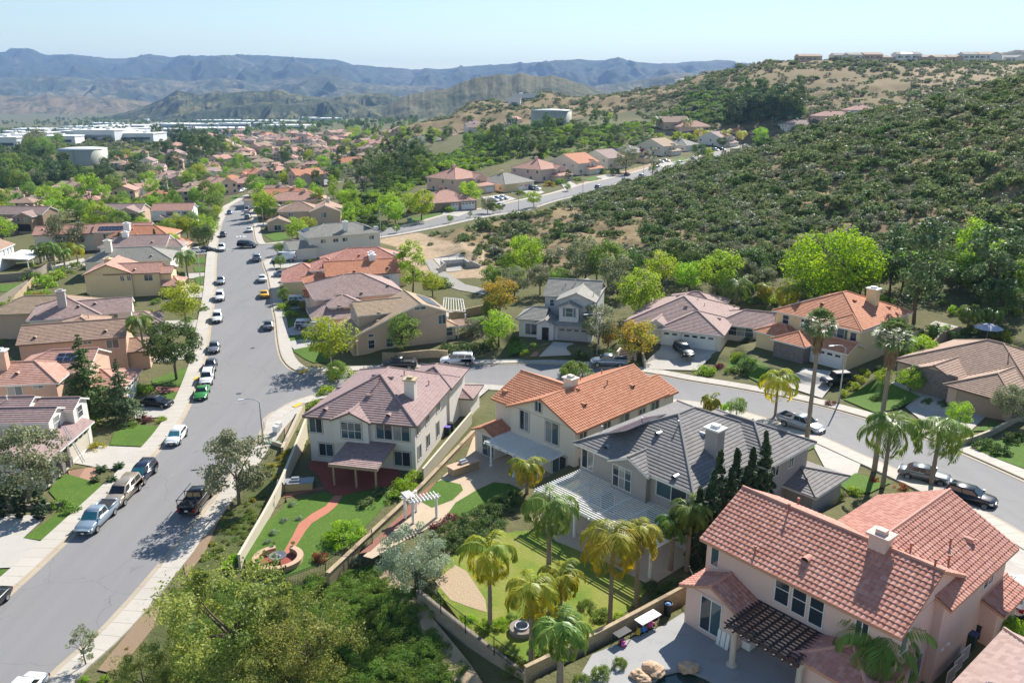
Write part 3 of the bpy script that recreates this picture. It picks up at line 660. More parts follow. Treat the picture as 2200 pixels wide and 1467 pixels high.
    def door(s, b, side, u, w=1.0, h=2.1, mat=None):
        g = MB(); s._panel(g, b, side, u, u+w, 0, h, -.05, .05); s._panel(g, b, side, u-.1, u, 0, h+.1, -.05, .08); s._panel(g, b, side, u+w, u+w+.1, 0, h+.1, -.05, .08); s._panel(g, b, side, u, u+w, h, h+.1, -.05, .08)
        o = g.build('door', mat or M_TRIMB, s.root); k = MB(); s._panel(k, b, side, u+w-.15, u+w-.07, 1.0, 1.12, .05, .1); k.build('handle', M_METAL, o)
    def roofz(s, x, y):
        """height of the roof over a local point"""
        best = -1e9
        for b in s.bl:
            for k, P in b['sl'].items():
                if inpoly(np.array([x]), np.array([y]), P)[0]:
                    a, c, d = Vector(P[0]), Vector(P[1]), Vector(P[2]); n = (c-a).cross(d-a)
                    if abs(n.z) > 1e-6: best = max(best, a.z-((x-a.x)*n.x+(y-a.y)*n.y)/n.z)
        return best
    def roof_pt(s, px, py):
        """local point of the roof seen through a photo pixel"""
        d = Vector(ray(px, py)); o = Vector((0, 0, CAM_H)); prev = None
        for t in np.linspace(25, 420, 2400):
            p = o+d*t; x, y = s.loc(p.x, p.y); z = s.roofz(x, y)+s.pad
            if z > 0 and p.z < z: return (x, y, z-s.pad)
        return None
    def chimney(s, px=None, size=(1.0, .8), top=1.3, mat=None, xy=None, capm=None):
        if xy is None:
            q = s.roof_pt(*px)
            if q is None: return
            xy = q[:2]
        z = max(s.roofz(*xy), 2.5); a, c = size[0]/2, size[1]/2; g = MB(); x, y = xy
        g.box(x-a, y-c, z-1.2, x+a, y+c, z+top); o = g.build('chimney', mat or s.wall, s.root)
        k = MB(); k.box(x-a-.16, y-c-.16, z+top, x+a+.16, y+c+.16, z+top+.16); k.box(x-a*.55, y-c*.55, z+top+.16, x+a*.55, y+c*.55, z+top+.42); k.build('chimney_cap', capm or mat or s.wall, o)
    def vents(s, pts, mat=None):
        for px in pts:
            q = s.roof_pt(*px)
            if q is None: continue
            g = MB(); x, y, z = q; best = None
            for b in s.bl:
                for P in b['sl'].values():
                    if inpoly(np.array([x]), np.array([y]), P)[0]:
                        n = (Vector(P[1])-Vector(P[0])).cross(Vector(P[2])-Vector(P[0])).normalized(); n = n if n.z > 0 else -n; best = n
            dn = Vector((best.x, best.y, 0)).normalized() if best else Vector((0, -1, 0)); sd_ = Vector((-dn.y, dn.x, 0)); o_ = Vector((x, y, z+.05))
            for k in range(6):
                a0, a1 = math.pi*k/6, math.pi*(k+1)/6; P = lambda a, t: o_+sd_*(.27*math.cos(a))+Vector((0, 0, 1))*(.24*math.sin(a))+dn*t
                g.face([P(a0, .3), P(a1, .3), P(a1, -.35), P(a0, -.35)])
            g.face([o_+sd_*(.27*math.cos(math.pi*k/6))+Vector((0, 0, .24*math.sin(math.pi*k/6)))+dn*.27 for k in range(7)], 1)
            g.build('roof_vent', [mat or s.roofm, M_DRK], s.root)
    def pipes(s, pts, mat=None):
        for px in pts:
            q = s.roof_pt(*px)
            if q is None: continue
            g = MB(); g.tube([(q[0], q[1], q[2]-.2), (q[0], q[1], q[2]+.55)], .06, 6); g.tube([(q[0], q[1], q[2]+.5), (q[0], q[1], q[2]+.62)], .1, 6); g.build('vent_pipe', mat or M_PIPE, s.root)
    def solar(s, b, side, u0, u1, v0, v1):
        P = [Vector(q) for q in s.bl[b]['sl'][side]]; u = (P[1]-P[0]).normalized(); n = (P[1]-P[0]).cross(P[2]-P[0]).normalized(); n = n if n.z > 0 else -n; v = n.cross(u)
        if v.z < 0: v = -v
        g = MB(); q = [P[0]+u*a+v*c+n*.16 for a, c in ((u0, v0), (u1, v0), (u1, v1), (u0, v1))]; g.face(q, 0, [(u0, v0), (u1, v0), (u1, v1), (u0, v1)])
        for i in range(4): a, c = q[i], q[(i+1) % 4]; g.face([a-n*.05, c-n*.05, c, a], 0, [(0, 0)]*4)
        g.build('solar_panel', M_SOL, s.root)
    def label(s, text, cat='house', phrase=None, group=None):
        tag(s.root, text, cat, group)
        if phrase: LAND.append((s.root, phrase, s.wld(6, 5, 3)))
        return s
def from_eaves(eL, eR, h, pad, ov=.5, pitch=.45):
    """wall corner, heading and wall width from the two front eave corners seen in the photo"""
    z = pad+h-ov*pitch; a = at(*eL, z); b = at(*eR, z); ang = math.atan2(b[1]-a[1], b[0]-a[0]); L = math.hypot(b[0]-a[0], b[1]-a[1])
    c, n = math.cos(ang), math.sin(ang); return (a[0]+ov*c-ov*n, a[1]+ov*n+ov*c), ang, L-2*ov
# wall and roof colours
WC = dict(cream=(0.721, 0.643, 0.54), white=(0.78, 0.78, 0.78), greybeige=(0.55, 0.503, 0.45), salmon=(0.608, 0.415, 0.31), tan=(0.579, 0.431, 0.321), pink=(0.707, 0.515, 0.45), grey=(0.386, 0.361, 0.341), blgrey=(0.538, 0.538, 0.538), yell=(0.772, 0.605, 0.361), peach=(0.772, 0.528, 0.399), brown=(0.351, 0.246, 0.175), lt=(0.747, 0.695, 0.63), cool=(0.78, 0.78, 0.78))
WM = {k: stucco(k, v) for k, v in WC.items()}
RC_ = dict(purple=[(0.285,0.202,0.193),(0.329,0.231,0.217),(0.373,0.27,0.251)], orange=[(0.487,0.198,0.107),(0.55,0.24,0.135),(0.606,0.296,0.18)], grey=[(0.201,0.187,0.18),(0.231,0.215,0.206),(0.266,0.248,0.237)], red=[(0.448,0.207,0.155),(0.525,0.25,0.189),(0.61,0.331,0.257)],
  brown=[(0.322,0.214,0.161),(0.372,0.252,0.186),(0.431,0.302,0.224)], tan=[(0.366,0.26,0.175),(0.414,0.305,0.207),(0.462,0.349,0.239)], mauve=[(0.313,0.221,0.2),(0.377,0.267,0.24),(0.432,0.317,0.281)], salm=[(0.444,0.24,0.181),(0.506,0.286,0.22),(0.568,0.348,0.274)], lgrey=[(0.258,0.246,0.218),(0.3,0.288,0.252),(0.342,0.326,0.286)], dred=[(0.31,0.125,0.0912),(0.36,0.15,0.108),(0.41,0.179,0.133)])
RM = {k: rooftile(k, v) for k, v in RC_.items()}
RMB = {k: rooftile(k+' barrel', v, .33, .36, .05) for k, v in RC_.items()}
# ================================================================== the houses near the camera
K = dict(c8=(550,750,2.934), c1=(1000,750,2.933), c2=(1600,850,2.378), c3=(0,400,2.933), c4=(400,350,2.933), c5=(900,250,2.75), c6=(1600,450,2.933), c7=(0,850,2.378), c31=(900,1050,2.933), cg=(1050,550,3.667),
         cl=(0,560,4.889), cm=(0,400,4.889), cn=(560,370,5.4325), co=(600,560,4.783), ch=(880,300,5.238), ci=(1250,240,4.889), ca=(0,840,7.333), ce=(1650,1250,4.0), cf=(1250,1250,4.889))
def kk(c, x, y): o = K[c]; return (o[0]+x/o[2], o[1]+y/o[2])
def wall_uv(s, b, side, px, py):
    """photo pixel -> (u, z) on a wall"""
    x0, y0, x1, y1 = s.bl[b]['r']; A = {'S': (x0, y0), 'N': (x1, y1), 'E': (x1, y0), 'W': (x0, y1)}[side]
    ux, uy = {'S': (1, 0), 'N': (-1, 0), 'E': (0, 1), 'W': (0, -1)}[side]
    o = s.wld(A[0], A[1]); c, n = math.cos(s.ang), math.sin(s.ang); du = (ux*c-uy*n, ux*n+uy*c); d = ray(px, py)
    # solve o + u*du = t*d (plan)
    det = du[0]*(-d[1])+d[0]*du[1]; t = (du[0]*(o.y)-du[1]*(o.x))/(du[0]*d[1]-du[1]*d[0]); X, Y = d[0]*t, d[1]*t
    u = (X-o.x)*du[0]+(Y-o.y)*du[1]; return u, CAM_H+d[2]*t-s.pad
def winpx(s, b, side, c, q, style='slide', **kw):
    """q: left-bottom and right-top window corners in a crop of the photo"""
    u0, z0 = wall_uv(s, b, side, *kk(c, q[0], q[1])); u1, z1 = wall_uv(s, b, side, *kk(c, q[2], q[3]))
    x0, y0, x1, y1 = s.bl[b]['r']; L = (x1-x0) if side in 'SN' else (y1-y0)
    u0, u1 = max(.12, min(u0, u1)), min(L-.12, max(u0, u1)); z0, z1 = min(z0, z1), max(z0, z1)
    if u1-u0 < .25: return
    s.win(b, side, u0, max(z0, .1)-s.bl[b]['z'], u1-u0, min(max(z1-max(z0, .1), .35), 2.4), style, **kw)
def cover(s, x0, y0, x1, y1, za, zb, mat, posts, pm, tile='flat', name='patio_cover', psz=.2):
    """tiled lean-to on posts: za at y0 (outer edge), zb at y1 (house)"""
    r = MB(); tiled_face(r, [(x0, y0, za), (x1, y0, za), (x1, y1, zb), (x0, y1, zb)], tile); o = r.build(name, mat, s.root)
    f = MB(); f.face([(x0, y1, zb-.16), (x1, y1, zb-.16), (x1, y0, za-.16), (x0, y0, za-.16)]); f.box(x0, y0-.03, za-.28, x1, y0+.05, za-.01); f.box(x0+.1, y0+.3, za-.4, x1-.1, y0+.48, za-.14)
    for x in (x0, x1): f.face([(x, y0, za-.2), (x, y1, zb-.2), (x, y1, zb), (x, y0, za)])
    f.build('beam', pm, o)
    for x, y in posts: p = MB(); p.box(x-psz/2, y-psz/2, 0, x+psz/2, y+psz/2, za-.15+(y-y0)/(y1-y0)*(zb-za)); p.build('post', pm, o)
def lattice(s, x0, y0, x1, y1, z, mat, posts, gap=.32, name='patio_lattice', cross=1.1, ps=.28, round_=True, rail=None):
    f = MB(); n = int((y1-y0)/gap)
    for k in range(n+1): y = y0+(y1-y0)*k/n; f.box(x0-.25, y-.035, z+.16, x1+.25, y+.035, z+.25)
    o = f.build(name, mat, s.root); g = MB(); m = int((x1-x0)/cross)
    for k in range(m+1): x = x0+(x1-x0)*k/m; g.box(x-.05, y0-.3, z, x+.05, y1, z+.155)
    g.build('rafter', mat, o); b = MB(); b.box(x0-.2, y0+.2, z-.24, x1+.2, y0+.38, z-.005); b.build('beam', mat, o)
    for x, y in posts:
        p = MB()
        if round_: p.lathe((x, y, 0), [(ps*.8, 0), (ps*.8, .18), (ps*.5, .2), (ps*.45, z-.42), (ps*.62, z-.4), (ps*.62, z-.24)], 12)
        else: p.box(x-ps/2, y-ps/2, 0, x+ps/2, y+ps/2, z-.24)
        p.build('post', mat, o)
    return o
# ---- beige two-storey house, purple tile roof
B = House((-23.5, 85.3), R(-12.8), 1.3, WM['lt'], RM['purple'], fascia=M_TRIMB, trim=M_WFR)
B.block(0, 0, 12.9, 15.7, 6.0, 'y', 'hh', .46); B.block(7.4, 12.5, 13.1, 19.5, 5.96, 'y', 'hh', .46); B.block(3.4, -.6, 7.6, 3.2, 2.95, 'y', 'gg', .46, .35, z=2.95); B.block(10.5, 17, 14.6, 21.5, 2.9, 'y', 'hh', .3)
B.finish()
for q, st in (((333,518,412,440),'slide'), ((403,665,483,600),'slide'), ((762,560,855,478),'slide'), ((868,572,966,488),'slide'), ((876,728,970,652),'slide')): winpx(B, 0, 'S', 'c8', q, st, sur=.1)
winpx(B, 2, 'S', 'c8', (543,556,660,470), 'triple', sur=.1, glass=M_GLSB)
for u, z, hh in ((.7, 4.1, 1.5), (3.9, 4.1, 1.5), (8.0, 4.0, 1.6), (.8, 1.0, 1.7), (3.9, 1.1, 1.6), (7.6, .9, 1.9)): B.win(0, 'E', u, z, 1.1, hh, 'slide', sur=.08)
B.chimney(kk('c8', 976, 300), (1.25, 1.0), 2.1, capm=plain('chimney cap tan', (.45, .36, .22)))
B.vents([kk('c8', *q) for q in ((440,385),(712,300),(838,420),(748,172),(850,185),(525,250))]); B.pipes([kk('c8', *q) for q in ((778,215),(935,170),(1090,230))])
cover(B, 4.9, -5.6, 10.6, 0, 2.7, 3.25, RM['purple'], [(5.3,-5.2),(7.9,-5.2),(10.2,-5.2)], plain('tan wood post', (.36, .27, .18)))
B.label('two-storey pale beige house with purple-grey hip roof, tan chimney and red patio', 'house', 'the beige house with purple roof')
# ---- cream house with orange barrel tiles
C = House((-2.4, 85.3), R(-45.6), 3.0, WM['cream'], RM['orange'], 'barrel', fascia=plain('orange fascia', (.45, .22, .13)))
C.block(0, .7, 8.5, 9.6, 6.2, 'x', 'gg', .44); C.block(3.2, 0, 12.8, 15.8, 6.2, 'y', 'gg', .44); C.block(-.6, -2, 2.7, 3, 2.85, 'y', 'gg', .44, .4); C.block(7.0, 13.5, 12.2, 18.6, 5.6, 'y', 'gg', .44)
C.finish()
for q, st in (((345,498,398,400),'slide'), ((505,575,587,468),'slide'), ((550,770,635,685),'slide'), ((440,385,478,338),'slide')): winpx(C, 1, 'S', 'c1', q, st, sur=.1)
winpx(C, 2, 'S', 'c1', (110,690,178,548), 'door')
for u, z, ww, hh in ((.7,4.0,1.1,1.5),(4.6,4.0,1.2,1.5),(7.4,3.9,1.7,1.7),(10.9,4.7,1.2,.6),(13.2,3.9,1.5,1.7),(.7,1.0,1.1,1.7)): C.win(1, 'E', u, z, ww, hh, 'slide', sur=.08)
C.chimney(kk('c1', 662, 238), (1.3, 1.0), 1.0); C.vents([kk('c1', *q) for q in ((250,275),(745,355),(1048,240))]); C.pipes([kk('c1', *q) for q in ((858,160),(893,230),(725,200))])
lattice(C, 3.2, -3.8, 11.2, -.05, 2.75, M_WHT, [(3.6,-3.4),(7.2,-3.4),(10.8,-3.4)], .24)
C.label('cream two-storey house with bright orange barrel-tile roof and white lattice patio', 'house', 'the cream house with orange roof')
# ---- grey house with cypresses
D = House((6.5, 69.3), R(-48), 4.9, WM['grey'], RM['grey'], fascia=M_WHT)
D.block(0, 0, 12.7, 15.2, 6.1, 'y', 'hh', .45); D.block(4.2, 8.7, 14.4, 16.2, 6.1, 'x', 'hh', .45); D.block(4.4, -.6, 8.4, 3.2, 2.95, 'y', 'gg', .45, .35, z=3.0); D.block(11.5, 12.5, 17.2, 18, 2.9, 'y', 'hh', .25)
D.finish()
winpx(D, 0, 'S', 'c1', (735,735,808,640), 'slide'); D.win(0, 'S', 9.1, 4.1, 3.1, 1.5, 'slide'); winpx(D, 2, 'S', 'c1', (928,850,1045,770), 'triple')
for u, z in ((2,4.3),(6,4.3),(10.5,4.3),(1.5,1)): D.win(0, 'E', u, z, 1.2, 1.3)
D.win(1, 'E', 1.2, 4.3, 1.0, 1.2); D.win(1, 'E', 4, 4.3, .8, 1.2); D.garage(3, 'N', .5, 4.6)
D.chimney(kk('c1', 1563, 655), (1.3, 1.1), 2.3, capm=M_WHT); D.vents([kk('c1', *q) for q in ((895,625),(1215,545),(1322,815),(1495,545))], M_METAL); D.pipes([kk('c1', *q) for q in ((1340,490),(1112,470),(860,520))], M_METAL)
D.solar(0, 'W', 1.5, 7.5, 2.8, 5.6); D.solar(1, 'N', 2, 7, 1, 3)
D.win(0, 'S', 1.2, .15, 3.2, 2.1, 'door'); D.win(0, 'S', 8.2, .15, 2.4, 2.1, 'door')
lattice(D, .2, -5.9, 13.4, -.05, 2.9, M_WHT, [(.6,-5.5),(4.6,-5.5),(8.8,-5.5),(13,-5.5)], .3, round_=False, ps=.2, cross=2.0)
D.label('grey stucco house with grey tile roof, tall chimney and wide white lattice patio', 'house', 'the grey house with white lattice')
# ---- pink house in the right foreground
E_ = House((13.2, 47.5), R(-50), 8.0, WM['pink'], RM['red'], 'barrel', fascia=plain('terracotta fascia', (.50, .27, .18)))
E_.block(0, 0, 13, 8.2, 5.9, 'x', 'gg', .5); E_.block(5.0, 4.5, 13.5, 14.4, 5.88, 'y', 'gg', .5); E_.block(.1, -2.1, 4.1, 2, 3.05, 'y', 'gg', .46, .45); E_.block(8.7, -2.5, 12.8, 1.5, 3.0, 'x', 'hh', .35)
E_.block(12.4, 11.0, 14.5, 14.8, 2.9, 'y', 'gg', .35)
E_.finish()
for q in ((152,1040,235,935),(238,1095,322,985),(325,1150,412,1030)): winpx(E_, 0, 'S', 'c2', q, 'hung', glass=M_GLS)
winpx(E_, 0, 'S', 'c2', (562,1220,640,1140), 'slide'); winpx(E_, 0, 'S', 'c31', (1840,470,1895,370), 'fixed')
winpx(E_, 2, 'S', 'c31', (1770,865,1910,720), 'door')
for q in ((1025,1095,1050,1035),(1070,1070,1098,995),(1120,1030,1146,950)): winpx(E_, 0, 'E', 'c2', q, 'hung')
E_.win(0, 'E', 2.2, .9, 1.6, 1.6); E_.win(1, 'E', 6.2, 4.0, 1.5, 1.4); E_.win(1, 'N', 3, 4, 1.8, 1.4); E_.win(0, 'E', .25, 4.0, .9, 1.3, 'fixed')
E_.chimney(kk('c2', 690, 775), (1.1, .9), .75); E_.vents([kk('c2', *q) for q in ((318,845),(1140,750),(380,520),(490,570))]); E_.pipes([kk('c2', *q) for q in ((222,600),(272,560),(50,820),(968,890),(1040,860),(845,800),(1048,770))])
lattice(E_, 4.4, -3.6, 8.9, -.05, 2.85, plain('dark brown timber', (.075, .05, .045), .7), [], .3, name='pergola_roof', cross=.55)
for x, y in ((4.7, -3.2), (9.0, -2.9)): p = MB(); p.lathe((x, y, 0), [(.36, 0), (.36, .12), (.2, .22), (.19, 2.35), (.28, 2.45), (.28, 2.75)], 14); p.build('column', stucco('column', (.52, .46, .38)), E_.root)
E_.label('pink stucco two-storey house with red barrel-tile roof in the right foreground', 'house', 'the pink house in front')
# neighbour roof cut by the bottom right corner
_p, _q = at(2157, 1350, 11.2), at(2047, 1467, 11.2); _an = math.atan2(_p[1]-_q[1], _p[0]-_q[0])-R(90); _L = math.hypot(_p[0]-_q[0], _p[1]-_q[1])
Nb = House((_q[0]-6*(_p[0]-_q[0])/_L+.5*math.cos(_an), _q[1]-6*(_p[1]-_q[1])/_L+.5*math.sin(_an)), _an, 8.6, WM['tan'], RM['mauve']); Nb.block(0, 0, 11, 5.5+_L, 2.8, 'y', 'hh', .42); Nb.finish(); Nb.solar(0, 'W', 1.2, 7.0, 1.6, 4.4); Nb.label('low brown-roofed house with dark solar panels cut by the bottom right corner', 'house', 'the corner roof with panels')
# ---- tan corner house
Fh = House((-26.8, 127.9), R(22.8), .8, WM['tan'], RM['tan'], fascia=M_WHT)
Fh.block(0, 0, 16.6, 10, 5.75, 'y', 'gg', .39, rp=.71); Fh.block(1.8, 2.6, 10, 9.4, 6.0, 'x', 'gg', .39); Fh.block(16.3, 1.0, 18.6, 4.4, 2.7, 'x', 'gh', .3, .4)
Fh.finish()
for q, st in (((1590,1015,1640,955),'slide'), ((1150,1170,1185,1115),'hung'), ((1148,1098,1180,1078),'fixed'), ((1262,1160,1300,1100),'hung'), ((1440,928,1508,902),'slide')): winpx(Fh, 0, 'S', 'c4', q, st)
Fh.win(2, 'S', .6, .9, 1.1, 1.5, 'hung'); Fh.win(1, 'W', 1, 3.9, 1.1, 1.4); Fh.win(1, 'W', 4, 3.9, 1.1, 1.4)
Fh.chimney(kk('c4', 1412, 800), (1.0, .9), .6); Fh.vents([kk('c4', *q) for q in ((1215,985),(1205,1000))]); Fh.solar(0, 'E', 1.5, 8.5, 1.0, 3.6)
pm = MB(); pm.box(.3, -1.6, 0, .7, -1.2, 2.6); pm.box(.3, 0, 0, .7, .3, 2.6); pm.build('column', WM['tan'], Fh.root)
cover(Fh, 19.0, 1.2, 22.4, 5.0, 2.3, 2.5, RM['brown'], [(19.2,1.4),(22.2,1.4),(22.2,4.7),(19.2,4.7)], M_WHT)
Fh.label('tan corner house with long sloping tile roof over a wide blank gable wall', 'house', 'the tan corner house')
# ---- mauve roof behind it, orange and red roofs further up the street
K1 = House((-35.6, 138.6), R(21), .9, WM['peach'], RM['mauve'], fascia=M_WHT); K1.block(0, 0, 6.6, 8, 3.0, 'x', 'hg', .4); K1.block(1.2, 6, 17.5, 19, 5.3, 'x', 'hh', .42); K1.block(3.2, 2, 9, 8, 4.6, 'x', 'hh', .4)
K1.finish(); K1.garage(0, 'W', 1.2, 5); K1.chimney(kk('c4', 1372, 750), (1.3, 1.0), 2.0, plain('light chimney', (.42, .41, .40))); K1.vents([kk('c4', *q) for q in ((965,925),(1105,825),(1225,715),(1270,775))]); K1.win(2, 'S', 1, 3.2, 1.4, 1)
K1.label('house with mauve hip roofs directly behind the tan corner house', 'house', 'the mauve-roofed house')
Lh = House(*from_eaves(kk('c4', 870, 720), kk('c4', 1365, 690), 5.9, 1.4)[:2], 1.4, WM['white'], RM['orange'], fascia=M_TRIMB); 
Lh.block(0, 0, 14.8, 9, 5.9, 'x', 'gg', .42); Lh.block(-4.2, .5, 1.5, 6, 4.6, 'x', 'hh', .42); Lh.block(-4.6, -3.8, .3, 1, 2.9, 'x', 'gh', .42)
Lh.finish(); winpx(Lh, 0, 'S', 'c4', (928,772,975,725), 'slide'); winpx(Lh, 0, 'S', 'c4', (1038,732,1072,718), 'slide'); winpx(Lh, 0, 'S', 'c4', (1132,740,1180,710), 'slide')
Lh.chimney(kk('c4', 1172, 610), (1.3, 1), .9); Lh.vents([kk('c4', *q) for q in ((1060,685),(1268,665))]); Lh.garage(2, 'W', .6, 3.6)
Lh.label('white two-storey house with a bright orange tile roof on the main street', 'house', 'the white house with orange roof')
Mh = House((-45.0, 169.5), R(14), 1.5, WM['yell'], RM['red'], fascia=M_WHT); Mh.block(4, 0, 22, 11.5, 5.6, 'x', 'hh', .44); Mh.block(1.5, -1, 8, 7, 5.0, 'x', 'hh', .44); Mh.block(-4.5, -3, 4, 9, 3.3, 'x', 'hh', .42, tile='flat')
Mh.finish(); Mh.chimney(kk('cn', 1290, 985), (1.2, 1), .8, WM['white']); Mh.vents([kk('cn', *q) for q in ((1120,840),(1150,975),(615,1005))]); Mh.solar(0, 'E', 2, 7, .5, 3); Mh.win(1, 'S', 1, 3.6, 1.2, 1.2)
Mh.label('house under a large red hip roof behind the white house with orange roof', 'house', 'the red hip-roofed house')
Nh = House(*from_eaves(kk('cn', 545, 770), kk('cn', 1255, 715), 5.6, 2.2)[:2], 2.2, WM['lt'], RM['lgrey'], fascia=M_WHT); Nh.block(0, 0, 19, 11, 5.6, 'x', 'hh', .4); Nh.block(-5.2, -1, 1.5, 7, 3.0, 'x', 'gh', .35)
Nh.finish(); Nh.chimney(kk('cn', 990, 680), (1.2, 1), 2.2, WM['white']); Nh.solar(0, 'W', 1.5, 5, 1, 2.6); Nh.solar(0, 'E', 2, 8, 1.5, 4)
for u in (3, 6.3, 8.8, 16): Nh.win(0, 'S', u, 3.7, 1.3, .9)
Nh.label('light house with weathered grey hip roof at the small junction', 'house', 'the weathered grey roof')
Oh = House((-73.3, 250), R(10), 2.2, WM['tan'], RM['brown'], fascia=M_WHT); Oh.block(10, 0, 19, 14, 5.6, 'y', 'gg', .4); Oh.block(0, 3, 12, 14, 5.6, 'x', 'hh', .4); Oh.block(-3, -3.5, 3.5, 4, 3.0, 'y', 'gg', .4)
Oh.finish(); Oh.win(0, 'S', 3.2, 3.6, 1.6, 1.6); Oh.win(1, 'S', 3, 3.6, 1.2, 1.3); Oh.win(2, 'S', 2, .5, 2, 1.5); Oh.chimney(xy=(15, 9), size=(1.2, 1), top=1.2, mat=WM['cream'])
Oh.label('tan house with brown gabled roof beyond the small junction', 'house', 'the tan gabled house past the junction')
for (X, Y, rot, wl, rf, txt, ph) in ((-84, 277, 12, 'peach', 'salm', 'house with pinkish-red hip roof behind the tan gabled house', 'the pinkish-red roof'), (-93, 297, 12, 'peach', 'orange', 'house with orange gable roof half hidden by street trees', 'the orange gable by street trees'), (-104, 318, 14, 'lt', 'brown', 'house with brown roof at the far bend of the main street', 'the brown roof at the bend')):
    h_ = House((X, Y), R(rot), hz(X+8, Y+5), WM[wl], RM[rf], 'flat', fascia=M_WHT, tl=.5); h_.block(0, 0, 19, 11, 5.4, 'x', 'gh' if rf == 'orange' else 'hh', .4); h_.block(-2, -3, 7, 5, 3.0, 'x', 'hh', .4); h_.finish(); h_.win(0, 'S', 9, 3.5, 1.4, 1.2); h_.win(0, 'S', 3, 3.5, 1.4, 1.2); h_.chimney(xy=(12, 5.2), top=.8, mat=WM[wl]); h_.label(txt, 'house', ph)
# ---- houses across the side street
G = House(at(*kk('cg', 228, 655), 2.9), R(-10), 2.9, WM['blgrey'], RM['lgrey'], fascia=M_GREYTR)
G.org = (1.2, 130.9); G.root.location = (1.2, 130.9, 2.9); G.ang = R(-14); G.root.rotation_euler = (0, 0, R(-14))
G.block(0, 0, 4.2, 6, 3.4, 'x', 'hg', .42); G.block(3.4, 5.2, 12.6, 14, 6.4, 'x', 'gg', .42); G.block(6.6, 1.6, 12.4, 13, 6.6, 'y', 'gg', .42); G.block(6.9, .1, 10.2, 4, 2.6, 'y', 'gg', .42, .35, z=3.1); G.block(3.3, -1.0, 6.2, 3, 2.9, 'y', 'gg', .45, .4); G.block(6.0, -.5, 12.6, 2.4, 2.75, 'x', 'hh', .4)
G.finish(); G.win(3, 'S', 1.1, .9, 1.2, 1.5, 'hung', shut=plain('slate shutter', (.16, .18, .21))); G.win(0, 'S', 1.1, .5, 2.0, 1.9, 'slide'); G.door(4, 'S', 1.0, .95, 2.1, M_BLKI); G.garage(5, 'S', .9, 4.9, 2.1, plain('grey garage', (.34, .33, .33)))
G.win(1, 'S', .9, 4.4, .7, 1.1, 'hung'); G.win(2, 'E', 4, 4, 1.4, 1.4); G.win(2, 'E', 8, 4, 1.4, 1.4); G.chimney(kk('cg', 730, 185), (1.0, .9), .9, plain('grey chimney', (.33, .33, .33))); G.pipes([kk('cg', *q) for q in ((685,220),(607,235),(742,205),(825,320))], M_METAL)
G.label('blue-grey two-storey house with grey tile roof and arched stone entry', 'house', 'the blue-grey house across the street')
Hh = House((19.6, 130.2), R(-24), 2.9, WM['cream'], RM['mauve'], fascia=M_WHT)
Hh.block(0, 0, 15.4, 17, 3.0, 'y', 'hh', .42); Hh.block(6.1, -1.6, 16.0, 8, 3.0, 'y', 'hh', .42); Hh.block(3.2, -1.2, 7.2, 5, 2.95, 'y', 'gg', .55, .4); Hh.block(14, 5.5, 23, 13.5, 2.9, 'x', 'hg', .4); Hh.block(3, 13, 13, 22, 3.1, 'x', 'hh', .42)
Hh.finish(); Hh.garage(1, 'S', 3.7, 5.2, 2.3); Hh.garage(1, 'S', .35, 2.7, 2.3); Hh.chimney(kk('cg', 1670, 270), (1.3, 1.0), 1.5, WM['white']); Hh.vents([kk('cg', *q) for q in ((1553,405),(1815,500),(1930,400),(2068,412),(1400,318),(1490,322),(1260,415))]); Hh.pipes([kk('cg', *q) for q in ((1700,395),(1650,345),(1560,295))], M_METAL); Hh.win(1, 'E', 3, 1, 1.2, 1.4); Hh.win(3, 'S', 2, 1, 4, 1.6, 'triple')
Hh.label('wide single-storey cream house with mauve hip roof and white garage doors', 'house', 'the cream house with white garages')
Ih = House((42.0, 122.2), R(-50), 4.1, WM['yell'], RM['orange'], 'flat', fascia=M_WHT)
Ih.block(0, 0, 13.9, 15, 5.9, 'y', 'hh', .42); Ih.block(8.4, -.4, 14.0, 7, 5.7, 'y', 'hh', .42); Ih.block(-1.2, -3.2, 4.5, 1.5, 2.9, 'x', 'hh', .42); Ih.block(3.2, -5.2, 8.2, 1.5, 2.95, 'y', 'hg', .42); Ih.block(7.6, -3.4, 14.0, 1, 2.9, 'x', 'gg', .42)
Ih.finish(); Ih.garage(4, 'S', .6, 5.0, 2.2); st = plain('stone veneer', (.19, .17, .155), .9, var=.5, scale=2.2)
s_ = MB(); Ih._panel(s_, 3, 'S', .0, 5.0, 0, 2.6, -.05, .1); Ih._panel(s_, 3, 'E', 0, 1.8, 0, 2.6, -.05, .1); s_.build('stone_facing', st, Ih.root); Ih.win(3, 'S', 1.6, .7, 2.0, 1.5, 'slide')
Ih.win(0, 'S', 1.2, 3.9, 1.0, 1.3, 'hung'); Ih.win(0, 'S', 4.4, 3.9, 1.0, 1.3, 'hung'); Ih.win(1, 'S', 1.0, 3.8, 2.2, 1.4, 'slide', shut=plain('green shutter', (.10, .13, .11))); Ih.win(1, 'S', 4.2, 3.8, .9, 1.2, 'fixed')
Ih.chimney(kk('c6', 802, 590), (1.6, 1.2), 2.2, capm=M_WHT); Ih.vents([kk('c6', *q) for q in ((490,600),(693,578),(905,622))]); Ih.solar(0, 'W', 2, 10, 1, 3.4)
Ih.label('yellow two-storey house with orange hip roof and grey stone front', 'house', 'the yellow house with stone front')
Jh = House((52.3, 102.4), R(-55), 5.3, WM['tan'], RM['brown'], fascia=M_TRIMB)
Jh.block(0, 0, 17, 15, 3.0, 'x', 'hh', .42); Jh.block(3.2, -2.6, 9.2, 6, 3.0, 'y', 'gg', .42); Jh.block(9.0, -4.2, 16.5, 8, 3.0, 'y', 'hh', .42); Jh.block(12, 3, 24, 16, 3.4, 'x', 'hh', .42)
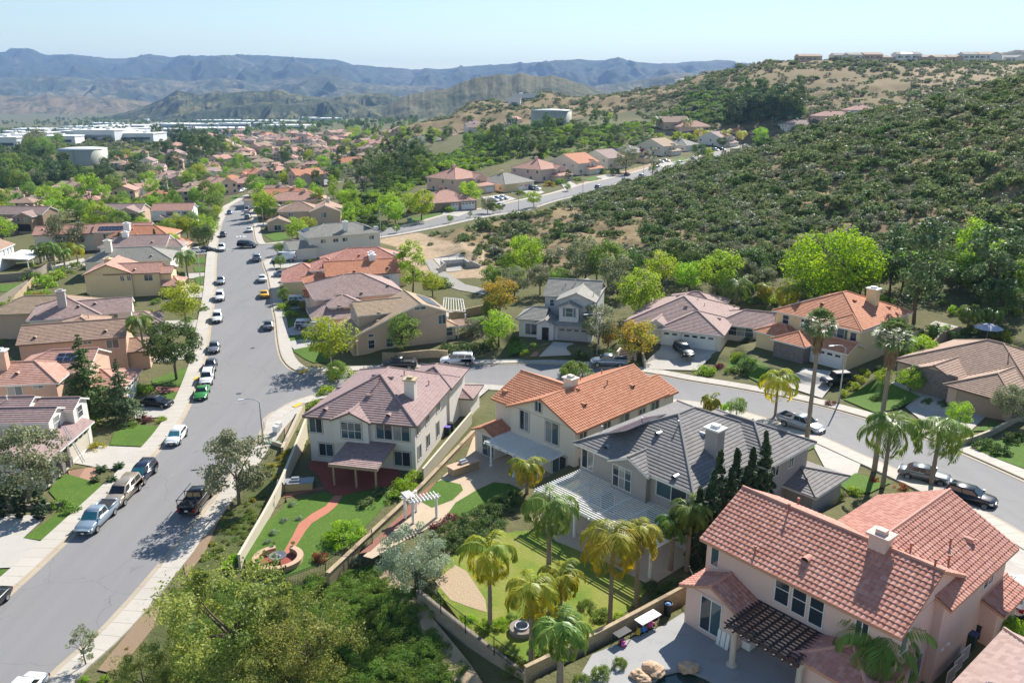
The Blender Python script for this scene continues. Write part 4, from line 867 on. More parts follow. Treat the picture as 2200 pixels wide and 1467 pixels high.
Jh.finish(); s_ = MB(); Jh._panel(s_, 1, 'S', .0, 6, 0, 3.6, -.05, .1); s_.build('stone_facing', st, Jh.root); Jh.garage(2, 'S', 1.2, 5.2, 2.3, plain('tan garage', (.38, .27, .20)), False); Jh.garage(1, 'S', 3.5, 2.3, 2.2, plain('tan garage', (.38, .27, .20)), False); Jh.win(1, 'S', .8, .9, 1.4, 1.4, 'slide', shut=plain('blue shutter', (.10, .15, .19)))
Jh.chimney(kk('c6', 1735, 790), (1.8, 1.2), 1.6, WM['pink']); Jh.pipes([kk('c6', *q) for q in ((1660,930),(1565,790),(1490,810))]); Jh.vents([kk('c6', *q) for q in ((1710,870),(1640,840))])
Jh.label('low tan house with brown tile roof and stone gable at the right edge', 'house', 'the low tan house at right')
# ---- left side of the main street, from the camera outwards
LA = House((-66.5, 80.6), R(3), .6, WM['lt'], RM['purple'], fascia=M_WHT)
_a = at(*kk('ca', 1140, 1140), .6)
LA.block(-6, 6.6, 8.6, 13, 5.3, 'x', 'gg', .42); LA.block(1, 5.5, 12.3, 9.6, 5.2, 'x', 'gg', .42, .4); LA.block(3.0, 9.2, 13.4, 12.8, 5.2, 'x', 'gg', .42, .4); LA.block(8, -.9, 14.3, 10.9, 2.85, 'y', 'gg', .34, .5); LA.block(-8, 0, 6, 8, 2.9, 'x', 'gg', .35)
LA.finish(); LA.garage(3, 'E', 6.0, 4.9, 2.2, plain('beige garage', (.52, .47, .38))); LA.win(1, 'E', 1.2, 3.5, 1.2, 1.5, 'hung'); LA.win(2, 'E', 1.0, 3.5, 1.2, 1.4, 'hung'); LA.win(0, 'S', 2, 3.4, 1.4, 1.2)
for y in (-.6, 1.9, 3.6):
    p = MB(); p.box(14.3, y, 0, 15.0, y+.7, 1.1); p.box(14.42, y+.12, 1.1, 14.88, y+.58, 2.6); p.build('porch_column', st, LA.root)
LA.pipes([kk('ca', 118, 160)], M_WHT)
LA.label('two-storey light house with purple-brown roof and a ladder against its garage eave', 'house', 'the house with the ladder')
LB = House(*from_eaves((-8, 829), (147, 822), 5.7, .5)[:2], .5, WM['salmon'], RM['salm'], 'flat', fascia=M_WHT)
LB.block(-9, 0, 6.6, 7.6, 5.7, 'x', 'hh', .42); LB.block(-1, 4, 9.2, 12.5, 5.7, 'x', 'hg', .42); LB.block(5.5, 4.6, 13.2, 12.0, 2.9, 'x', 'gh', .38)
LB.finish(); winpx(LB, 0, 'S', 'cl', (90,1415,225,1318), 'slide'); winpx(LB, 0, 'S', 'cl', (350,1340,450,1302), 'slide'); LB.chimney(kk('cl', 35, 1130), (1.4, 1.1), 2.4, capm=M_WHT); LB.vents([kk('cl', *q) for q in ((220,965),(185,1190))]); LB.garage(2, 'E', 1.0, 4.8); LB.solar(1, 'S', 6.0, 9.0, 2.4, 4.2)
LB.label('salmon house with pinkish-red barrel roof and small solar panel on the left', 'house', 'the salmon house')
LC_ = House(*from_eaves(kk('cl', 145, 893), kk('cl', 1335, 802), 5.7, .5)[:2], .5, WM['salmon'], RM['brown'], fascia=M_TRIMB)
LC_.block(0, 0, 14.8, 8, 5.7, 'x', 'gg', .42); LC_.block(4, 5, 10.5, 13, 5.7, 'y', 'hh', .42); LC_.block(14, .8, 17.9, 7, 2.9, 'x', 'gh', .36)
LC_.finish(); winpx(LC_, 0, 'S', 'cl', (1125,920,1240,825), 'slide'); winpx(LC_, 0, 'S', 'cl', (878,875,962,848), 'slide'); LC_.chimney(kk('cl', 592, 640), (1.5, 1.1), .9, WM['lt']); LC_.vents([kk('cl', *q) for q in ((368,815),(1110,745))]); LC_.pipes([kk('cl', *q) for q in ((930,610),(680,600))])
LC_.label('long salmon house with plain brown tile roof and squat chimney', 'house', 'the long brown-roofed house')
LD = House(*from_eaves(kk('cl', 268, 640), kk('cl', 1335, 548), 5.6, .5)[:2], .5, WM['lt'], RM['mauve'], fascia=M_WHT)
LD.block(0, 0, 10.5, 10, 5.6, 'x', 'hh', .42); LD.block(3, 1.0, 15.6, 8, 5.6, 'x', 'hg', .42); LD.block(14.8, 1.5, 20, 8, 2.9, 'x', 'gh', .36); LD.finish()
LD.chimney(kk('cl', 660, 480), (1.3, 1.1), 2.6, plain('grey chimney2', (.42, .39, .37))); LD.vents([kk('cl', *q) for q in ((800,390),(825,490),(1000,460))]); LD.win(1, 'E', 2, 3.4, 1.2, 1.6); LD.win(1, 'S', 9, 4, 1.4, 1)
LD.label('light house with mauve tile roof and tall grey chimney beside the brown-roofed house', 'house', 'the mauve-roofed house with tall chimney')
LE = House((-93.5, 137.5), R(6), .4, WM['tan'], RM['tan'], fascia=M_TRIMT); LE.block(0, 0, 16, 9, 4.9, 'x', 'hh', .42); LE.block(8, -2.5, 20.5, 6, 3.9, 'x', 'hg', .4); LE.finish()
LE.chimney(kk('cl', 780, 300), (1.2, 1.1), 2.6, plain('pinkish chimney', (.45, .37, .34))); LE.vents([kk('cl', *q) for q in ((1070,185),(1010,275),(1385,330),(1510,385))]); LE.win(1, 'E', 2, 2.4, 1.2, 1.2)
LE.label('house with sandy tan tile roof next to the cream house with red roof', 'house', 'the sandy tan roof')
LF = House(*from_eaves(kk('cm', 850, 945), kk('cm', 1690, 912), 5.6, .4)[:2], .4, WM['yell'], RM['salm'], 'flat', fascia=M_TRIMB)
LF.block(0, 0, 9.3, 10, 5.6, 'y', 'gg', .42); LF.block(4, .4, 14.9, 7, 5.6, 'x', 'gg', .42); LF.block(14.2, 1, 17.2, 6.5, 5.2, 'x', 'gg', .3); LF.block(15.5, -1, 19, 6, 2.8, 'x', 'gh', .35); LF.finish()
for q in ((1520,993,1597,928),(1340,990,1368,938),(1268,995,1298,942)): winpx(LF, 0, 'S', 'cm', q, 'slide')
winpx(LF, 1, 'S', 'cm', (1520,993,1597,928), 'slide'); LF.chimney(kk('cm', 1135, 790), (1.4, 1.2), .5, WM['yell']); LF.vents([kk('cm', *q) for q in ((1415,880),(960,870))])
LF.label('cream-yellow house with red barrel roof and front gable on the main street', 'house', 'the cream-yellow house with red roof')
LG = House(*from_eaves(kk('cm', 860, 805), kk('cm', 1810, 770), 4.6, .3)[:2], .3, WM['lt'], RM['lgrey'], fascia=M_WHT); LG.block(0, 0, 19, 10, 4.6, 'x', 'hh', .42); LG.finish(); LG.chimney(kk('cm', 1145, 690), (1.5, 1.2), 2.6, WM['lt']); LG.solar(0, 'W', 2, 6, 1.0, 3.4); LG.vents([kk('cm', *q) for q in ((1590,735),)])
LG.label('house with mottled grey roof between the cypress columns', 'house', 'the mottled grey roof')
LH = House((-105.5, 202), R(9), .3, WM['lt'], RM['mauve'], fascia=M_WHT); LH.block(0, 0, 16, 9, 5.4, 'x', 'hg', .42); LH.block(15.5, 1, 19.5, 7, 5.0, 'x', 'gh', .35); LH.finish(); LH.chimney(kk('cm', 1320, 530), (1.5, 1.2), 1.0, WM['white']); LH.vents([kk('cm', *q) for q in ((1600,590),)])
LH.label('mauve-roofed light house behind the dark cypress columns', 'house', 'the mauve roof behind the cypresses')
LI = House(*from_eaves(kk('cm', 1115, 540), kk('cm', 1790, 530), 5.2, .3)[:2], .3, WM['peach'], RM['orange'], 'flat', fascia=M_WHT); LI.block(0, 0, 16, 10, 5.2, 'x', 'hh', .42); LI.block(15, -1, 20.5, 6, 2.8, 'x', 'gh', .36); LI.finish(); LI.chimney(kk('cm', 1340, 470), (1.6, 1.2), 2.0, WM['white']); LI.vents([kk('cm', *q) for q in ((1395,455),(1435,512))])
LI.label('house with vivid orange hip roof and white chimney on the left side', 'house', 'the vivid orange roof')
LJ = House(*from_eaves(kk('cm', 955, 490), kk('cm', 1320, 480), 5.4, .2)[:2], .2, WM['peach'], RM['salm'], 'flat', fascia=M_WHT); LJ.block(0, 0, 15, 8, 5.4, 'x', 'gg', .42); LJ.finish(); LJ.solar(0, 'S', 1.5, 9, .8, 3.0); LJ.win(0, 'S', 2.5, 3.4, 1.2, 1.2)
LJ.label('peach house with long blue solar array on its red roof', 'house', 'the roof with blue solar array')
LK = House((-121.6, 269.7), R(8), .2, WM['white'], RM['salm'], 'flat', fascia=M_WHT); LK.block(0, 0, 13, 8, 5.6, 'x', 'gg', .42); LK.block(.5, -2.6, 6.0, 2, 2.8, 'y', 'gg', .42); LK.finish(); LK.garage(1, 'S', .4, 4.6, 2.3, plain('brown garage', (.13, .085, .06))); LK.door(0, 'S', 8.2, 1.2, 2.2)
for u, sh in ((5.2, plain('red shutter', (.28, .09, .07))), (10.2, plain('grey shutter', (.2, .2, .24)))): LK.win(0, 'S', u, 3.6, 1.1, 1.3, 'hung', shut=sh)
LK.win(0, 'S', 8.4, 4.1, .7, .7, 'fixed'); cover(LK, 6.8, -1.6, 13, 0, 2.7, 3.1, RM['salm'], [(9.8,-1.4),(12.6,-1.4)], M_WHT)
LK.label('white two-storey house with red roof, brown garage and shuttered windows', 'house', 'the white house with brown garage')
LL = House((-141.4, 272), R(3), -.2, WM['tan'], RM['mauve'], 'flat', fascia=M_WHT); LL.block(-2, 2, 14.0, 10, 5.4, 'x', 'gg', .42); LL.block(7.2, -1.5, 14.3, 5, 5.2, 'y', 'gg', .42, .4); LL.finish()
for u in (1.2, 4.2): LL.win(1, 'S', u, 3.2, 1.0, 1.4, 'hung', shut=plain('dark brown shutter', (.07, .05, .045)))
LL.label('brown-beige house with gabled front and two dark-shuttered windows', 'house', 'the house with dark shutters')
LM = House(*from_eaves(kk('cm', 0, 300), kk('cm', 370, 305), 5.4, -.4)[:2], -.4, WM['brown'], RM['mauve'], 'flat', fascia=M_WHT); LM.block(-5, 1.5, 13, 10, 5.4, 'x', 'gg', .42); LM.block(5.5, -2, 11.5, 4, 5.0, 'y', 'gg', .42, .4); LM.block(1, -4, 6, 2, 2.9, 'y', 'gg', .4); LM.finish(); LM.win(1, 'S', .8, 3.2, 1.0, 1.3, 'hung'); LM.win(1, 'S', 3.4, 3.2, 1.0, 1.3, 'hung'); LM.garage(1, 'S', .5, 4.6, 2.2, M_DRK, False)
LM.label('dark brown two-storey house with grey-mauve roof at the left edge', 'house', 'the dark brown house at left')
LN = House(*from_eaves(kk('cm', 322, 520), kk('cm', 870, 500), 5.2, .1)[:2], .1, WM['cream'], RM['salm'], 'flat', fascia=M_TRIMB); LN.block(0, 0, 17, 8, 5.2, 'x', 'gg', .42); LN.finish(); LN.vents([kk('cm', 450, 460)]); LN.win(0, 'S', 5.5, 3.6, 1.3, 1.0)
LN.label('cream house with plain salmon gable roof behind the palm cluster', 'house', 'the salmon gable behind the palms')
LO = House(*from_eaves(kk('cm', -40, 690), kk('cm', 190, 595), 5.4, .2)[:2], .2, WM['cool'], RM['brown'], 'flat', fascia=M_WHT); LO.block(-6, 0, 10.5, 9, 5.4, 'x', 'gg', .42); LO.finish(); LO.solar(0, 'S', 2, 9, .8, 3.6)
for u in (11, 13.4, 15.2): LO.win(0, 'S', u-.6, 3.2, .7, 1.3, 'hung')
cover(LO, 3, -6, 15, 0, 2.4, 2.9, M_WHT, [(3.3,-5.7),(6.5,-5.7),(9.7,-5.7),(12.4,-5.7),(14.7,-5.7)], M_WHT, 'none', 'patio_cover', .18)
LO.label('bright white house with solar roof and flat white patio cover at left edge', 'house', 'the bright white house at left')
LP = House((-120, 140), R(14), .2, WM['tan'], RM['brown'], fascia=M_WHT); LP.block(-2, 0, 9, 7, 2.5, 'x', 'gh', .2, .6, wall=False); LP.finish()
for x, y in ((8.6, .4), (8.6, 6.4), (5, .4), (1, .4)): p = MB(); p.box(x-.12, y-.12, -.3, x+.12, y+.12, 2.5); p.build('post', M_WHT, LP.root)
LP.label('open brown-roofed patio shelter on white posts at the left edge', 'shelter', 'the patio shelter')
LP.root.name = 'patio_shelter'
HB, HC, HD, HE, HF, HG, HI, HLA = B, C, D, E_, Fh, G, Ih, LA
# ================================================================== plants
def leaf_quads(P, N, size, rng, asp=1.0):
    """one small quad per leaf point: P (n,3), N (n,3) facing, size (n,)"""
    n = len(P); N = N/np.maximum(np.linalg.norm(N, axis=1, keepdims=True), 1e-6); r = rng.normal(size=(n, 3)); a = np.cross(N, r); a /= np.maximum(np.linalg.norm(a, axis=1, keepdims=True), 1e-6); b = np.cross(N, a)
    s = size[:, None]*.5; q = np.stack([P-a*s*asp, P-b*s*.75, P+a*s*asp, P+b*s*.75], 1); return q.reshape(-1, 3), np.arange(n*4).reshape(n, 4)
def crown_pts(rng, rx, rz, zc, nclump, nleaf, shape='round', cl=(.22, .36), shell=.5, droop=0.0):
    pts = []; nor = []; col = []
    for i in range(nclump):
        d = rng.normal(size=3); d /= np.linalg.norm(d); rad = shell+(1-shell)*rng.random()**.6
        if shape == 'dome': d[2] = abs(d[2])*.9-.12
        c = np.array([d[0]*rx*rad, d[1]*rx*rad, d[2]*rz*rad])
        if shape == 'cone':
            t = rng.random()**1.3; a = rng.random()*6.283; r = rx*(1-t)**.8*(.55+.45*rng.random()); c = np.array([math.cos(a)*r, math.sin(a)*r, (t*2-1)*rz])
        if shape == 'column':
            t = rng.random(); a = rng.random()*6.283; prof = min(1, 3.2*t+.35)*min(1, (1-t)*2.2+.06); r = rx*prof*(.5+.5*rng.random()); c = np.array([math.cos(a)*r, math.sin(a)*r, (t*2-1)*rz])
        R0 = rx*(cl[0]+(cl[1]-cl[0])*rng.random())*(.75 if shape in ('cone', 'column') else 1)
        m = max(4, int(nleaf/nclump*(.6+.8*rng.random()))); v = rng.normal(size=(m, 3)); v /= np.linalg.norm(v, axis=1, keepdims=True); r = R0*(.45+.55*rng.random((m, 1))**.5)
        sc = np.array([1, 1, .72]) if shape != 'column' else np.array([.8, .8, 1.5]); p = c+v*r*sc
        if droop: p[:, 2] -= droop*rng.random(m)*R0*1.5
        pts.append(p); out = p*np.array([1, 1, .8]); nor.append(v*.6+out/np.maximum(np.linalg.norm(out, axis=1, keepdims=True), .1)*.5+rng.normal(size=(m, 3))*.55)
        cc = rng.random(); col.append(np.clip(cc*.75+rng.random(m)*.4-.05, 0, 1))
    P = np.concatenate(pts); P[:, 2] += zc; return P, np.concatenate(nor), np.concatenate(col)
def trunk_mb(rng, h, r, limbs, rx, rz, zc, lean=.06, multi=1):
    mb = MB()
    for k in range(multi):
        a = rng.random()*6.283; l = lean*(1 if multi == 1 else 4); top = Vector((math.cos(a)*l*h, math.sin(a)*l*h, h)); mid = top*.5+Vector((rng.normal()*.05*h, rng.normal()*.05*h, 0)); base = Vector((math.cos(a)*r*(multi > 1), math.sin(a)*r*(multi > 1), -.3))
        mb.tube([base, mid, top], [r*1.15, r*.85, r*.6], 7)
        for i in range(limbs):
            b = a+6.283*i/limbs+rng.normal()*.3; e = Vector((math.cos(b)*rx*.62, math.sin(b)*rx*.62, zc+rz*(.55*rng.random()-.1))); m = top*.5+e*.5+Vector((0, 0, -.08*rz))
            s0 = mid+(top-mid)*(.3+.7*rng.random()); mb.tube([s0, m, e], [r*.5, r*.3, r*.1], 5)
    return mb
M_BARK = plain('bark', (.13, .095, .07), .95, var=.35, scale=6); M_BARKG = plain('grey bark', (.20, .175, .15), .95, var=.3, scale=6); M_PALMT = plain('palm trunk', (.26, .21, .165), .95, var=.35, scale=5)
LEAF = dict(bright=leafmat('bright', (0.159, 0.281, 0.0366), (0.329, 0.464, 0.0671), .42), mid=leafmat('mid', (0.104, 0.189, 0.0342), (0.22, 0.317, 0.0671), .35), dark=leafmat('dark', (0.0549, 0.104, 0.0293), (0.128, 0.189, 0.0512), .28), olive=leafmat('olive', (0.122, 0.152, 0.0756), (0.293, 0.305, 0.171), .25),
  silver=leafmat('silver', (0.183, 0.244, 0.152), (0.378, 0.439, 0.305), .22), yellow=leafmat('yellow', (.18,.26,.035), (.37,.42,.06), .42), autumn=leafmat('autumn', (.17,.25,.04), (.44,.27,.06), .4), pine=leafmat('pine', (0.061, 0.11, 0.0488), (0.159, 0.22, 0.0915), .22), cyp=leafmat('cypress', (0.0342, 0.061, 0.0268), (0.0793, 0.122, 0.0464), .15),
  acacia=leafmat('acacia', (.11,.165,.036), (.36,.38,.10), .33), sage=leafmat('sage', (.078,.125,.042), (.22,.265,.11), .3), sageg=leafmat('grey sage', (0.159, 0.183, 0.104), (0.342, 0.342, 0.213), .15), red=leafmat('red', (0.09, 0.02, 0.02), (0.2, 0.05, 0.045), .3), lime=leafmat('lime', (.16,.31,.03), (.30,.46,.055), .45), yflow=leafmat('yellow flower', (0.1, 0.13, 0.02), (0.62, 0.5, 0.03), .3), palm=leafmat('palm', (0.122, 0.207, 0.0427), (0.329, 0.39, 0.0732), .3, rough=.42), ypalm=leafmat('yellow palm', (0.18, 0.26, 0.035), (0.6, 0.5, 0.045), .38, rough=.45), fan=leafmat('fan palm', (0.0854, 0.14, 0.0488), (0.244, 0.305, 0.122), .25, rough=.4), dead=leafmat('dead frond', (0.16, 0.105, 0.06), (0.3, 0.21, 0.12), .15), pinkf=leafmat('pink flower', (0.07, 0.1, 0.02), (0.55, 0.08, 0.07), .3))
TREES = {}
def tree_mesh(key, rx, rz, h, nclump, nleaf, leaf, size, shape='round', bark=None, r=.18, limbs=5, multi=1, seed=1, **kw):
    rng = np.random.default_rng(seed); zc = h; P, N, c = crown_pts(rng, rx, rz, zc, nclump, nleaf, shape, **kw); q, f = leaf_quads(P, N, size*(.6+.8*rng.random(len(P))), rng)
    cm = npmesh(key+' crown', q, f, LEAF[leaf], np.repeat(np.stack([c, c, c], 1), 4, 0)); tb = trunk_mb(rng, h-rz*.35 if shape != 'cone' else h+rz*.7, r, limbs, rx, rz, zc, multi=multi); TREES.setdefault(key, []).append((cm, tb.mesh(key+' trunk', bark or M_BARK, True)))
def shrub_mesh(key, rx, rz, nclump, nleaf, leaf, size, seed=1, shape='dome', **kw):
    rng = np.random.default_rng(seed); P, N, c = crown_pts(rng, rx, rz, rz*.25, nclump, nleaf, shape, **kw); q, f = leaf_quads(P, N, size*(.6+.8*rng.random(len(P))), rng)
    TREES.setdefault(key, []).append((npmesh(key, q, f, LEAF[leaf], np.repeat(np.stack([c, c, c], 1), 4, 0)), None))
# unit sizes: crown radius about 1 for generic trees (scaled on placing)
for s in range(3):
    for lf in ('bright', 'mid', 'dark', 'olive', 'yellow', 'autumn', 'lime', 'red'):
        tree_mesh('round_'+lf, 1, .85, 1.35, 40, 3800, lf, .088, cl=(.24, .42), seed=s*17+3+len(lf), r=.055)
    for lf in ('bright', 'mid', 'dark'): tree_mesh('tall_'+lf, .8, 1.3, 1.75, 42, 3400, lf, .09, cl=(.24, .4), seed=s*13+50, r=.05)
    tree_mesh('pine', .75, 1.25, 1.7, 34, 2400, 'pine', .11, 'round', M_BARK, .05, 6, seed=s+80, cl=(.25, .42), shell=.35)
    tree_mesh('euca', .85, 1.15, 1.9, 22, 1300, 'olive', .10, 'round', M_BARKG, .05, 7, seed=s+90, cl=(.2, .36), shell=.45, droop=.5)
for s_ in range(2):
    tree_mesh('near_olive', 1, .85, 1.3, 46, 7500, 'olive', .062, bark=M_BARKG, r=.05, seed=201+s_, cl=(.18, .32), shell=.35); tree_mesh('near_dark', 1, .9, 1.35, 50, 8000, 'dark', .066, r=.05, seed=211+s_, cl=(.18, .32), shell=.4)
    tree_mesh('near_acacia', 1, .8, 1.05, 74, 14000, 'acacia', .04, bark=M_BARK, r=.05, limbs=9, seed=221+s_, cl=(.11, .25), shell=.42, droop=.5); tree_mesh('near_silver', 1, .9, 1.0, 55, 11000, 'silver', .048, bark=M_BARKG, r=.05, seed=231+s_, cl=(.16, .3), shell=.4)
    tree_mesh('near_grey', 1, 1.0, 1.6, 24, 2600, 'olive', .07, bark=M_BARK, r=.045, limbs=7, seed=241+s_, cl=(.18, .3), shell=.35)
    tree_mesh('near_lime', 1, .78, .95, 80, 15000, 'lime', .05, r=.05, limbs=7, seed=291+s_, cl=(.2, .32), shell=.55)
    shrub_mesh('cover_green', 1, .5, 26, 2600, 'mid', .07, seed=251+s_, cl=(.2, .34)); shrub_mesh('near_shrub_dark', 1, .8, 34, 4200, 'dark', .07, seed=261+s_, cl=(.2, .3)); shrub_mesh('near_shrub_lime', 1, .9, 34, 3600, 'lime', .075, seed=271+s_, cl=(.2, .3)); shrub_mesh('near_shrub_mid', 1, .85, 34, 3600, 'mid', .075, seed=281+s_, cl=(.2, .3))
tree_mesh('cypress', .5, 3.0, 3.05, 110, 4200, 'cyp', .16, 'column', r=.1, limbs=0, seed=5); tree_mesh('cypress', .5, 3.0, 3.05, 110, 4200, 'cyp', .16, 'column', r=.1, limbs=0, seed=6)
def conifer(key, leaf, seed, h=10.0, rb=3.2, tiers=24, n=8000):
    """whorled branches sweeping down from a straight stem"""
    rng = np.random.default_rng(seed); Ps = []; Ns = []; cs = []
    for t in range(tiers):
        f = t/(tiers-1); z = h*(.1+.9*f); L = rb*(1-f)**.85+.18
        for k in range(int(5+3*(1-f))):
            a = rng.random()*6.283; d = np.array([math.cos(a), math.sin(a)]); Lk = L*(.75+.4*rng.random()); m = int(n/(tiers*7)*(.4+1.6*(1-f))); s = rng.random(m)**.7; w_ = Lk*.2*(1.1-s)
            p = np.stack([d[0]*Lk*s+rng.normal(size=m)*w_, d[1]*Lk*s+rng.normal(size=m)*w_, z-Lk*.28*s**1.5+Lk*.1*s+rng.normal(size=m)*w_*.35], 1); Ps.append(p); Ns.append(np.stack([d[0]*.3+rng.normal(size=m)*.5, d[1]*.3+rng.normal(size=m)*.5, np.full(m, .8)], 1)); c0 = rng.random(); cs.append(np.clip(c0*.4+s*.5+rng.random(m)*.3-.1, 0, 1))
    P = np.concatenate(Ps); N = np.concatenate(Ns); c = np.concatenate(cs); q, f = leaf_quads(P, N, .24*(.6+.8*rng.random(len(P))), rng, 1.3); mb = MB(); mb.tube([(0, 0, -.3), (0, 0, h*.5), (0, 0, h)], [.24, .15, .03], 7)
    TREES.setdefault(key, []).append((npmesh(key+' crown', q, f, LEAF[leaf], np.repeat(np.stack([c, c, c], 1), 4, 0)), mb.mesh(key+' trunk', M_BARK, True)))
conifer('redwood', 'dark', 3); conifer('deodar', 'pine', 4)
# --- palms
def frond(rng, V, F, C, base, az, el, L, droop, col, leaflets=34, ll=.75, wid=.042):
    """a feather frond: arching rachis with hanging leaflets"""
    d = np.array([math.cos(az), math.sin(az), 0]); sd = np.array([-d[1], d[0], 0]); p = np.array(base, float); e = el; n = 12; pts = [p.copy()]; st = L/n
    for i in range(n): p = p+st*(d*math.cos(e)+np.array([0, 0, math.sin(e)])); e -= droop/n*(1+i/n); pts.append(p.copy())
    pts = np.array(pts)
    for i in range(n):
        r = .035*(1-i/n)+.008; b = len(V); V += [tuple(pts[i]+sd*r), tuple(pts[i]-sd*r), tuple(pts[i+1]-sd*r*.85), tuple(pts[i+1]+sd*r*.85)]; F.append((b, b+1, b+2, b+3)); C += [col*.6]*4
    for k in range(leaflets):
        t = .1+.9*k/(leaflets-1); j = min(int(t*n), n-1); q = pts[j]+(pts[j+1]-pts[j])*(t*n-j) if j < n else pts[-1]; tan = pts[j+1]-pts[j]; tan = tan/np.linalg.norm(tan); l = ll*math.sin(math.pi*(.12+.83*t))**.6*(.85+.3*rng.random())
        for s in (-1, 1):
            dr = sd*s*(.75+.2*rng.random())+tan*.45+np.array([0, 0, -.22-.5*rng.random()]); dr /= np.linalg.norm(dr); mid = q+dr*l*.55; tip = mid+(dr+np.array([0, 0, -.55]))*l*.45; w_ = np.cross(dr, [0, 0, 1.0]); w_ = w_/max(np.linalg.norm(w_), .1)*wid
            b = len(V); V += [tuple(q), tuple(mid-w_), tuple(tip), tuple(mid+w_)]; F.append((b, b+1, b+2, b+3)); cv = min(1, max(0, col+rng.normal()*.13)); C += [cv]*4
def feather_palm(key, leaf, seed, h, nf=20, L=3.0, tr=.17, el0=1.25, ll=.8, yel=.4, shaft=True, leaflets=46, droop=1.9):
    rng = np.random.default_rng(seed); V = []; F = []; C = []
    for i in range(nf):
        f = i/(nf-1); el = el0-f*1.55+rng.normal()*.08; frond(rng, V, F, C, (0, 0, h), i*2.4+rng.normal()*.2, el, L*(.85+.25*rng.random()), droop*(.8+.4*rng.random()), min(1, max(0, yel*(.25+1.3*f)+rng.normal()*.12)), leaflets, ll)
    c = np.array(C); cm = npmesh(key+' crown', np.array(V), np.array(F), LEAF[leaf], np.stack([c, c, c], 1)); mb = MB(); zz = np.linspace(-.3, h, 22)
    mb.tube([(0, 0, z) for z in zz], [tr*(1.25-.35*min(1, max(0, z/h*1.5)))*(1.06 if i % 2 else .96)+(tr*.55*max(0, 1-abs(z-(h-.55))/.6) if shaft else 0) for i, z in enumerate(zz)], 9); TREES.setdefault(key, []).append((cm, mb.mesh(key+' trunk', M_PALMT, True)))
for i, h in enumerate((4.6, 6.0, 3.2)): feather_palm('yellow_palm', 'ypalm', 11+i, h, 19, 2.9, .15, yel=.6)
for i, h in enumerate((5.2, 7.0)): feather_palm('queen_palm', 'palm', 31+i, h, 22, 3.4, .19, yel=.45, ll=.95)
feather_palm('date_palm', 'palm', 41, 2.2, 46, 3.6, .35, 1.3, .45, .5, False, 30, 1.35); feather_palm('sago_palm', 'dark', 51, .45, 30, 1.15, .16, 1.2, .28, .4, False, 22, 1.0); feather_palm('small_palm', 'palm', 61, 2.2, 14, 2.0, .09, yel=.5, leaflets=24, ll=.6)
def fan_palm(key, seed, h):
    rng = np.random.default_rng(seed); V = []; F = []; C = []; V2 = []; F2 = []; C2 = []
    for i in range(58):
        f = i/57; el = 1.35-f*2.1; az = i*2.4+rng.normal()*.15; d = np.array([math.cos(az)*math.cos(el), math.sin(az)*math.cos(el), math.sin(el)]); o = np.array([0, 0, h]); pl = 1.0+.35*rng.random(); c = o+d*pl; sd = np.array([-math.sin(az), math.cos(az), 0]); up = np.cross(d, sd); nb = 17; b = len(V); r = .018
        V += [tuple(o+sd*r), tuple(o-sd*r), tuple(c-sd*r), tuple(c+sd*r)]; F.append((b, b+1, b+2, b+3)); C += [.6]*4
        for k in range(nb):
            t = -1.25+2.5*k/(nb-1); dr = d*math.cos(t)+sd*math.sin(t)+up*(.18+.1*rng.normal()); l = .85*(.8+.3*rng.random()); m = c+dr*l*.6; tip = m+(dr+np.array([0, 0, -.5]))*l*.42; w_ = (sd*math.cos(t)-d*math.sin(t))*.075; b = len(V); V += [tuple(c), tuple(m-w_), tuple(tip), tuple(m+w_)]; F.append((b, b+1, b+2, b+3)); C += [float(np.clip(.35+.35*f+rng.normal()*.15, 0, 1))]*4
    for i in range(420):
        t = rng.random(); z = h-.5-2.3*t; az = rng.random()*6.283; r0 = .2+.34*(1-t); p = np.array([math.cos(az)*r0, math.sin(az)*r0, z]); d = np.array([math.cos(az)*.35, math.sin(az)*.35, -1]); sd = np.array([-math.sin(az), math.cos(az), 0])*.07; l = .5+.5*rng.random(); b = len(V2); V2 += [tuple(p), tuple(p+d*l*.5-sd), tuple(p+d*l), tuple(p+d*l*.5+sd)]; F2.append((b, b+1, b+2, b+3)); C2 += [rng.random()]*4
    c = np.array(C); n1 = len(V); n2 = len(V2); V += V2; F += [tuple(q+n1 for q in f) for f in F2]; c = np.concatenate([c, np.array(C2)]); me = npmesh(key+' crown', np.array(V), np.array(F), [LEAF['fan'], LEAF['dead']], np.stack([c, c, c], 1), mi=[0]*(len(F)-len(F2))+[1]*len(F2))
    mb = MB(); zz = np.linspace(-.3, h-.2, 26); mb.tube([(0, 0, z) for z in zz], [.27-.1*min(1, max(z, 0)/h)+(.018 if i % 2 else 0) for i, z in enumerate(zz)], 9); TREES.setdefault(key, []).append((me, mb.mesh(key+' trunk', M_PALMT, True)))
fan_palm('fan_palm', 71, 11.0); fan_palm('fan_palm', 72, 11.0)
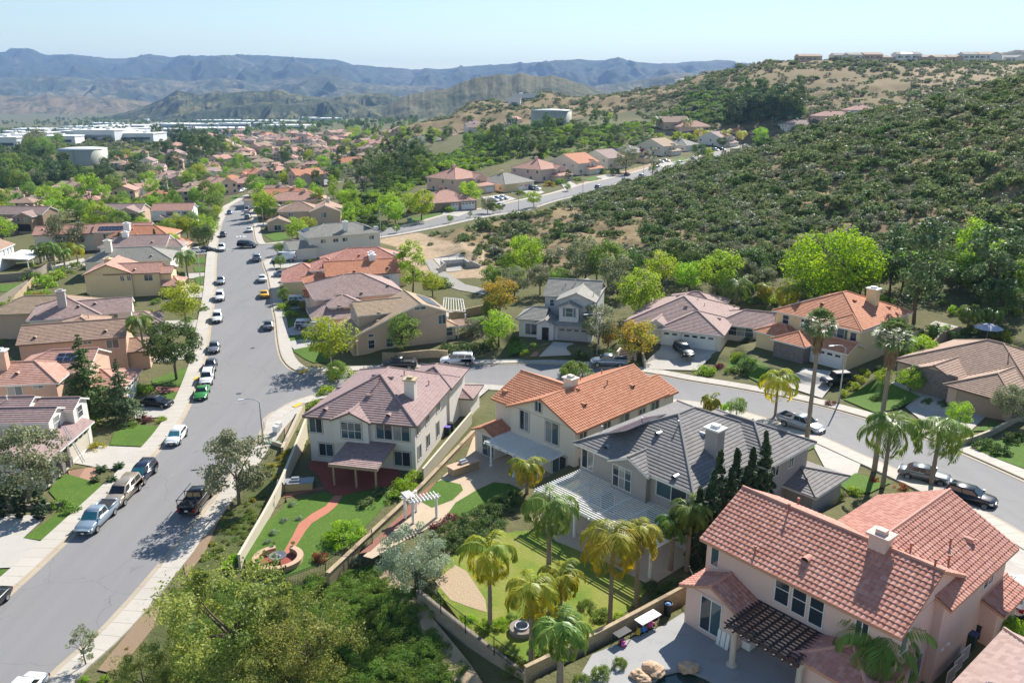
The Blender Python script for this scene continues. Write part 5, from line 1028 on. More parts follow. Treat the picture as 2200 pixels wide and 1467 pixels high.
# --- shrubs
for s in range(4):
    shrub_mesh('sage', 1, .75, 13, 420, 'sage', .20, seed=100+s, cl=(.26, .42)); shrub_mesh('greysage', 1, .7, 11, 380, 'sageg', .19, seed=110+s, cl=(.25, .4))
    if s < 2:
        for lf in ('bright', 'mid', 'dark', 'yellow', 'silver', 'yflow', 'lime', 'red', 'autumn', 'pinkf', 'acacia'): shrub_mesh('shrub_'+lf, 1, .85, 18, 1000, lf, .13, seed=120+s+len(lf), cl=(.24, .38))
LOOK = dict(near_olive='grey-green olive tree', near_dark='dark green dense tree', near_acacia='large feathery olive-yellow tree', near_silver='silvery grey-green round tree', near_lime='big lime green dome tree', near_grey='small slanting grey-green tree', cover_green='low green ground-cover mound', near_shrub_dark='dark green dense shrub', near_shrub_lime='yellow-lime shrub', near_shrub_mid='green dense shrub', round_bright='bright green round tree', round_mid='green round tree', round_dark='dark green round tree', round_olive='grey-green loose tree', round_yellow='yellow-green round tree', round_autumn='tree with orange autumn foliage', round_lime='lime green round tree', round_red='dark red-leaved tree', tall_bright='tall bright green tree', tall_mid='tall green tree', tall_dark='tall dark green tree', pine='dark pine tree', euca='thin olive-green eucalyptus', cypress='dark column cypress', redwood='tall dark conifer', deodar='pale green young conifer', yellow_palm='yellow-fronded palm', queen_palm='green feather palm', date_palm='spreading low palm', sago_palm='small spiky sago palm', small_palm='small young palm', fan_palm='tall fan palm', sage='dark sage bush', greysage='grey-green sage bush')
CATS = lambda k: ('palm' if 'palm' in k else 'bush' if 'sage' in k and 'palm' not in k else 'shrub' if 'shrub' in k or 'cover' in k else 'tree')
NAMES = dict(pine='pine_tree', euca='eucalyptus', cypress='cypress', redwood='conifer', deodar='conifer', fan_palm='fan_palm', yellow_palm='palm_tree', queen_palm='palm_tree', date_palm='date_palm', sago_palm='sago_palm', small_palm='palm_tree', sage='sage_bush', greysage='sage_bush')
_pc = [0]
def plant(key, loc, sc=1.0, rz=None, sz=None, look=None, label=None, group=None, sxy=None, small=False):
    _pc[0] += 1; var = TREES[key]; cm, tm = var[_pc[0] % len(var)]; look = look or LOOK.get(key) or {'shrub_': ''}.get('', key.replace('shrub_', '').replace('yflow', 'yellow-flowering').replace('pinkf', 'pink-flowering').replace('mid', 'green').replace('bright', 'bright green').replace('dark', 'dark green').replace('lime', 'lime green').replace('acacia', 'olive-yellow').replace('autumn', 'russet').replace('red', 'red-leaved').replace('silver', 'silvery').replace('yellow', 'yellow-green' if 'yflow' not in key else 'yellow')+' rounded shrub')
    rz = RNG.random()*6.283 if rz is None else rz; S = (sc*(sxy or 1), sc*(sxy or 1), sz or sc)
    nm = NAMES.get(key) or ('shrub' if 'shrub' in key or 'cover' in key else 'broadleaf_tree')
    if tm is None:
        o = link(nm, cm); o.location = loc; o.rotation_euler = (0, 0, rz); o.scale = S
    else:
        o = empty(nm, loc, rz); o.scale = S; link('crown', cm, o); link('trunk', tm, o)
    g = group or {'palm': 'palm trees', 'bush': 'sage bushes on the hillside', 'shrub': 'garden shrubs', 'tree': 'trees among the houses'}[CATS(key)]
    if label: tag(o, label, CATS(key), g)
    else: auto(o, look, CATS(key), g)
    return o
import re
# ================================================================== vehicles
M_TYRE = plain('tyre', (.02, .02, .021), .85); M_RIM = plain('wheel rim', (.40, .41, .42), .35, .7); M_HEAD = plain('headlight lens', (.72, .74, .76), .15); M_TAIL = plain('tail light', (.32, .015, .015), .25); M_GRIL = plain('grille', (.03, .03, .032), .5)
M_CGL = glassy('car', (.012, .018, .022), .05); M_CGLB = plain('sunshade windscreen', (.05, .22, .26), .25); M_PLATE = plain('number plate', (.7, .7, .68), .5); M_BED = plain('bed liner', (.025, .025, .027), .9)
CT = dict(  # L, W, H, belt, hood z, cabin (rear base, rear roof, front roof, front base) as fractions from the rear, tail height factor
 sedan=(4.75, 1.84, 1.44, .92, .88, (.12, .27, .56, .72), .96), hatch=(4.25, 1.8, 1.48, .95, .92, (.03, .10, .56, .74), 1), suv=(4.85, 1.92, 1.76, 1.12, 1.08, (.02, .07, .58, .75), 1), bigsuv=(5.6, 2.03, 1.92, 1.2, 1.16, (.02, .06, .62, .77), 1),
 pickup=(5.75, 1.98, 1.90, 1.2, 1.16, (.37, .40, .63, .77), .98), coupe=(4.7, 1.9, 1.36, .9, .92, (.12, .32, .55, .70), 1), van=(5.9, 2.02, 2.45, 1.35, 1.25, (.01, .03, .76, .88), 1), jeep=(4.2, 1.87, 1.82, 1.1, 1.08, (.06, .08, .60, .66), 1))
def car_parts(kindc, far=False):
    L, W, H, zb, zh, cab, tailf = CT[kindc]; w = W/2; g = .24 if kindc in ('sedan', 'hatch', 'coupe') else .32; out = {}
    # lower body: stations from rear (x=-L/2) to nose
    st = [(0, .84, zb*.86), (.015, .95, zb*.97*tailf), (.10, 1, zb*tailf), (cab[0]+.02, 1, zb), (cab[3]-.02, 1, zb), (cab[3]+.03, .995, zh), (.90, .96, zh*.95), (.965, .90, zh*.86), (1, .76, zh*.66)]
    mb = MB(); rings = []
    for f, ws, zt in st:
        x = -L/2+f*L; q = w*ws; zlo = g+(.10 if f < .02 or f > .97 else 0)
        prof = [(-q*.86, zlo), (-q*.97, zlo+.12), (-q, zlo+(zt-zlo)*.55), (-q*.955, zt-.05), (-q*.86, zt), (0, zt+.03), (q*.86, zt), (q*.955, zt-.05), (q, zlo+(zt-zlo)*.55), (q*.97, zlo+.12), (q*.86, zlo)]
        rings.append([mb.vert((x, y, z)) for y, z in prof])
    n = len(rings[0])
    for i in range(len(rings)-1):
        for k in range(n): a, b = rings[i], rings[i+1]; mb.f.append((a[k], a[(k+1) % n], b[(k+1) % n], b[k])); mb.m.append(0)
    mb.f.append(tuple(rings[0])); mb.m.append(0); mb.f.append(tuple(reversed(rings[-1]))); mb.m.append(0)
    # cabin
    X = [-L/2+c*L for c in cab]; wb, wt = w*.90, w*.74; zt = H; B0 = zb-.04
    pb = [(X[0], -wb), (X[3], -wb), (X[3], wb), (X[0], wb)]; pt = [(X[1], -wt), (X[2], -wt), (X[2], wt), (X[1], wt)]
    bq = [mb.vert((x, y, B0)) for x, y in pb]; tq = [mb.vert((x, y, zt-.06)) for x, y in pt]; rq = [mb.vert((x*.97+(X[1]+X[2])*.015, y*.86, zt)) for x, y in pt]
    for i in range(4):
        j = (i+1) % 4; mb.f.append((bq[i], bq[j], tq[j], tq[i])); mb.m.append(0); mb.f.append((tq[i], tq[j], rq[j], rq[i])); mb.m.append(0)
    mb.f.append(tuple(rq)); mb.m.append(0)
    if kindc in ('suv', 'bigsuv'):
        for s in (-1, 1): mb.bar((X[1]+.1, s*wt*.82, zt+.05), (X[2]-.1, s*wt*.82, zt+.05), .04, .04, 0)
    bx0, bx1 = -L/2+.12, X[0]-.06
    if kindc == 'pickup':
        bed = MB(); bed.face([(bx0, -w*.80, zb+.04), (bx1, -w*.80, zb+.04), (bx1, w*.80, zb+.04), (bx0, w*.80, zb+.04)]); out['bed'] = (bed, [M_BED])
        for s in (-1, 1): mb.box(bx0-.08, s*w*.90-.07, zb-.1, bx1, s*w*.90+.07, zb+.12)
        mb.box(bx0-.1, -w*.88, zb-.1, bx0-.02, w*.88, zb+.12)
    out['body'] = (mb, None)
    def lerp(a, b, t): return tuple(a[k]+(b[k]-a[k])*t for k in range(3))
    def pane(c4, n, off=.012, lo=.1, hi=.92, a=.06, b=.94):
        A, Bq, Cq, Dq = c4; p = lambda u, v: Vector(lerp(lerp(A, Bq, u), lerp(Dq, Cq, u), v))+Vector(n)*off
        return [p(a, lo), p(b, lo), p(b, hi), p(a, hi)]
    b3 = [(x, y, B0) for x, y in pb]; t3 = [(x, y, zt-.06) for x, y in pt]
    ws = MB(); ws.face(pane((b3[1], b3[2], t3[2], t3[1]), (.6, 0, .8))); out['windscreen'] = (ws, [M_CGL])
    rw = MB(); rw.face(pane((b3[3], b3[0], t3[0], t3[3]), (-.8, 0, .6), .012, .3 if kindc not in ('van',) else .5)); out['rear_window'] = (rw, [M_CGL])
    for s, q in ((-1, (b3[0], b3[1], t3[1], t3[0])), (1, (b3[2], b3[3], t3[3], t3[2]))):
        sw = MB(); spl = [(.05, .47), (.50, .93)] if kindc not in ('bigsuv', 'suv', 'van') else [(.04, .30), (.33, .62), (.65, .94)]
        if kindc == 'van': spl = [(.70, .94)] if s < 0 else [(.06, .30)]
        for a, b in spl: sw.face(pane(q, (0, s, .3), .012, .2, .9, a, b))
        out['side_window'+('.l' if s > 0 else '.r')] = (sw, [M_CGL])
    for s in (-1, 1):
        h = MB(); h.box(L/2-.42, s*w*.78-.16, zh*.62, L/2-.13, s*w*.78+.14, zh*.80); out['headlight%d' % s] = (h, [M_HEAD])
        t = MB(); t.box(-L/2-.01, s*w*.80-.14, zb*.62, -L/2+.14, s*w*.80+.13, zb*.86); out['tail_light%d' % s] = (t, [M_TAIL])
        m = MB(); m.box(X[3]-.28, s*(w*.95)-.02, zb+.02, X[3]-.1, s*(w*.95+.2)+.02, zb+.17); out['mirror%d' % s] = (m, None)
    gr = MB(); gr.box(L/2-.12, -w*.5, zh*.42, L/2+.005, w*.5, zh*.66); gr.box(L/2-.2, -w*.74, g+.03, L/2-.02, w*.74, g+.14); out['grille'] = (gr, [M_GRIL])
    pl = MB(); pl.box(-L/2-.02, -.16, zb*.60, -L/2+.1, .16, zb*.75); pl.box(L/2-.05, -.15, zh*.36, L/2+.02, .15, zh*.5); out['number_plate'] = (pl, [M_PLATE])
    R_ = .33 if kindc in ('sedan', 'hatch', 'coupe') else .40; wx = (-L*.30, L*.315)
    for x in wx:
        for s in (-1, 1):
            t = MB(); n = 16; ring = lambda r, y: [t.vert((x+r*math.cos(2*math.pi*k/n), y, R_+r*math.sin(2*math.pi*k/n))) for k in range(n)]
            y0, y1 = s*(w-.21), s*(w+.012); a, b, c = ring(R_*.96, y0), ring(R_, (y0+y1)/2), ring(R_*.95, y1); c2 = ring(R_*.66, y1)
            for p, q in ((a, b), (b, c), (c, c2)):
                for k in range(n): t.f.append((p[k], p[(k+1) % n], q[(k+1) % n], q[k])); t.m.append(0)
            rm = MB(); cc = rm.vert((x, y1-s*.03, R_)); rr = [rm.vert((x+R_*.66*math.cos(2*math.pi*k/10), y1+s*.004, R_+R_*.66*math.sin(2*math.pi*k/10))) for k in range(10)]
            for k in range(10): rm.f.append((cc, rr[k], rr[(k+1) % 10])); rm.m.append(0)
            ar = MB(); A = [ar.vert((x+(R_+.07)*math.cos(math.pi*k/10), s*(w*.985+.006), R_+(R_+.07)*math.sin(math.pi*k/10))) for k in range(11)]; ar.f.append(tuple(A)); ar.m.append(0)
            out['wheel%.1f%d' % (x, s)] = ((t, rm, ar), 'wheel')
    return out
_CM = {}
def car(kindc, paint, loc, ang, label, group='parked cars', shade=False):
    """one vehicle with its parts; copies share mesh data"""
    if kindc not in _CM:
        d = {}
        for k, (mb, mats) in car_parts(kindc).items():
            nm = re.split(r'[-.0-9]', k)[0]
            if mats == 'wheel': d[k] = ('wheel', tuple(q.mesh(z, mm, i == 0) for i, (q, z, mm) in enumerate(zip(mb, ('wheel', 'rim', 'arch'), (M_TYRE, M_RIM, M_GRIL)))), None)
            else: d[k] = (nm, mb.mesh(nm, mats or [M_GRIL], k == 'body' and kindc != 'jeep'), mats)
        _CM[kindc] = d
    nmv = {'pickup': 'pickup_truck', 'van': 'van', 'jeep': 'off_road_car'}.get(kindc, 'car'); r = empty(nmv, loc, ang); far = proj(loc)[2] > 330
    for k, (nm, me, mats) in _CM[kindc].items():
        if far and (nm in ('mirror', 'number_plate', 'grille')): continue
        if nm == 'wheel':
            o = link('wheel', me[0], r)
            if not far: link('rim', me[1], o)
            link('wheel_arch', me[2], r); continue
        o = link(nm, me, r)
        if mats is None:
            o.material_slots[0].link = 'OBJECT'; o.material_slots[0].material = paint
        if nm == 'windscreen' and shade: o.material_slots[0].link = 'OBJECT'; o.material_slots[0].material = M_CGLB
    tag(r, label, 'pickup truck' if kindc == 'pickup' else 'van' if kindc == 'van' else 'car', group); return r
def road_dir(line, p):
    L = cr(line, 3); i = min(range(len(L)), key=lambda k: (L[k][0]-p[0])**2+(L[k][1]-p[1])**2); a, b = L[max(i-1, 0)], L[min(i+1, len(L)-1)]; return math.atan2(b[1]-a[1], b[0]-a[0])
PT = dict(white=carpaint('white', (.72, .73, .74)), silver=carpaint('silver', (.40, .42, .44), .5), grey=carpaint('grey', (.20, .215, .225), .4), black=carpaint('black', (.012, .012, .014)), navy=carpaint('navy', (.02, .028, .06), .2), green=carpaint('green', (.045, .26, .05), .2), yellow=carpaint('yellow', (.75, .42, .01)), tan=carpaint('tan', (.40, .335, .25), .4), blue=carpaint('blue', (.04, .09, .22), .2), bluegrey=carpaint('blue grey', (.26, .31, .37), .5), maroon=carpaint('maroon', (.13, .02, .03)), lblue=carpaint('light blue', (.30, .38, .46), .4), dgrey=carpaint('dark grey', (.06, .065, .075), .3))
CARS = [('pickup','lblue',(193,1128),'L',-1,'silver-blue pickup truck with open bed at the left kerb, nearest on the main street',1),('bigsuv','tan',(257,1068),'L',-1,'tan estate SUV between the silver-blue pickup and a dark blue car',0),('suv','navy',(304,1026),'L',-1,'dark blue crossover with teal sunshade behind the tan SUV',1),('hatch','white',(370,950),'L',-1,'white hatchback parked alone at the left kerb',1),
 ('coupe','green',(435,850),'L',-1,'bright green car at the left kerb',0),('suv','white',(447,822),'L',-1,'white SUV touching the bright green car',0),('sedan','dgrey',(452,790),'L',-1,'dark sedan just behind the white SUV next to the green car',0),('sedan','grey',(457,751),'L',-1,'dark grey sedan with a gap around it, across from the corner',0),('suv','white',(462,690),'L',-1,'white SUV parked opposite the grey car on the main street',0),('suv','white',(463,644),'L',-1,'white SUV parked opposite the yellow car',0),('sedan','silver',(468,608),'L',-1,'silver sedan parked opposite the white sedan',0),('pickup','white',(477,538),'L',-1,'white pickup at the left kerb left of the crossing black SUV',0),('sedan','black',(477,509),'L',-1,'black sedan just behind the white pickup at the left kerb',0),('sedan','blue',(485,461),'L',-1,'light blue car alone at the far left kerb',0),
 ('pickup','black',(440,1086),'R',1,'black pickup with ladder rack parked under the olive tree',0),('sedan','grey',(578,703),'R',1,'dark green-grey sedan parked at the right kerb of the main street',0),('coupe','yellow',(568,636),'R',1,'yellow sports car at the right kerb',0),('sedan','white',(563,604),'R',1,'white sedan beyond the yellow car',0),('bigsuv','silver',(554,559),'R',1,'silver minivan at the right kerb near the junction',0),('sedan','white',(546,497),'R',1,'white sedan past the small junction',0),('suv','silver',(541,470),'R',1,'silver car, nearest of three parked nose to tail',0),('suv','white',(539,460),'R',1,'pale car, middle of three parked nose to tail',0),('suv','grey',(537,452),'R',1,'grey car, farthest of three parked nose to tail',0),('sedan','blue',(531,433),'R',1,'deep blue car near the far bend',0),
 ('bigsuv','black',(532,532),'A',R(-12),'large black SUV turning across the main street',0),('suv','dgrey',(496,416),'A',R(150),'dark car on the driveway at the far bend',0),('sedan','silver',(517,414),'A',R(75),'silver car at the left kerb of the far bend',0),('sedan','white',(524,410),'A',R(70),'white car parked beyond the silver one at the far bend',0),
 ('van','white',(612,562),'A',R(185),'white panel van on a driveway by the small junction',0),('sedan','bluegrey',(611,593),'A',R(10),'blue-grey sedan on the driveway of the white house',0),('sedan','white',(627,605),'A',R(10),'white sedan beside the blue-grey one on the driveway',0),('suv','white',(645,653),'A',R(8),'white SUV on the driveway of the mauve-roofed house',0),('suv','white',(662,706),'A',R(8),'white SUV on the driveway of the tan corner house',0),('sedan','black',(337,872),'A',R(-12),'black sedan on the driveway below the conifers',0),('sedan','white',(425,543),'A',R(5),'white car on a driveway behind the street palms',0),('sedan','black',(445,541),'A',R(5),'black car beside the white one behind the street palms',0),
 ('pickup','black',(858,791),'A',R(181),'black pickup truck with covered bed at the corner wall',0),('bigsuv','white',(983,783),'A',R(182),'long white SUV on the side street',0),('pickup','bluegrey',(1308,786),'A',R(174),'blue-grey pickup half hidden behind the orange roof',0),('suv','black',(1468,762),'A',R(-78),'black SUV on the driveway of the cream house with white garages',0),('jeep','black',(1795,826),'A',R(190),'black off-road car with roof rack on the driveway of the yellow house',0),('pickup','silver',(1720,922),'A',R(-52),'silver pickup truck on the side street behind the tall palm',0),('sedan','grey',(1985,1030),'A',R(-33),'grey sedan behind the queen palms on the side street',0),('hatch','black',(2083,1078),'A',R(-42),'black hatchback nearest the right edge on the side street',0),('sedan','white',(40,1512),'A',R(-97),'white car roof cut by the bottom left corner',0),('sedan','black',(-26,1312),'A',R(-90),'dark car cut by the left edge',0),('suv','white',(2190,1296),'A',R(40),'white car on the driveway of the pink house, cut by the right edge',0),
 ('sedan','white',(1060,433),'A',R(-30),'white car, leftmost of three on the peach house driveway',0),('sedan','lblue',(1070,430),'A',R(-30),'pale blue car, middle of three on the peach house driveway',0),('sedan','white',(1081,428),'A',R(-30),'white car, rightmost of three on the peach house driveway',0),('sedan','navy',(1073,445),'H',1,'dark blue car on the hill street below three driveway cars',0),('suv','white',(1151,409),'A',R(-35),'white SUV on the driveway of the grey bungalow',0),('suv','dgrey',(1138,408),'A',R(-35),'dark SUV on the driveway of the grey bungalow',0),('suv','bluegrey',(1300,405),'H2',1,'blue-grey SUV on the near side of the hill street',0),('sedan','maroon',(1356,378),'H',1,'dark red car on the hill street',0),('suv','silver',(1408,379),'H2',1,'silver SUV on the near side of the hill street',0),('sedan','dgrey',(1428,361),'H',1,'dark grey car at the far kerb of the hill street',0),('sedan','white',(1418,350),'A',R(-35),'white car on the driveway of the solar-roofed house',0),('sedan','silver',(1431,348),'A',R(-35),'silver car on the driveway of the solar-roofed house',0),('sedan','white',(1469,350),'H',1,'white car on the hill street, nearer of two white ones',0),('suv','white',(1488,343),'H',1,'white SUV on the hill street, farther of two white ones',0),('suv','white',(1537,325),'A',R(-40),'white SUV on an upper hill-street driveway',0),('suv','dgrey',(1551,324),'A',R(-40),'dark SUV on an upper hill-street driveway',0),('sedan','white',(1601,315),'A',R(-40),'white car near the top of the hill street',0)]
for kc, pc, (px, py), md, dr, lab, sh in CARS:
    q = hit(px, py)
    if md in 'LRHH2' and md != 'A':
        ln = {'L': LC, 'R': RC+RC2+RC3, 'H': HN, 'H2': HS}[md]; a = road_dir(ln, q)+(0 if dr > 0 else math.pi)
        # stand beside the kerb line
        L_ = cr(ln, 1.0); nb = min(L_, key=lambda k: (k[0]-q.x)**2+(k[1]-q.y)**2); v = Vector((q.x-nb[0], q.y-nb[1])); sd = CT[kc][1]/2+.45
        lx, ly = -math.sin(road_dir(ln, q)), math.cos(road_dir(ln, q)); sgn = {'L': -1, 'R': 1, 'H': -1, 'H2': 1}[md]
        q = Vector((nb[0]+lx*sd*sgn, nb[1]+ly*sd*sgn, 0)); q.z = hz(q.x, q.y)+.04
    else: a = dr; q.z = hz(q.x, q.y)+(.05 if clear_road(q.x, q.y) > 0 else .07)
    c_ = car(kc, PT[pc], q, a, lab, shade=bool(sh)); LAND.append((c_, 'the '+lab.split(' at ')[0].split(' on ')[0].split(' behind ')[0].split(' parked')[0].split(',')[0], q)) if proj(q)[2] < 180 else None
# ================================================================== houses along the hill street and in the far suburb
def street_house(fl, W, D, h, roof, wall, ang, txt, ph, tile='flat', style=0, gar='white'):
    W *= 1.18; D *= 1.15; h += .3; p = hit(*fl); H = House((p.x, p.y), ang, p.z, WM[wall], RM[roof] if tile == 'flat' else RMB[roof], tile, fascia=M_WHT, tl=.5)
    if style == 0: H.block(0, 0, W, D, h, 'x', 'hh', .42)                                         # low hip roof
    elif style == 1: H.block(0, 1.2, W, D, h, 'x', 'hh', .42); H.block(W*.52, -.6, W*.95, D*.6, h-.3, 'y', 'gh', .42); H.block(W*.4, -3.4, W+.6, 3, 2.9, 'x', 'hh', .38)
    else: H.block(0, 0, W, D, h, 'x', 'gg', .46); H.block(W*.5, -.8, W*.85, D*.5, h-.4, 'y', 'gg', .46); H.block(W*.35, -2.6, W+.4, 2, 2.8, 'x', 'gg', .4)
    H.finish()
    if style == 0: H.garage(0, 'S', W-6, 5.2, 2.3); H.garage(0, 'S', W-10, 2.6, 2.3)
    else: H.garage(2, 'S', len(H.bl) and W*.6-4.9 if W*.6 > 6 else .6, 4.4, 2.2); H.win(1, 'S', 1.2, h-2.4, 1.6, 1.4, 'slide'); H.win(0, 'S', 1.5, .9, 1.8, 1.5, 'slide')
    for y in (1.5, D*.5, D*.8): H.win(0, 'W', y, h-2.0 if h > 4 else 1.0, 1.1, 1.2, 'slide')
    if h > 4:
        for y in (3, D*.6): H.win(0, 'W', y, .9, 1.2, 1.4, 'slide')
    H.chimney(xy=(W*.45, D*.55), size=(1.2, 1), top=1.1, mat=WM[wall]); H.label(txt, 'house', ph); return H
HSD = R(50)
street_house((928,456), 15, 13, 3.0, 'salm', 'brown', HSD+R(-18), 'low house with reddish hip roof and pale garages at the start of the hill street', 'the low reddish house')
street_house((984,418), 15, 15, 5.6, 'salm', 'peach', HSD, 'peach two-storey house with faded red hip roof, second along the hill street', 'the peach two-storey house', style=1)
street_house((1085,414), 16, 14, 3.2, 'lgrey', 'yell', HSD, 'cream bungalow with grey hip roof between two taller houses on the hill street', 'the grey-roofed bungalow')
street_house((1166,393), 15, 16, 5.6, 'salm', 'pink', HSD, 'pink two-storey house with pinkish-red hip roof on the hill street', 'the pink hill-street house', style=1)
street_house((1241,377), 15, 15, 5.4, 'orange', 'cream', HSD, 'white gabled house with orange roof and arcade on the hill street', 'the white gabled hill-street house', style=2)
street_house((1306,364), 13, 14, 5.3, 'mauve', 'cream', HSD, 'cream house with brownish roof right of the orange-roofed gable on the hill street', 'the brownish-roofed hill-street house', style=2)
s7 = street_house((1362,352), 14, 15, 5.5, 'lgrey', 'yell', HSD, 'house with pale grey hip roof carrying dark solar panels on the hill street', 'the solar-roofed house', style=1); s7.solar(0, 'W', 3, 9, 1.2, 4)
street_house((1424,336), 14, 15, 5.4, 'tan', 'cream', HSD, 'cream house with sandy gable roof up the hill street', 'the sandy gable house', style=2)
street_house((1474,326), 15, 14, 3.4, 'lgrey', 'lt', HSD, 'single-storey house with grey hip roof up the hill street', 'the upper grey roof')
street_house((1550,317), 16, 15, 5.4, 'mauve', 'lt', HSD, 'mauve-roofed light house behind slim palms near the top of the hill street', 'the house behind slim palms', style=2)
street_house((1600,302), 15, 14, 5.0, 'orange', 'peach', HSD, 'peach house with orange roof at the top of the hill street', 'the top orange roof', style=1)
street_house((1425,279), 17, 14, 5.2, 'brown', 'tan', R(10), 'tan gabled house above the hill street wall', 'the tan gable above the wall', style=2)
street_house((1460,284), 22, 16, 3.4, 'salm', 'peach', R(14), 'wide low house with red hip roof behind a tall palm', 'the wide red hip roof')
for fl, W, wl, rf, t_ in (((1690,284),20,'lt','mauve','pale low house with brown roof at the foot of the far right hill'), ((1760,265),22,'peach','salm','peach house with red hip roof at the foot of the far right hill'), ((1830,252),16,'lt','salm','small red roof at the far end behind the shrubby hill')): street_house(fl, W, 12, 4.6, rf, wl, R(8), t_, None)
# the suburb beyond: small houses, each with walls, roof, windows; meshes shared by kind
_FH = {}
def far_mesh(kindh):
    if kindh in _FH: return _FH[kindh]
    W = MB(); Rf = MB(); n = MB(); bl = {'a': [(0,0,13,10,5.2,'x','hh'), (6.5,-2.5,13.4,4,3.0,'y','gh')], 'b': [(0,0,12,10,5.3,'x','gg'), (1,-2,6,4,5.0,'y','gg')], 'c': [(0,0,15,11,3.1,'x','hh'), (9,-3,15,5,3.0,'y','hh')], 'd': [(0,0,11,12,5.4,'y','gg'), (-4,2,2,10,3.0,'x','gg')]}[kindh]
    for i, (x0, y0, x1, y1, h, ax, en) in enumerate(bl):
        e = i*.02; b = dict(r=(x0+e, y0+e, x1-e, y1-e), h=h, ov=.5, pitch=.42, ax=ax, ends=en, z=0); sl, ln, gab = roof_polys(b)
        for p in sl.values(): tiled_face(Rf, p, 'none')
        for a, c in (((x0,y0),(x1,y0)),((x1,y0),(x1,y1)),((x1,y1),(x0,y1)),((x0,y1),(x0,y0))): W.face([(a[0],a[1],-2),(c[0],c[1],-2),(c[0],c[1],h),(a[0],a[1],h)])
        for g in gab: W.face(g)
    wins = []
    x0, y0, x1, y1, h = bl[0][:5]
    for u in (1.2, 4.2, 8.6):
        for z in ((.9, 3.6) if h > 4 else (.9,)):
            m = MB(); m.box(x0+u, y0-.06, z, x0+u+1.5, y0+.1, z+1.3); m.box(x0+u-.1, y0-.03, z-.1, x0+u+1.6, y0+.1, z+1.4, 1); wins.append(m)
    for u in (2, 6):
        m = MB(); m.box(x1-.1, y0+u, h-1.7, x1+.06, y0+u+1.4, h-.5); wins.append(m)
        m = MB(); m.box(x0-.06, y0+u, h-1.7, x0+.1, y0+u+1.4, h-.5); wins.append(m)
    C = MB(); C.box(x1*.5-.6, y1*.55-.5, h, x1*.5+.6, y1*.55+.5, h+3.4); mats = [M_GLS, M_WFR]
    _FH[kindh] = (W.mesh('wall', [WM['tan']]), Rf.mesh('roof', [RMB['mauve']]), [q.mesh('window', mats) for q in wins], C.mesh('chimney', [WM['cream']])); return _FH[kindh]
def far_house(px, py, wpx, wall, roof, ang, kindh, n):
    p = hit(px, py); f = proj(p)[2]; w_m = wpx*f/FPX; sc = min(1.25, max(.8, w_m/14)); a = R(ang); W_, R__, ws, C_m = far_mesh(kindh)
    o = empty('house', (p.x-6.5*sc*math.cos(a), p.y-6.5*sc*math.sin(a), p.z), a); o.scale = (sc, sc, sc)
    for nm, me, mt in [('wall', W_, WM[wall]), ('roof', R__, RMB[roof]), ('chimney', C_m, WM[wall])]:
        q = link(nm, me, o); q.material_slots[0].link = 'OBJECT'; q.material_slots[0].material = mt
    for me in (ws if f < 700 else ws[:3]): link('window', me, o)
    rn = dict(salm='red-roofed', mauve='mauve-roofed', brown='brown-roofed', orange='orange-roofed', lgrey='grey-roofed', tan='tan-roofed')[roof]; sn = dict(a='two-storey house', b='gabled house', c='low house', d='end-gabled house')[kindh]
    wn = dict(tan='tan', peach='peach', cream='cream', lt='pale', white='white', pink='pink')[wall]
    auto(o, f'{wn} {rn} {sn} in the suburb', 'house', 'suburb houses'); return o
FARH = [(300,343,38),(338,340,30),(268,352,24),(255,364,30),(290,366,30),(318,362,40),(340,372,40),(358,372,36),(370,382,32),(305,382,40),(325,392,42),(345,394,30),(250,404,38),(240,414,40),(268,414,40),(272,432,58),(322,420,34),(332,432,48),(408,434,62),(362,400,30),(420,416,42),(445,410,38),(465,404,32),(390,392,34),(405,398,40),(474,378,46),(442,338,36),(474,332,32),(522,332,36),(548,352,32),(505,398,52),(536,392,50),(566,384,46),(580,374,40),
 (45,458,60),(92,446,38),(172,440,36),(12,432,26),(32,430,30),(190,452,46),(128,470,60),(160,462,44),(520,322,32),(572,330,54),(600,345,36),(640,346,36),(628,358,34),(655,364,34),(672,366,34),(694,342,40),(622,338,32),(548,297,30),(582,297,30),(605,302,30),(662,307,34),(678,312,34),(688,320,34),(692,327,34),(662,300,34),(742,296,28),(750,303,28),(758,310,28),(768,318,28),(795,350,44),(818,328,54),(835,340,40),(762,366,52),(670,402,86),(868,324,32),(598,370,32),(298,296,26),(354,294,24),(378,294,24),(520,290,26),(460,296,26),(490,292,26),(430,300,24),(625,290,28),(705,296,28),(1022,282,40),(1065,276,30),(1100,268,30),(780,392,36)]
_rr = np.random.default_rng(5)
for i, (x, y, wd) in enumerate(FARH):
    rf = ['salm', 'mauve', 'brown', 'salm', 'mauve', 'tan', 'brown', 'salm', 'orange'][_rr.integers(0, 9)]; wl = ['tan', 'peach', 'cream', 'lt', 'tan', 'pink'][_rr.integers(0, 6)]; kd = 'abcd'[_rr.integers(0, 4)]; an = [12, 8, 55, -30, 20, 98][_rr.integers(0, 6)]
    if (x, y) == (670, 402): rf, wl, kd, an = 'orange', 'tan', 'b', 35
    if (x, y) == (762, 366): rf, wl, kd, an = 'lgrey', 'lt', 'c', 20
    far_house(x, y, wd, wl, rf, an, kd, i)
_xy = [(o.location.x, o.location.y) for o in COL.objects if o.get('category') == 'house' and o.parent is None]; _n = 0
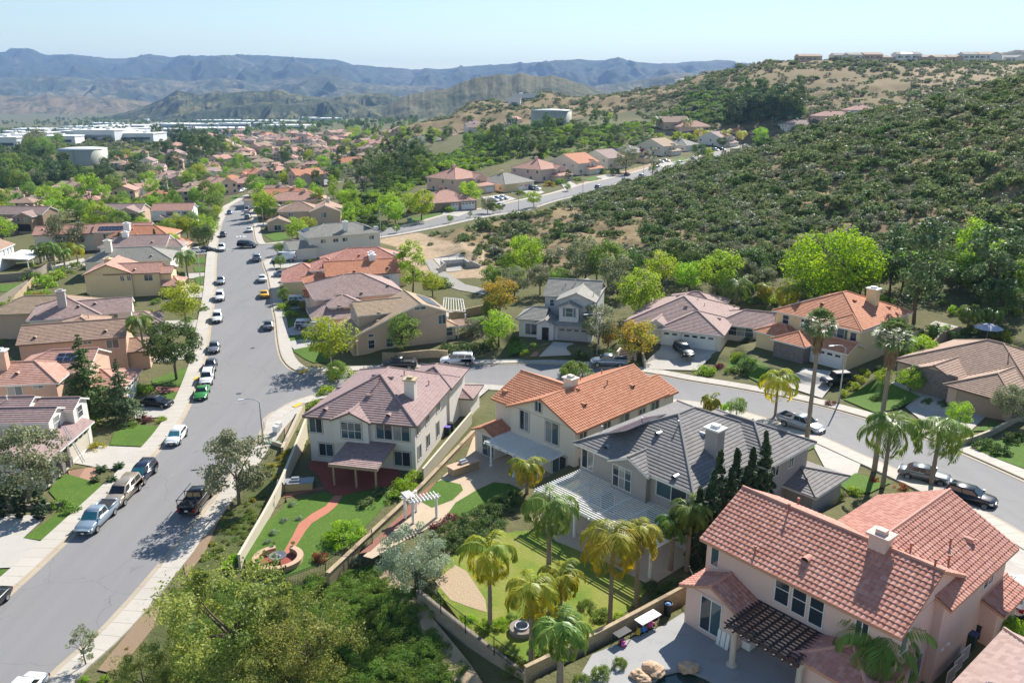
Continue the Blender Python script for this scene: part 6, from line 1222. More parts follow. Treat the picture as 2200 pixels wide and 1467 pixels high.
for _ in range(4000):
    x, y = _rr.uniform(0, 880), _rr.uniform(292, 470)
    if _n >= 75 or not inpoly(np.array([x]), np.array([y]), [(240,350),(420,308),(700,292),(880,292),(720,385),(560,395),(480,425),(440,440),(250,445),(0,470),(0,440),(230,425),(330,400)])[0]: continue
    p = hit(x, y); f = proj(p)[2]
    if clear_road(p.x, p.y) > -11 or any((p.x-a)**2+(p.y-b)**2 < (18+f*.004)**2 for a, b in _xy): continue
    _n += 1; _xy.append((p.x, p.y)); far_house(x, y, 14*FPX/f*_rr.uniform(.85, 1.15), ['tan', 'peach', 'cream', 'lt', 'pink'][_rr.integers(0, 5)], ['salm', 'mauve', 'brown', 'salm', 'tan'][_rr.integers(0, 5)], [12, 20, -30, 55, 98][_rr.integers(0, 5)], 'abcd'[_rr.integers(0, 4)], 0)
SP = [((725,370), 15, 11, 5.4, 'orange', 'white', R(28), 'white two-storey house with bright orange roof among suburb trees', 'the white house with orange roof in the suburb', 2), ((880,312), 22, 14, 3.4, 'lgrey', 'lt', R(6), 'wide low house with dark grey hip roof on the knoll', 'the dark grey hip roof on the knoll', 0), ((928,298), 15, 12, 5.4, 'tan', 'peach', R(-18), 'tall tan house with gable on the knoll', 'the tall tan house on the knoll', 2), ((1005,286), 14, 11, 4.6, 'mauve', 'lt', R(15), 'small light house with pale grey roof left of the round water tank', 'the light house left of the tank', 2)]
for fl, W, D, h, rf, wl, an, t_, ph, stl in SP: street_house(fl, W, D, h, rf, wl, an, t_, ph, style=stl)
# houses on the right-hand skyline
for i, (x, y, w_, wl, rf, t_) in enumerate([(1715,142,22,'tan','brown','long low tan roof, leftmost on the skyline'), (1790,140,16,'lt','grey','pale blue gabled house on the skyline left of the hedge'), (1820,138,20,'lt','lgrey','white low house on the skyline beside the blue gable'), (1855,136,18,'tan','brown','brown low house in the middle of the skyline row'), (1893,136,12,'tan','mauve','brown hip-roofed house on the skyline left of the large white one'), (1925,138,24,'white','grey','large white house with solar roof on the skyline'), (1972,140,16,'tan','mauve','beige gabled house right of the large white skyline house'), (2000,140,20,'cream','tan','beige low house with long roof on the skyline'), (2035,139,15,'tan','brown','brown gabled house with white awning on the skyline'), (2068,138,18,'cool','lgrey','pale blue house on the skyline beside the tallest one'), (2102,138,22,'cool','tan','tallest pale blue two-storey house on the skyline'), (2158,139,22,'cool','grey','bluish house with wide dark windows, rightmost on the skyline')]):
    u = (x-1100)/FPX; d = ray(x, y); Y = 784.0; X = d[0]/d[1]*Y; p = Vector((X, Y, max(hz(X, Y), CAM_H+d[2]/d[1]*Y)+1.2)); H = House((p.x, p.y), R(4), p.z-.5, WM[wl], RM[rf], 'none', fascia=M_WHT, cap=False)
    tl = 6.0 if i in (5, 10, 9) else 3.4; H.block(0, 0, w_, 11, tl+.8, 'x', 'gg' if i not in (4,) else 'hh', .36)
    if i in (1, 6, 8, 10, 11): H.block(w_*.4, -2, w_*.9, 5, tl+.6, 'y', 'gg', .4)
    H.finish()
    for k in range(3): H.win(0, 'S', 1+k*w_*.3, .9 if tl < 5 else 3.4, w_*.2, 1.7, 'slide')
    if i == 5: H.solar(0, 'S', 5, 15, .8, 4)
    H.label(t_, 'house', None)
big = (1490, 186); p = Vector(atY(big[0], big[1], 1150)); H = House((p.x-18, p.y), R(20), p.z-3, WM['white'], RM['lgrey'], 'none', fascia=M_WHT, cap=False); H.block(0, 0, 24, 16, 12, 'x', 'hh', .2); H.block(20, -4, 46, 12, 9, 'x', 'hh', .2); H.finish()
for k in range(5): H.win(0, 'S', 1.5+k*4.4, 8, 2.6, 2.2, 'slide')
H.label('big white building with many windows on the distant ridge', 'building', 'the big white ridge building'); H.root.name = 'ridge_building'
# water tanks
def tank(x, y, wpx, hpx, name_lab, mat, ph, Y=None):
    p = Vector(atY(x, y, Y)) if Y else hit(x, y); f = proj(p)[2]; r = wpx*f/FPX/2; h = hpx*f/FPX; p.y += r; p.z = hz(p.x, p.y)-1; b = MB(); b.lathe((0, 0, 0), [(r, -4), (r, h+1)], 48); t = empty('water_tank', p); b.build('shell', mat, t, True)
    c = MB(); c.lathe((0, 0, h+1), [(r*1.01, -.25), (r*1.01, .1), (r*.6, r*.05), (.01, r*.075)], 48); c.build('roof', plain('tank roof', (.62, .64, .62), .5), t, True); s = MB(); s.bar((r*.1, -r*1.003, 0), (r*.1, -r*1.003, h+1), .5, .2); s.build('ladder', M_METAL, t); tag(t, name_lab, 'water tank'); LAND.append((t, ph, p+Vector((0, 0, h/2))))
M_TANK = plain('tank paint', (.37, .37, .305), .6, var=.06, scale=.3)
tank(1186, 276, 89, 36, 'pale green round water tank among pines on the middle knoll', M_TANK, 'the tank on the knoll'); tank(157, 356, 98, 33, 'olive round water tank with bare trees in front on the left hillside', M_TANK, 'the left water tank')
for (x, y, lab) in ((306, 226, 'tiny white water tank on the far green hills'), (942, 200, 'tiny pale tank, left of two on the brown knoll'), (962, 199, 'tiny pale tank, right of two on the brown knoll')): tank(x, y, 15, 5, lab, M_WHT, 'a tiny far tank', 2750 if x < 400 else 2250)
# industrial sheds in the valley
def shed_mat():
    t = NT('shed wall'); p = t.obj(); n = t.noise(.02, 3, p); t.base(t.mix(n, (.62, .64, .68), (.78, .78, .77))); return t.done(.7)
M_SHED = shed_mat(); M_SHR = plain('shed roof', (.78, .78, .76), .8, var=.08, scale=.02)
IND = [(30,306,70),(75,300,60),(110,292,60),(20,290,50),(60,283,70),(150,284,60),(185,277,110),(230,284,90),(255,274,110),(215,268,60),(205,297,90),(160,297,60),(285,302,90),(265,288,110),(300,281,60),(372,284,80),(395,272,100),(350,270,50),(400,280,40),(455,272,30),(480,262,70),(465,283,110),(505,271,70),(530,258,90),(555,264,80),(570,270,60),(610,276,95),(600,264,60),(645,250,70),(690,248,80),(700,258,70),(660,256,40),(780,236,40),(800,234,50),(830,234,40),(755,243,50),(1085,219,90),(1105,226,26),(1130,216,60),(10,315,60),(130,308,60),(440,262,50)]
for i, (x, y, wd) in enumerate(IND):
    p = hit(x, y+2); f = proj(p)[2]; W_ = wd*f/FPX; D_ = W_*.8; hh = 5.5+2*_rr.random(); o = empty('warehouse', (p.x-W_/2, p.y, p.z), R(float(_rr.normal()*4))); b = MB(); b.box(0, 0, -20, W_, D_, hh); b.build('wall', M_SHED, o)
    r = MB(); r.box(-.5, -.5, hh, W_+.5, D_+.5, hh+.8)
    for k in range(int(W_/18)): r.box(8+k*17, D_*.3, hh+.8, 12+k*17, D_*.3+4, hh+2.2)
    r.build('roof', M_SHR, o); g = MB()
    g.box(3, -.15, 1.5, W_-3, .2, 3.6)
    g.build('window_band', M_GLSB, o); auto(o, 'white flat-roofed warehouse in the valley', 'warehouse', 'warehouses in the valley')
# ================================================================== planting, by where the photo shows each plant
UNIT_H = dict(near_lime=.95, round=1.35, tall=1.75, pine=1.7, euca=1.9, near_olive=1.3, near_dark=1.35, near_acacia=1.05, near_silver=1.0, near_grey=1.6)
def T(key, cx, cy, w, dz=0.0, **kw):
    """tree by crown centre and crown width in photo pixels"""
    uh = UNIT_H.get(key, UNIT_H.get(key.split('_')[0], 0)); rw = .8 if key.startswith('tall') else .85 if key.startswith('euca') else .75 if key == 'pine' else 1
    by = cy+uh*w/2/rw*.93; p = hit(cx, by); f = proj(p)[2]; sc = w/2/rw*f/FPX
    if key == 'near_grey': sc *= 1
    return plant(key, (p.x, p.y, p.z+dz), sc, **kw)
def S(key, cx, by, w, sz=1.0, **kw):
    """shrub by its foot and width in photo pixels"""
    p = hit(cx, by); f = proj(p)[2]; sc = w/2*f/FPX; return plant(key, p-Vector((0, 0, .08*sc)), sc, sz=sc*sz, **kw)
_pm = {}
def PALM(key, bx, by, ty, cw, label=None, hx=None):
    """palm by foot pixel, crown height pixel and crown width in pixels"""
    p = hit(bx, by); f = proj(p)[2]; lo, hi = 1.0, 25.0
    for _ in range(20):
        m = (lo+hi)/2
        if proj((p.x, p.y, p.z+m))[1] > ty: lo = m
        else: hi = m
    h = round(lo*2)/2; cw_m = cw*f/FPX; k = (key, h, round(cw_m))
    if k not in _pm:
        L = cw_m/2/(.86); L = max(1.2, L); sd = len(_pm)*7+301; kn = f'{key} {h} {round(cw_m)}'
        if key == 'yellow_palm': feather_palm(kn, 'ypalm', sd, h, 18, L, .15, yel=.62, ll=.27*L)
        elif key == 'queen_palm': feather_palm(kn, 'palm', sd, h, 20, L, .19, yel=.42, ll=.27*L)
        elif key == 'fan_palm': fan_palm(kn, sd, h)
        else: feather_palm(kn, 'palm', sd, h, 34, L, .3, 1.3, .2*L, .45, False, 26, 1.3)
        _pm[k] = kn; NAMES[kn] = NAMES[key]; LOOK[kn] = LOOK[key]
    return plant(_pm[k], p, 1.0, label=label)
def CON(key, bx, by, ty, w):
    p = hit(bx, by); f = proj(p)[2]; h = (by-ty)*f/FPX/.95; uh = {'redwood': 10, 'deodar': 10, 'cypress': 6.0}[key]; uw = {'redwood': 6.4, 'deodar': 6.4, 'cypress': 1.0}[key]; sz = h/uh; return plant(key, p, sz, sz=sz, sxy=w*f/FPX/uw/sz)
# foreground
T('near_acacia', 500, 1305, 300, rz=.4, label='huge feathery olive-yellow tree at the bottom, left of the fountain garden'); T('near_acacia', 665, 1365, 230, rz=2.2, label='big feathery tree with golden tips right of the huge one at the bottom'); T('near_acacia', 320, 1440, 150, rz=4.0, label='golden feathery tree at the very bottom edge'); T('near_acacia', 590, 1460, 190, rz=1.0, label='feathery tree cut by the bottom edge below the two big ones')
T('near_silver', 893, 1190, 150, label='round silvery grey-green tree beside the white arbour'); T('near_olive', 513, 985, 158, label='grey-green olive tree on the bank above the black pickup'); T('near_grey', 186, 1375, 72, label='small dark slanting tree on the pavement edge at bottom left')
T('near_olive', 58, 985, 170, label='loose tree with pale blossom in front of the house with the ladder')
S('near_shrub_lime', 745, 1160, 92, .95, label='yellow-lime lemon tree on the fountain lawn'); S('near_shrub_lime', 868, 1055, 62); S('shrub_bright', 890, 1030, 52); S('shrub_bright', 850, 1075, 45); S('sage', 790, 1085, 40); S('sage', 820, 1060, 40); S('shrub_pinkf', 690, 1200, 40); S('shrub_silver', 768, 1205, 40)
for i, (x, y, w) in enumerate(((955,1150,62),(985,1135,66),(1015,1118,70),(1045,1100,70),(1075,1085,66),(1100,1070,60),(1020,1150,70),(1060,1128,66),(975,1165,60))): S('near_shrub_dark', x, y+8, w, .95)
S('shrub_red', 945, 1130, 46, .6); S('shrub_red', 970, 1115, 40, .6)
# house B surroundings
for x, y, w, k in ((735,815,60,'shrub_bright'),(700,845,44,'shrub_yellow'),(672,875,40,'shrub_bright'),(655,925,34,'shrub_mid'),(645,960,30,'shrub_mid'),(665,1035,26,'shrub_mid'),(640,1115,18,'shrub_silver'),(610,1120,20,'shrub_silver'),(590,1145,22,'shrub_silver'),(575,1165,20,'shrub_silver'),(630,1085,20,'shrub_silver')): S(k, x, y, w)
T('round_mid', 728, 795, 44)
for x, y, w in ((600,985,22),(585,1000,20),(575,1015,22),(592,1030,20),(612,975,20),(560,1040,20),(545,1075,18),(470,1140,15),(455,1170,16),(440,1198,15),(560,1015,16),(275,1395,15),(605,1000,18)): S('shrub_yflow', x, y, w, .8)
for x, y, w in ((505,1205,34),(490,1220,30),(520,1190,28)): S('shrub_lime', x, y, w, 1.2)
for x, y, w in ((180,1462,22),(225,1460,26)): S('shrub_lime', x, y, w)
# left gardens
for x, y, h, w in ((8,1110,55,44),(45,1112,62,46),(88,1115,66,50)): CON('cypress', x, y, y-h, w*.62)
S('shrub_mid', 128, 1090, 40); S('shrub_mid', 152, 1098, 44); S('shrub_yflow', 208, 965, 34); S('shrub_mid', 275, 915, 40, .7); S('shrub_red', 310, 905, 36, .7); S('shrub_yellow', 345, 905, 26)
for x, y, w in ((218,1012,30),(256,1006,28),(205,1035,26),(240,1035,28)): p = hit(x, y); plant('sago_palm', p, w/2*proj(p)[2]/FPX/1.1)
CON('redwood', 196, 905, 722, 118); CON('deodar', 268, 905, 772, 84); S('shrub_lime', 182, 905, 56, 1.5); S('shrub_bright', 205, 915, 46)
T('near_dark', 380, 742, 118, label='large dark olive-like tree on the lawn by the black sedan'); PALM('queen_palm', 314, 790, 690, 74); S('shrub_bright', 310, 845, 40, 1.4); S('shrub_yellow', 215, 858, 26)
T('round_yellow', 402, 643, 84); S('shrub_mid', 405, 690, 30, .8); S('shrub_mid', 440, 668, 24)
PALM('queen_palm', 404, 598, 548, 56); S('shrub_dark', 388, 605, 34, 1.5); PALM('queen_palm', 425, 515, 488, 44); T('round_dark', 440, 505, 46); T('round_olive', 428, 500, 36)
for x, y, ty, k in ((88,566,535,'queen_palm'),(105,562,526,'queen_palm'),(118,572,532,'queen_palm'),(130,566,530,'queen_palm'),(150,560,528,'yellow_palm'),(168,566,534,'yellow_palm'),(140,575,540,'queen_palm')): PALM(k, x, y, ty, 40)
T('round_olive', 150, 493, 78); CON('cypress', 262, 553, 503, 11); CON('cypress', 297, 556, 510, 9); CON('cypress', 338, 553, 496, 11)
for x, y, w, k in ((70,600,42,'shrub_mid'),(95,615,56,'shrub_bright'),(118,600,44,'shrub_yellow'),(140,590,44,'shrub_mid'),(60,635,24,'shrub_lime'),(82,640,34,'shrub_autumn'),(15,660,30,'shrub_bright'),(165,575,30,'shrub_mid'),(92,635,30,'shrub_bright')): S(k, x, y, w)
for x, y, w, k in ((8,488,52,'round_bright'),(85,465,40,'round_yellow'),(225,462,56,'round_bright'),(250,440,40,'round_mid'),(150,425,40,'round_mid'),(110,430,56,'round_bright'),(145,412,40,'round_bright'),(200,418,52,'tall_bright'),(165,445,44,'round_bright'),(185,455,40,'round_mid'),(40,432,34,'round_mid'),(60,470,30,'round_mid'),(120,480,30,'round_mid'),(330,402,36,'round_bright'),(362,405,28,'tall_dark'),(290,400,30,'round_mid'),(448,412,44,'round_mid'),(462,432,40,'round_mid'),(470,408,36,'round_bright'),(430,450,34,'round_mid'),(445,462,30,'round_dark'),(468,452,24,'round_yellow'),(455,390,34,'round_olive'),(480,385,30,'round_mid'),(415,380,36,'round_mid'),(298,440,30,'round_mid'),(460,470,26,'round_mid'),
 (560,408,46,'round_mid'),(570,440,52,'round_bright'),(597,430,36,'round_mid'),(588,402,34,'round_mid'),(548,396,40,'round_mid'),(585,388,30,'round_dark'),(640,490,50,'round_bright'),(662,485,40,'round_yellow'),(602,533,24,'round_mid'),(603,560,24,'round_mid'),(612,632,28,'round_mid'),(658,655,22,'round_autumn'),(710,722,102,'round_yellow'),(865,712,74,'round_mid'),(886,568,60,'tall_bright'),(930,605,50,'round_yellow'),(905,600,40,'shrub_mid'),(1076,632,78,'round_autumn'),(1072,698,74,'round_bright'),(1050,665,40,'round_mid'),(1105,600,56,'round_olive'),(1058,592,48,'round_mid'),(1160,596,60,'round_olive'),(1200,600,50,'round_mid'),(1015,700,34,'round_olive'),
 (1372,625,96,'round_bright'),(1325,588,80,'round_olive'),(1422,572,72,'round_yellow'),(1478,590,60,'round_bright'),(1540,578,86,'round_bright'),(1598,585,56,'round_olive'),(1640,600,50,'round_olive'),(1285,690,76,'round_olive'),(1306,716,48,'round_autumn'),(1370,724,80,'round_autumn'),(1785,572,190,'near_lime'),(1965,570,118,'pine'),(1912,560,80,'pine'),(2118,560,112,'pine'),(2092,512,90,'round_bright'),(2170,600,80,'round_mid'),(2150,640,70,'round_dark'),(1968,745,66,'round_bright'),(2172,858,84,'near_olive'),(1895,805,34,'round_bright'),(1955,812,54,'round_bright'),(2058,885,52,'round_bright'),(1582,872,40,'round_mid'),(1245,650,40,'round_yellow'),(1860,600,60,'round_mid')): 
 (S if k.startswith('shrub') else T)(k, x, y, w)
for x, y, w, k in ((965,752,40,'shrub_dark'),(1000,755,46,'shrub_dark'),(1030,755,46,'shrub_dark'),(1055,745,40,'shrub_mid'),(1120,752,24,'shrub_mid'),(1132,760,24,'shrub_bright'),(1112,740,22,'shrub_mid'),(1150,745,24,'shrub_mid'),(1240,805,70,'near_shrub_mid'),(1245,770,40,'shrub_dark'),(1300,765,40,'shrub_dark'),(1330,780,30,'shrub_dark'),(1505,800,36,'shrub_bright'),(1525,803,36,'shrub_bright'),(1568,800,28,'shrub_mid'),(1600,800,56,'shrub_dark'),(1545,790,24,'shrub_red'),(1585,770,36,'shrub_bright'),(1615,780,34,'shrub_mid'),(1610,735,34,'shrub_dark'),(1830,835,34,'shrub_yellow'),(1845,820,36,'shrub_yellow'),(1855,805,30,'shrub_yellow'),(1815,850,30,'shrub_yellow'),(1900,800,40,'shrub_dark'),(1990,730,50,'shrub_mid'),(2020,715,50,'shrub_mid'),(1950,770,40,'shrub_yellow'),(2055,730,50,'shrub_dark'),(2010,760,50,'shrub_bright'),(1785,870,26,'shrub_red'),(1880,860,22,'shrub_mid'),(1990,865,26,'shrub_dark'),(2025,870,26,'shrub_dark'),(2080,945,30,'shrub_yflow'),(2050,950,28,'shrub_yflow'),(2110,960,50,'shrub_dark'),(2150,975,50,'shrub_dark'),(2180,950,50,'shrub_dark'),
 (1740,1055,50,'near_shrub_dark'),(1765,1050,40,'near_shrub_dark'),(1795,1070,46,'near_shrub_mid'),(1840,1060,40,'shrub_bright'),(1935,1050,30,'shrub_pinkf'),(1880,1035,24,'shrub_pinkf'),(1560,880,30,'shrub_lime'),(1535,885,26,'shrub_bright'),(1650,650,60,'shrub_yellow'),(1690,640,50,'shrub_yellow'),(1640,680,40,'shrub_mid'),
 (1428,1290,66,'near_shrub_dark'),(1455,1270,60,'near_shrub_dark'),(1400,1265,40,'near_shrub_dark'),(1290,1325,48,'near_shrub_mid'),(1262,1305,40,'near_shrub_mid'),(1010,1345,46,'near_shrub_lime'),(1045,1350,46,'near_shrub_lime'),(1075,1345,40,'near_shrub_lime'),(1000,1330,30,'shrub_yellow'),(1100,1330,30,'near_shrub_mid'),(1150,1320,34,'near_shrub_mid'),(1330,1330,34,'shrub_yellow'),(1255,1350,34,'shrub_yellow'),(940,1300,80,'cover_green'),(1110,1440,60,'near_shrub_mid'),(1155,1400,40,'shrub_mid'),(2160,1365,96,'near_shrub_lime'),(2195,1310,50,'near_shrub_lime'),(625,660,40,'shrub_mid'),(610,665,34,'shrub_yellow'),(690,635,40,'shrub_mid'),(650,615,40,'shrub_mid'),(668,612,40,'shrub_yellow'),(635,610,30,'shrub_mid'),(950,615,50,'shrub_mid'),(1105,735,30,'shrub_dark')): S(k, x, y, w)
for k, bx, by, ty, cw in (('yellow_palm',640,632,603,34),('yellow_palm',700,650,616,42),('queen_palm',590,480,452,40),('fan_palm',1733,945,700,92),('fan_palm',1878,1012,722,100),('queen_palm',1896,1046,915,150),('queen_palm',2000,1042,918,150),('yellow_palm',1665,893,812,104),('yellow_palm',1526,890,862,56),('queen_palm',2078,715,672,66),('queen_palm',2128,712,676,56),('yellow_palm',1688,668,622,70),('yellow_palm',1640,650,618,50),('yellow_palm',1800,640,604,44),('date_palm',1580,650,612,84),('queen_palm',1618,608,575,40),('queen_palm',1640,625,585,40),
 ('yellow_palm',1053,1352,1178,150),('queen_palm',1178,1285,1090,176),('yellow_palm',1310,1338,1162,176),('yellow_palm',1141,1425,1262,150),('yellow_palm',1204,1300,1236,120),('queen_palm',1203,1470,1345,150),('yellow_palm',1366,1302,1140,120),('queen_palm',1475,1225,1100,110),('yellow_palm',1132,1060,1000,92),('queen_palm',1868,1500,1372,210),('queen_palm',1440,1225,1120,90)): PALM(k, bx, by, ty, cw)
for i in range(9):                                     # cypress columns along the grey house
    q = HD.wld(14.6+.35*(i % 2), -1.6+i*1.25); q.z = hz(q.x, q.y); plant('cypress', q, 1.0, sz=1.2+.4*((i*7) % 5)/4, sxy=1.7/(1.0), group='cypress columns by the grey house')
for x, y, w in ((1290,1440,44),(1330,1420,34),(1250,1455,40)): S('near_shrub_mid', x, y+12, w, 1.5)
# hill street verge and gardens
for x, y, w, k in ((760,438,36,'tall_bright'),(752,460,30,'tall_bright'),(835,440,54,'round_bright'),(850,455,44,'round_bright'),(905,438,56,'round_yellow'),(880,432,40,'round_yellow'),(1010,414,50,'round_bright'),(1147,426,30,'round_bright'),(1048,440,30,'round_olive'),(1060,446,22,'round_mid'),(1345,340,50,'round_olive'),(1400,345,36,'euca'),(1380,332,24,'round_red'),(1500,325,34,'round_dark'),(1520,330,26,'round_bright'),(1550,305,24,'round_dark'),(1630,292,34,'round_bright'),(1290,372,24,'shrub_mid'),(1320,372,24,'shrub_dark'),(1220,377,14,'tall_dark'),(1180,400,26,'shrub_autumn'),(1205,396,30,'shrub_mid'),(1240,388,20,'shrub_mid'),(965,455,30,'shrub_mid'),(930,450,20,'shrub_mid'),(1120,418,24,'shrub_mid'),(1420,300,34,'shrub_yellow'),(1460,300,40,'shrub_yellow'),(1480,302,36,'shrub_yellow'),(815,495,40,'shrub_dark'),(895,455,36,'shrub_dark')):
    (S if k.startswith('shrub') else T)(k, x, y, w)
for x, y, w in ((967,470,15),(852,490,17),(1010,460,10),(1075,447,14),(1220,402,14),(1405,362,12),(1455,355,12),(1484,352,10),(1550,336,10)): T('round_mid', x, y, w, look='young street tree with thin stem')
for bx, by, ty in ((1410,277,256),(1477,282,258),(1500,300,281),(1520,308,284),(1558,312,284),(1590,318,285)): PALM('queen_palm' if bx < 1500 else 'yellow_palm', bx, by, ty, 30)
# woods and street trees farther out, scattered where the photo has them
_g = np.random.default_rng(21); _cnt = 0
def scatter(poly, n, keys, w0, w1, look=None, ymin=0):
    xs = [p[0] for p in poly]; ys = [p[1] for p in poly]; k = 0; tries = 0
    while k < n and tries < n*30:
        tries += 1; x = _g.uniform(min(xs), max(xs)); y = _g.uniform(min(ys), max(ys))
        if not inpoly(np.array([x]), np.array([y]), poly)[0]: continue
        p = hit(x, y)
        if clear_road(p.x, p.y) > -2.5 or (1135 < x < 1245 and 240 < y < 279) or (95 < x < 220 and 345 < y < 385): continue
        if any((p.x-a)**2+(p.y-b)**2 < r*r for a, b, r in HSPOT): continue
        key = keys[_g.integers(0, len(keys))]; f = proj(p)[2]; sc = _g.uniform(w0, w1); k += 1
        if f > 400 or key.startswith('shrub'): DIST.append((key, p, sc))
        else: plant(key, p, sc, sz=sc*_g.uniform(.85, 1.2))
DIST = []
HSPOT = []
for o in list(COL.objects):
    if o.type == 'EMPTY' and o.get('category') in ('house', 'warehouse'):
        c = o.matrix_basis @ Vector((7*o.scale[0] if o.scale[0] != 1 else 8, 6, 0)); HSPOT.append((c.x, c.y, 8.5))
scatter([(1000,330),(1010,255),(1135,262),(1240,255),(1390,262),(1400,300),(1290,330),(1100,345),(1040,340)], 62, ['pine', 'pine', 'round_olive', 'tall_dark', 'pine', 'round_bright'], 2.6, 4.4)
scatter([(0,440),(0,340),(90,345),(215,375),(330,400),(250,430),(160,400),(60,420)], 46, ['round_dark', 'round_mid', 'tall_dark', 'round_dark', 'pine'], 3.5, 6)
scatter([(240,345),(420,300),(560,285),(760,285),(900,290),(980,300),(860,335),(720,400),(560,395),(300,420)], 95, ['round_mid', 'round_bright', 'tall_dark', 'round_dark', 'round_mid', 'pine', 'round_yellow'], 3.0, 5.2)
scatter([(330,300),(420,290),(520,325),(440,350),(370,345)], 26, ['tall_dark', 'pine', 'round_dark'], 4.5, 7)
scatter([(700,395),(790,345),(905,330),(960,350),(860,420),(760,430)], 32, ['tall_dark', 'pine', 'round_mid', 'round_dark', 'euca'], 3.5, 6)
scatter([(1560,275),(1600,215),(1720,235),(1740,262),(1640,275)], 26, ['pine', 'tall_dark', 'round_dark'], 5, 8)
scatter([(0,480),(0,430),(240,430),(420,440),(460,520),(380,560),(240,500),(60,500)], 34, ['round_mid', 'round_bright', 'round_yellow', 'round_mid'], 2.2, 3.6)
scatter([(1040,600),(1250,575),(1700,590),(2200,600),(2200,640),(1900,640),(1650,640),(1330,620),(1100,620)], 30, ['round_mid', 'round_olive', 'round_dark', 'round_bright'], 2.4, 4.2)
scatter([(720,285),(780,280),(840,300),(800,320),(740,310)], 18, ['round_bright', 'round_mid'], 3.5, 4.6)
scatter([(60,316),(120,318),(150,350),(80,355)], 10, ['euca', 'round_olive'], 5, 7)
scatter([(-20,690),(60,560),(200,470),(430,470),(445,560),(400,640),(330,700),(250,800),(60,880),(-20,880)], 60, ['shrub_mid', 'shrub_bright', 'shrub_dark', 'shrub_yellow'], .7, 1.5)
scatter([(600,690),(600,560),(690,470),(800,500),(900,590),(880,640),(760,700)], 26, ['shrub_mid', 'shrub_bright', 'shrub_dark'], .7, 1.4)
scatter([(1120,640),(2200,640),(2200,800),(1900,730),(1650,690),(1330,700)], 40, ['shrub_mid', 'shrub_bright', 'shrub_dark', 'shrub_yellow'], .7, 1.5)
scatter([(240,345),(420,300),(560,285),(760,285),(900,290),(980,300),(860,335),(720,400),(560,395),(300,420)], 85, ['round_mid', 'round_bright', 'round_bright', 'round_yellow', 'round_mid'], 2.0, 3.6)
scatter([(0,480),(0,420),(240,420),(440,430),(455,470),(240,480)], 30, ['round_mid', 'round_bright'], 2.0, 3.2)
scatter([(560,470),(545,400),(700,380),(760,420),(740,470),(640,490)], 22, ['round_bright', 'round_mid', 'tall_bright'], 2.0, 3.4)
# ---- chaparral: the nearest bushes are single objects, the rest one mass of instances
def nodes_scatter(name, pts, sizes, keys, seed):
    c = bpy.data.collections.new(name+' kinds')
    for k in keys:
        for cm, tm in TREES[k]: o = bpy.data.objects.new(k+' shape', cm); c.objects.link(o)
    me = bpy.data.meshes.new(name); me.vertices.add(len(pts)); me.vertices.foreach_set('co', np.asarray(pts, np.float32).ravel()); a = me.attributes.new('size', 'FLOAT', 'POINT'); a.data.foreach_set('value', np.asarray(sizes, np.float32)); me.update()
    o = link(name, me); kind(o, 'stuff'); g = bpy.data.node_groups.new(name, 'GeometryNodeTree'); g.interface.new_socket('Geometry', in_out='INPUT', socket_type='NodeSocketGeometry'); g.interface.new_socket('Geometry', in_out='OUTPUT', socket_type='NodeSocketGeometry')
    N = lambda t: g.nodes.new(t); i = N('NodeGroupInput'); u = N('NodeGroupOutput'); mp = N('GeometryNodeMeshToPoints'); ip = N('GeometryNodeInstanceOnPoints'); ci = N('GeometryNodeCollectionInfo'); ci.inputs[0].default_value = c; ci.inputs['Separate Children'].default_value = True; ci.inputs['Reset Children'].default_value = True
    rv = N('FunctionNodeRandomValue'); rv.data_type = 'FLOAT_VECTOR'; rv.inputs[0].default_value = (-.12, -.12, 0); rv.inputs[1].default_value = (.12, .12, 6.28); na = N('GeometryNodeInputNamedAttribute'); na.inputs[0].default_value = 'size'; na.data_type = 'FLOAT'
    g.links.new(i.outputs[0], mp.inputs[0]); g.links.new(mp.outputs[0], ip.inputs['Points']); g.links.new(ci.outputs[0], ip.inputs['Instance']); ip.inputs['Pick Instance'].default_value = True
    g.links.new(rv.outputs[0], ip.inputs['Rotation']); g.links.new(na.outputs[0], ip.inputs['Scale']); g.links.new(ip.outputs[0], u.inputs[0]); m = o.modifiers.new('scatter', 'NODES'); m.node_group = g; return o
def wild_points(n, xr, yr, test, dens=None, seed=3):
    r = np.random.default_rng(seed); X = r.uniform(*xr, n); Y = r.uniform(*yr, n); Z = hgt(X, Y); px, py = projn(X, Y, Z); m = test(X, Y, px, py)
    if dens is not None: m &= r.random(n) < dens(X, Y)
    return X[m], Y[m], Z[m]
def hill_test(X, Y, px, py): return inpoly(px, py, [(q[0], q[1]-(16 if q[1] < 530 and q[0] > 1250 else 4)) for q in HILLP]) & (px < 2450)
for kk_ in ('round_bright', 'round_mid', 'dark'):
    Q = [d for d in DIST if not d[0].startswith('shrub') and (d[0] in ('round_bright', 'round_yellow')) == (kk_ == 'round_bright') and (d[0] in ('round_mid', 'round_olive', 'euca')) == (kk_ == 'round_mid')]
    nodes_scatter('distant_trees', [tuple(d[1]) for d in Q], [d[2] for d in Q], {'round_bright': ['round_bright', 'round_yellow'], 'round_mid': ['round_mid', 'round_olive'], 'dark': ['pine', 'tall_dark', 'round_dark']}[kk_], 20)
Q = [d for d in DIST if d[0].startswith('shrub')]; nodes_scatter('garden_shrubs', [tuple(d[1]) for d in Q], [d[2] for d in Q], ['shrub_mid', 'shrub_bright', 'shrub_dark', 'shrub_yellow'], 21)
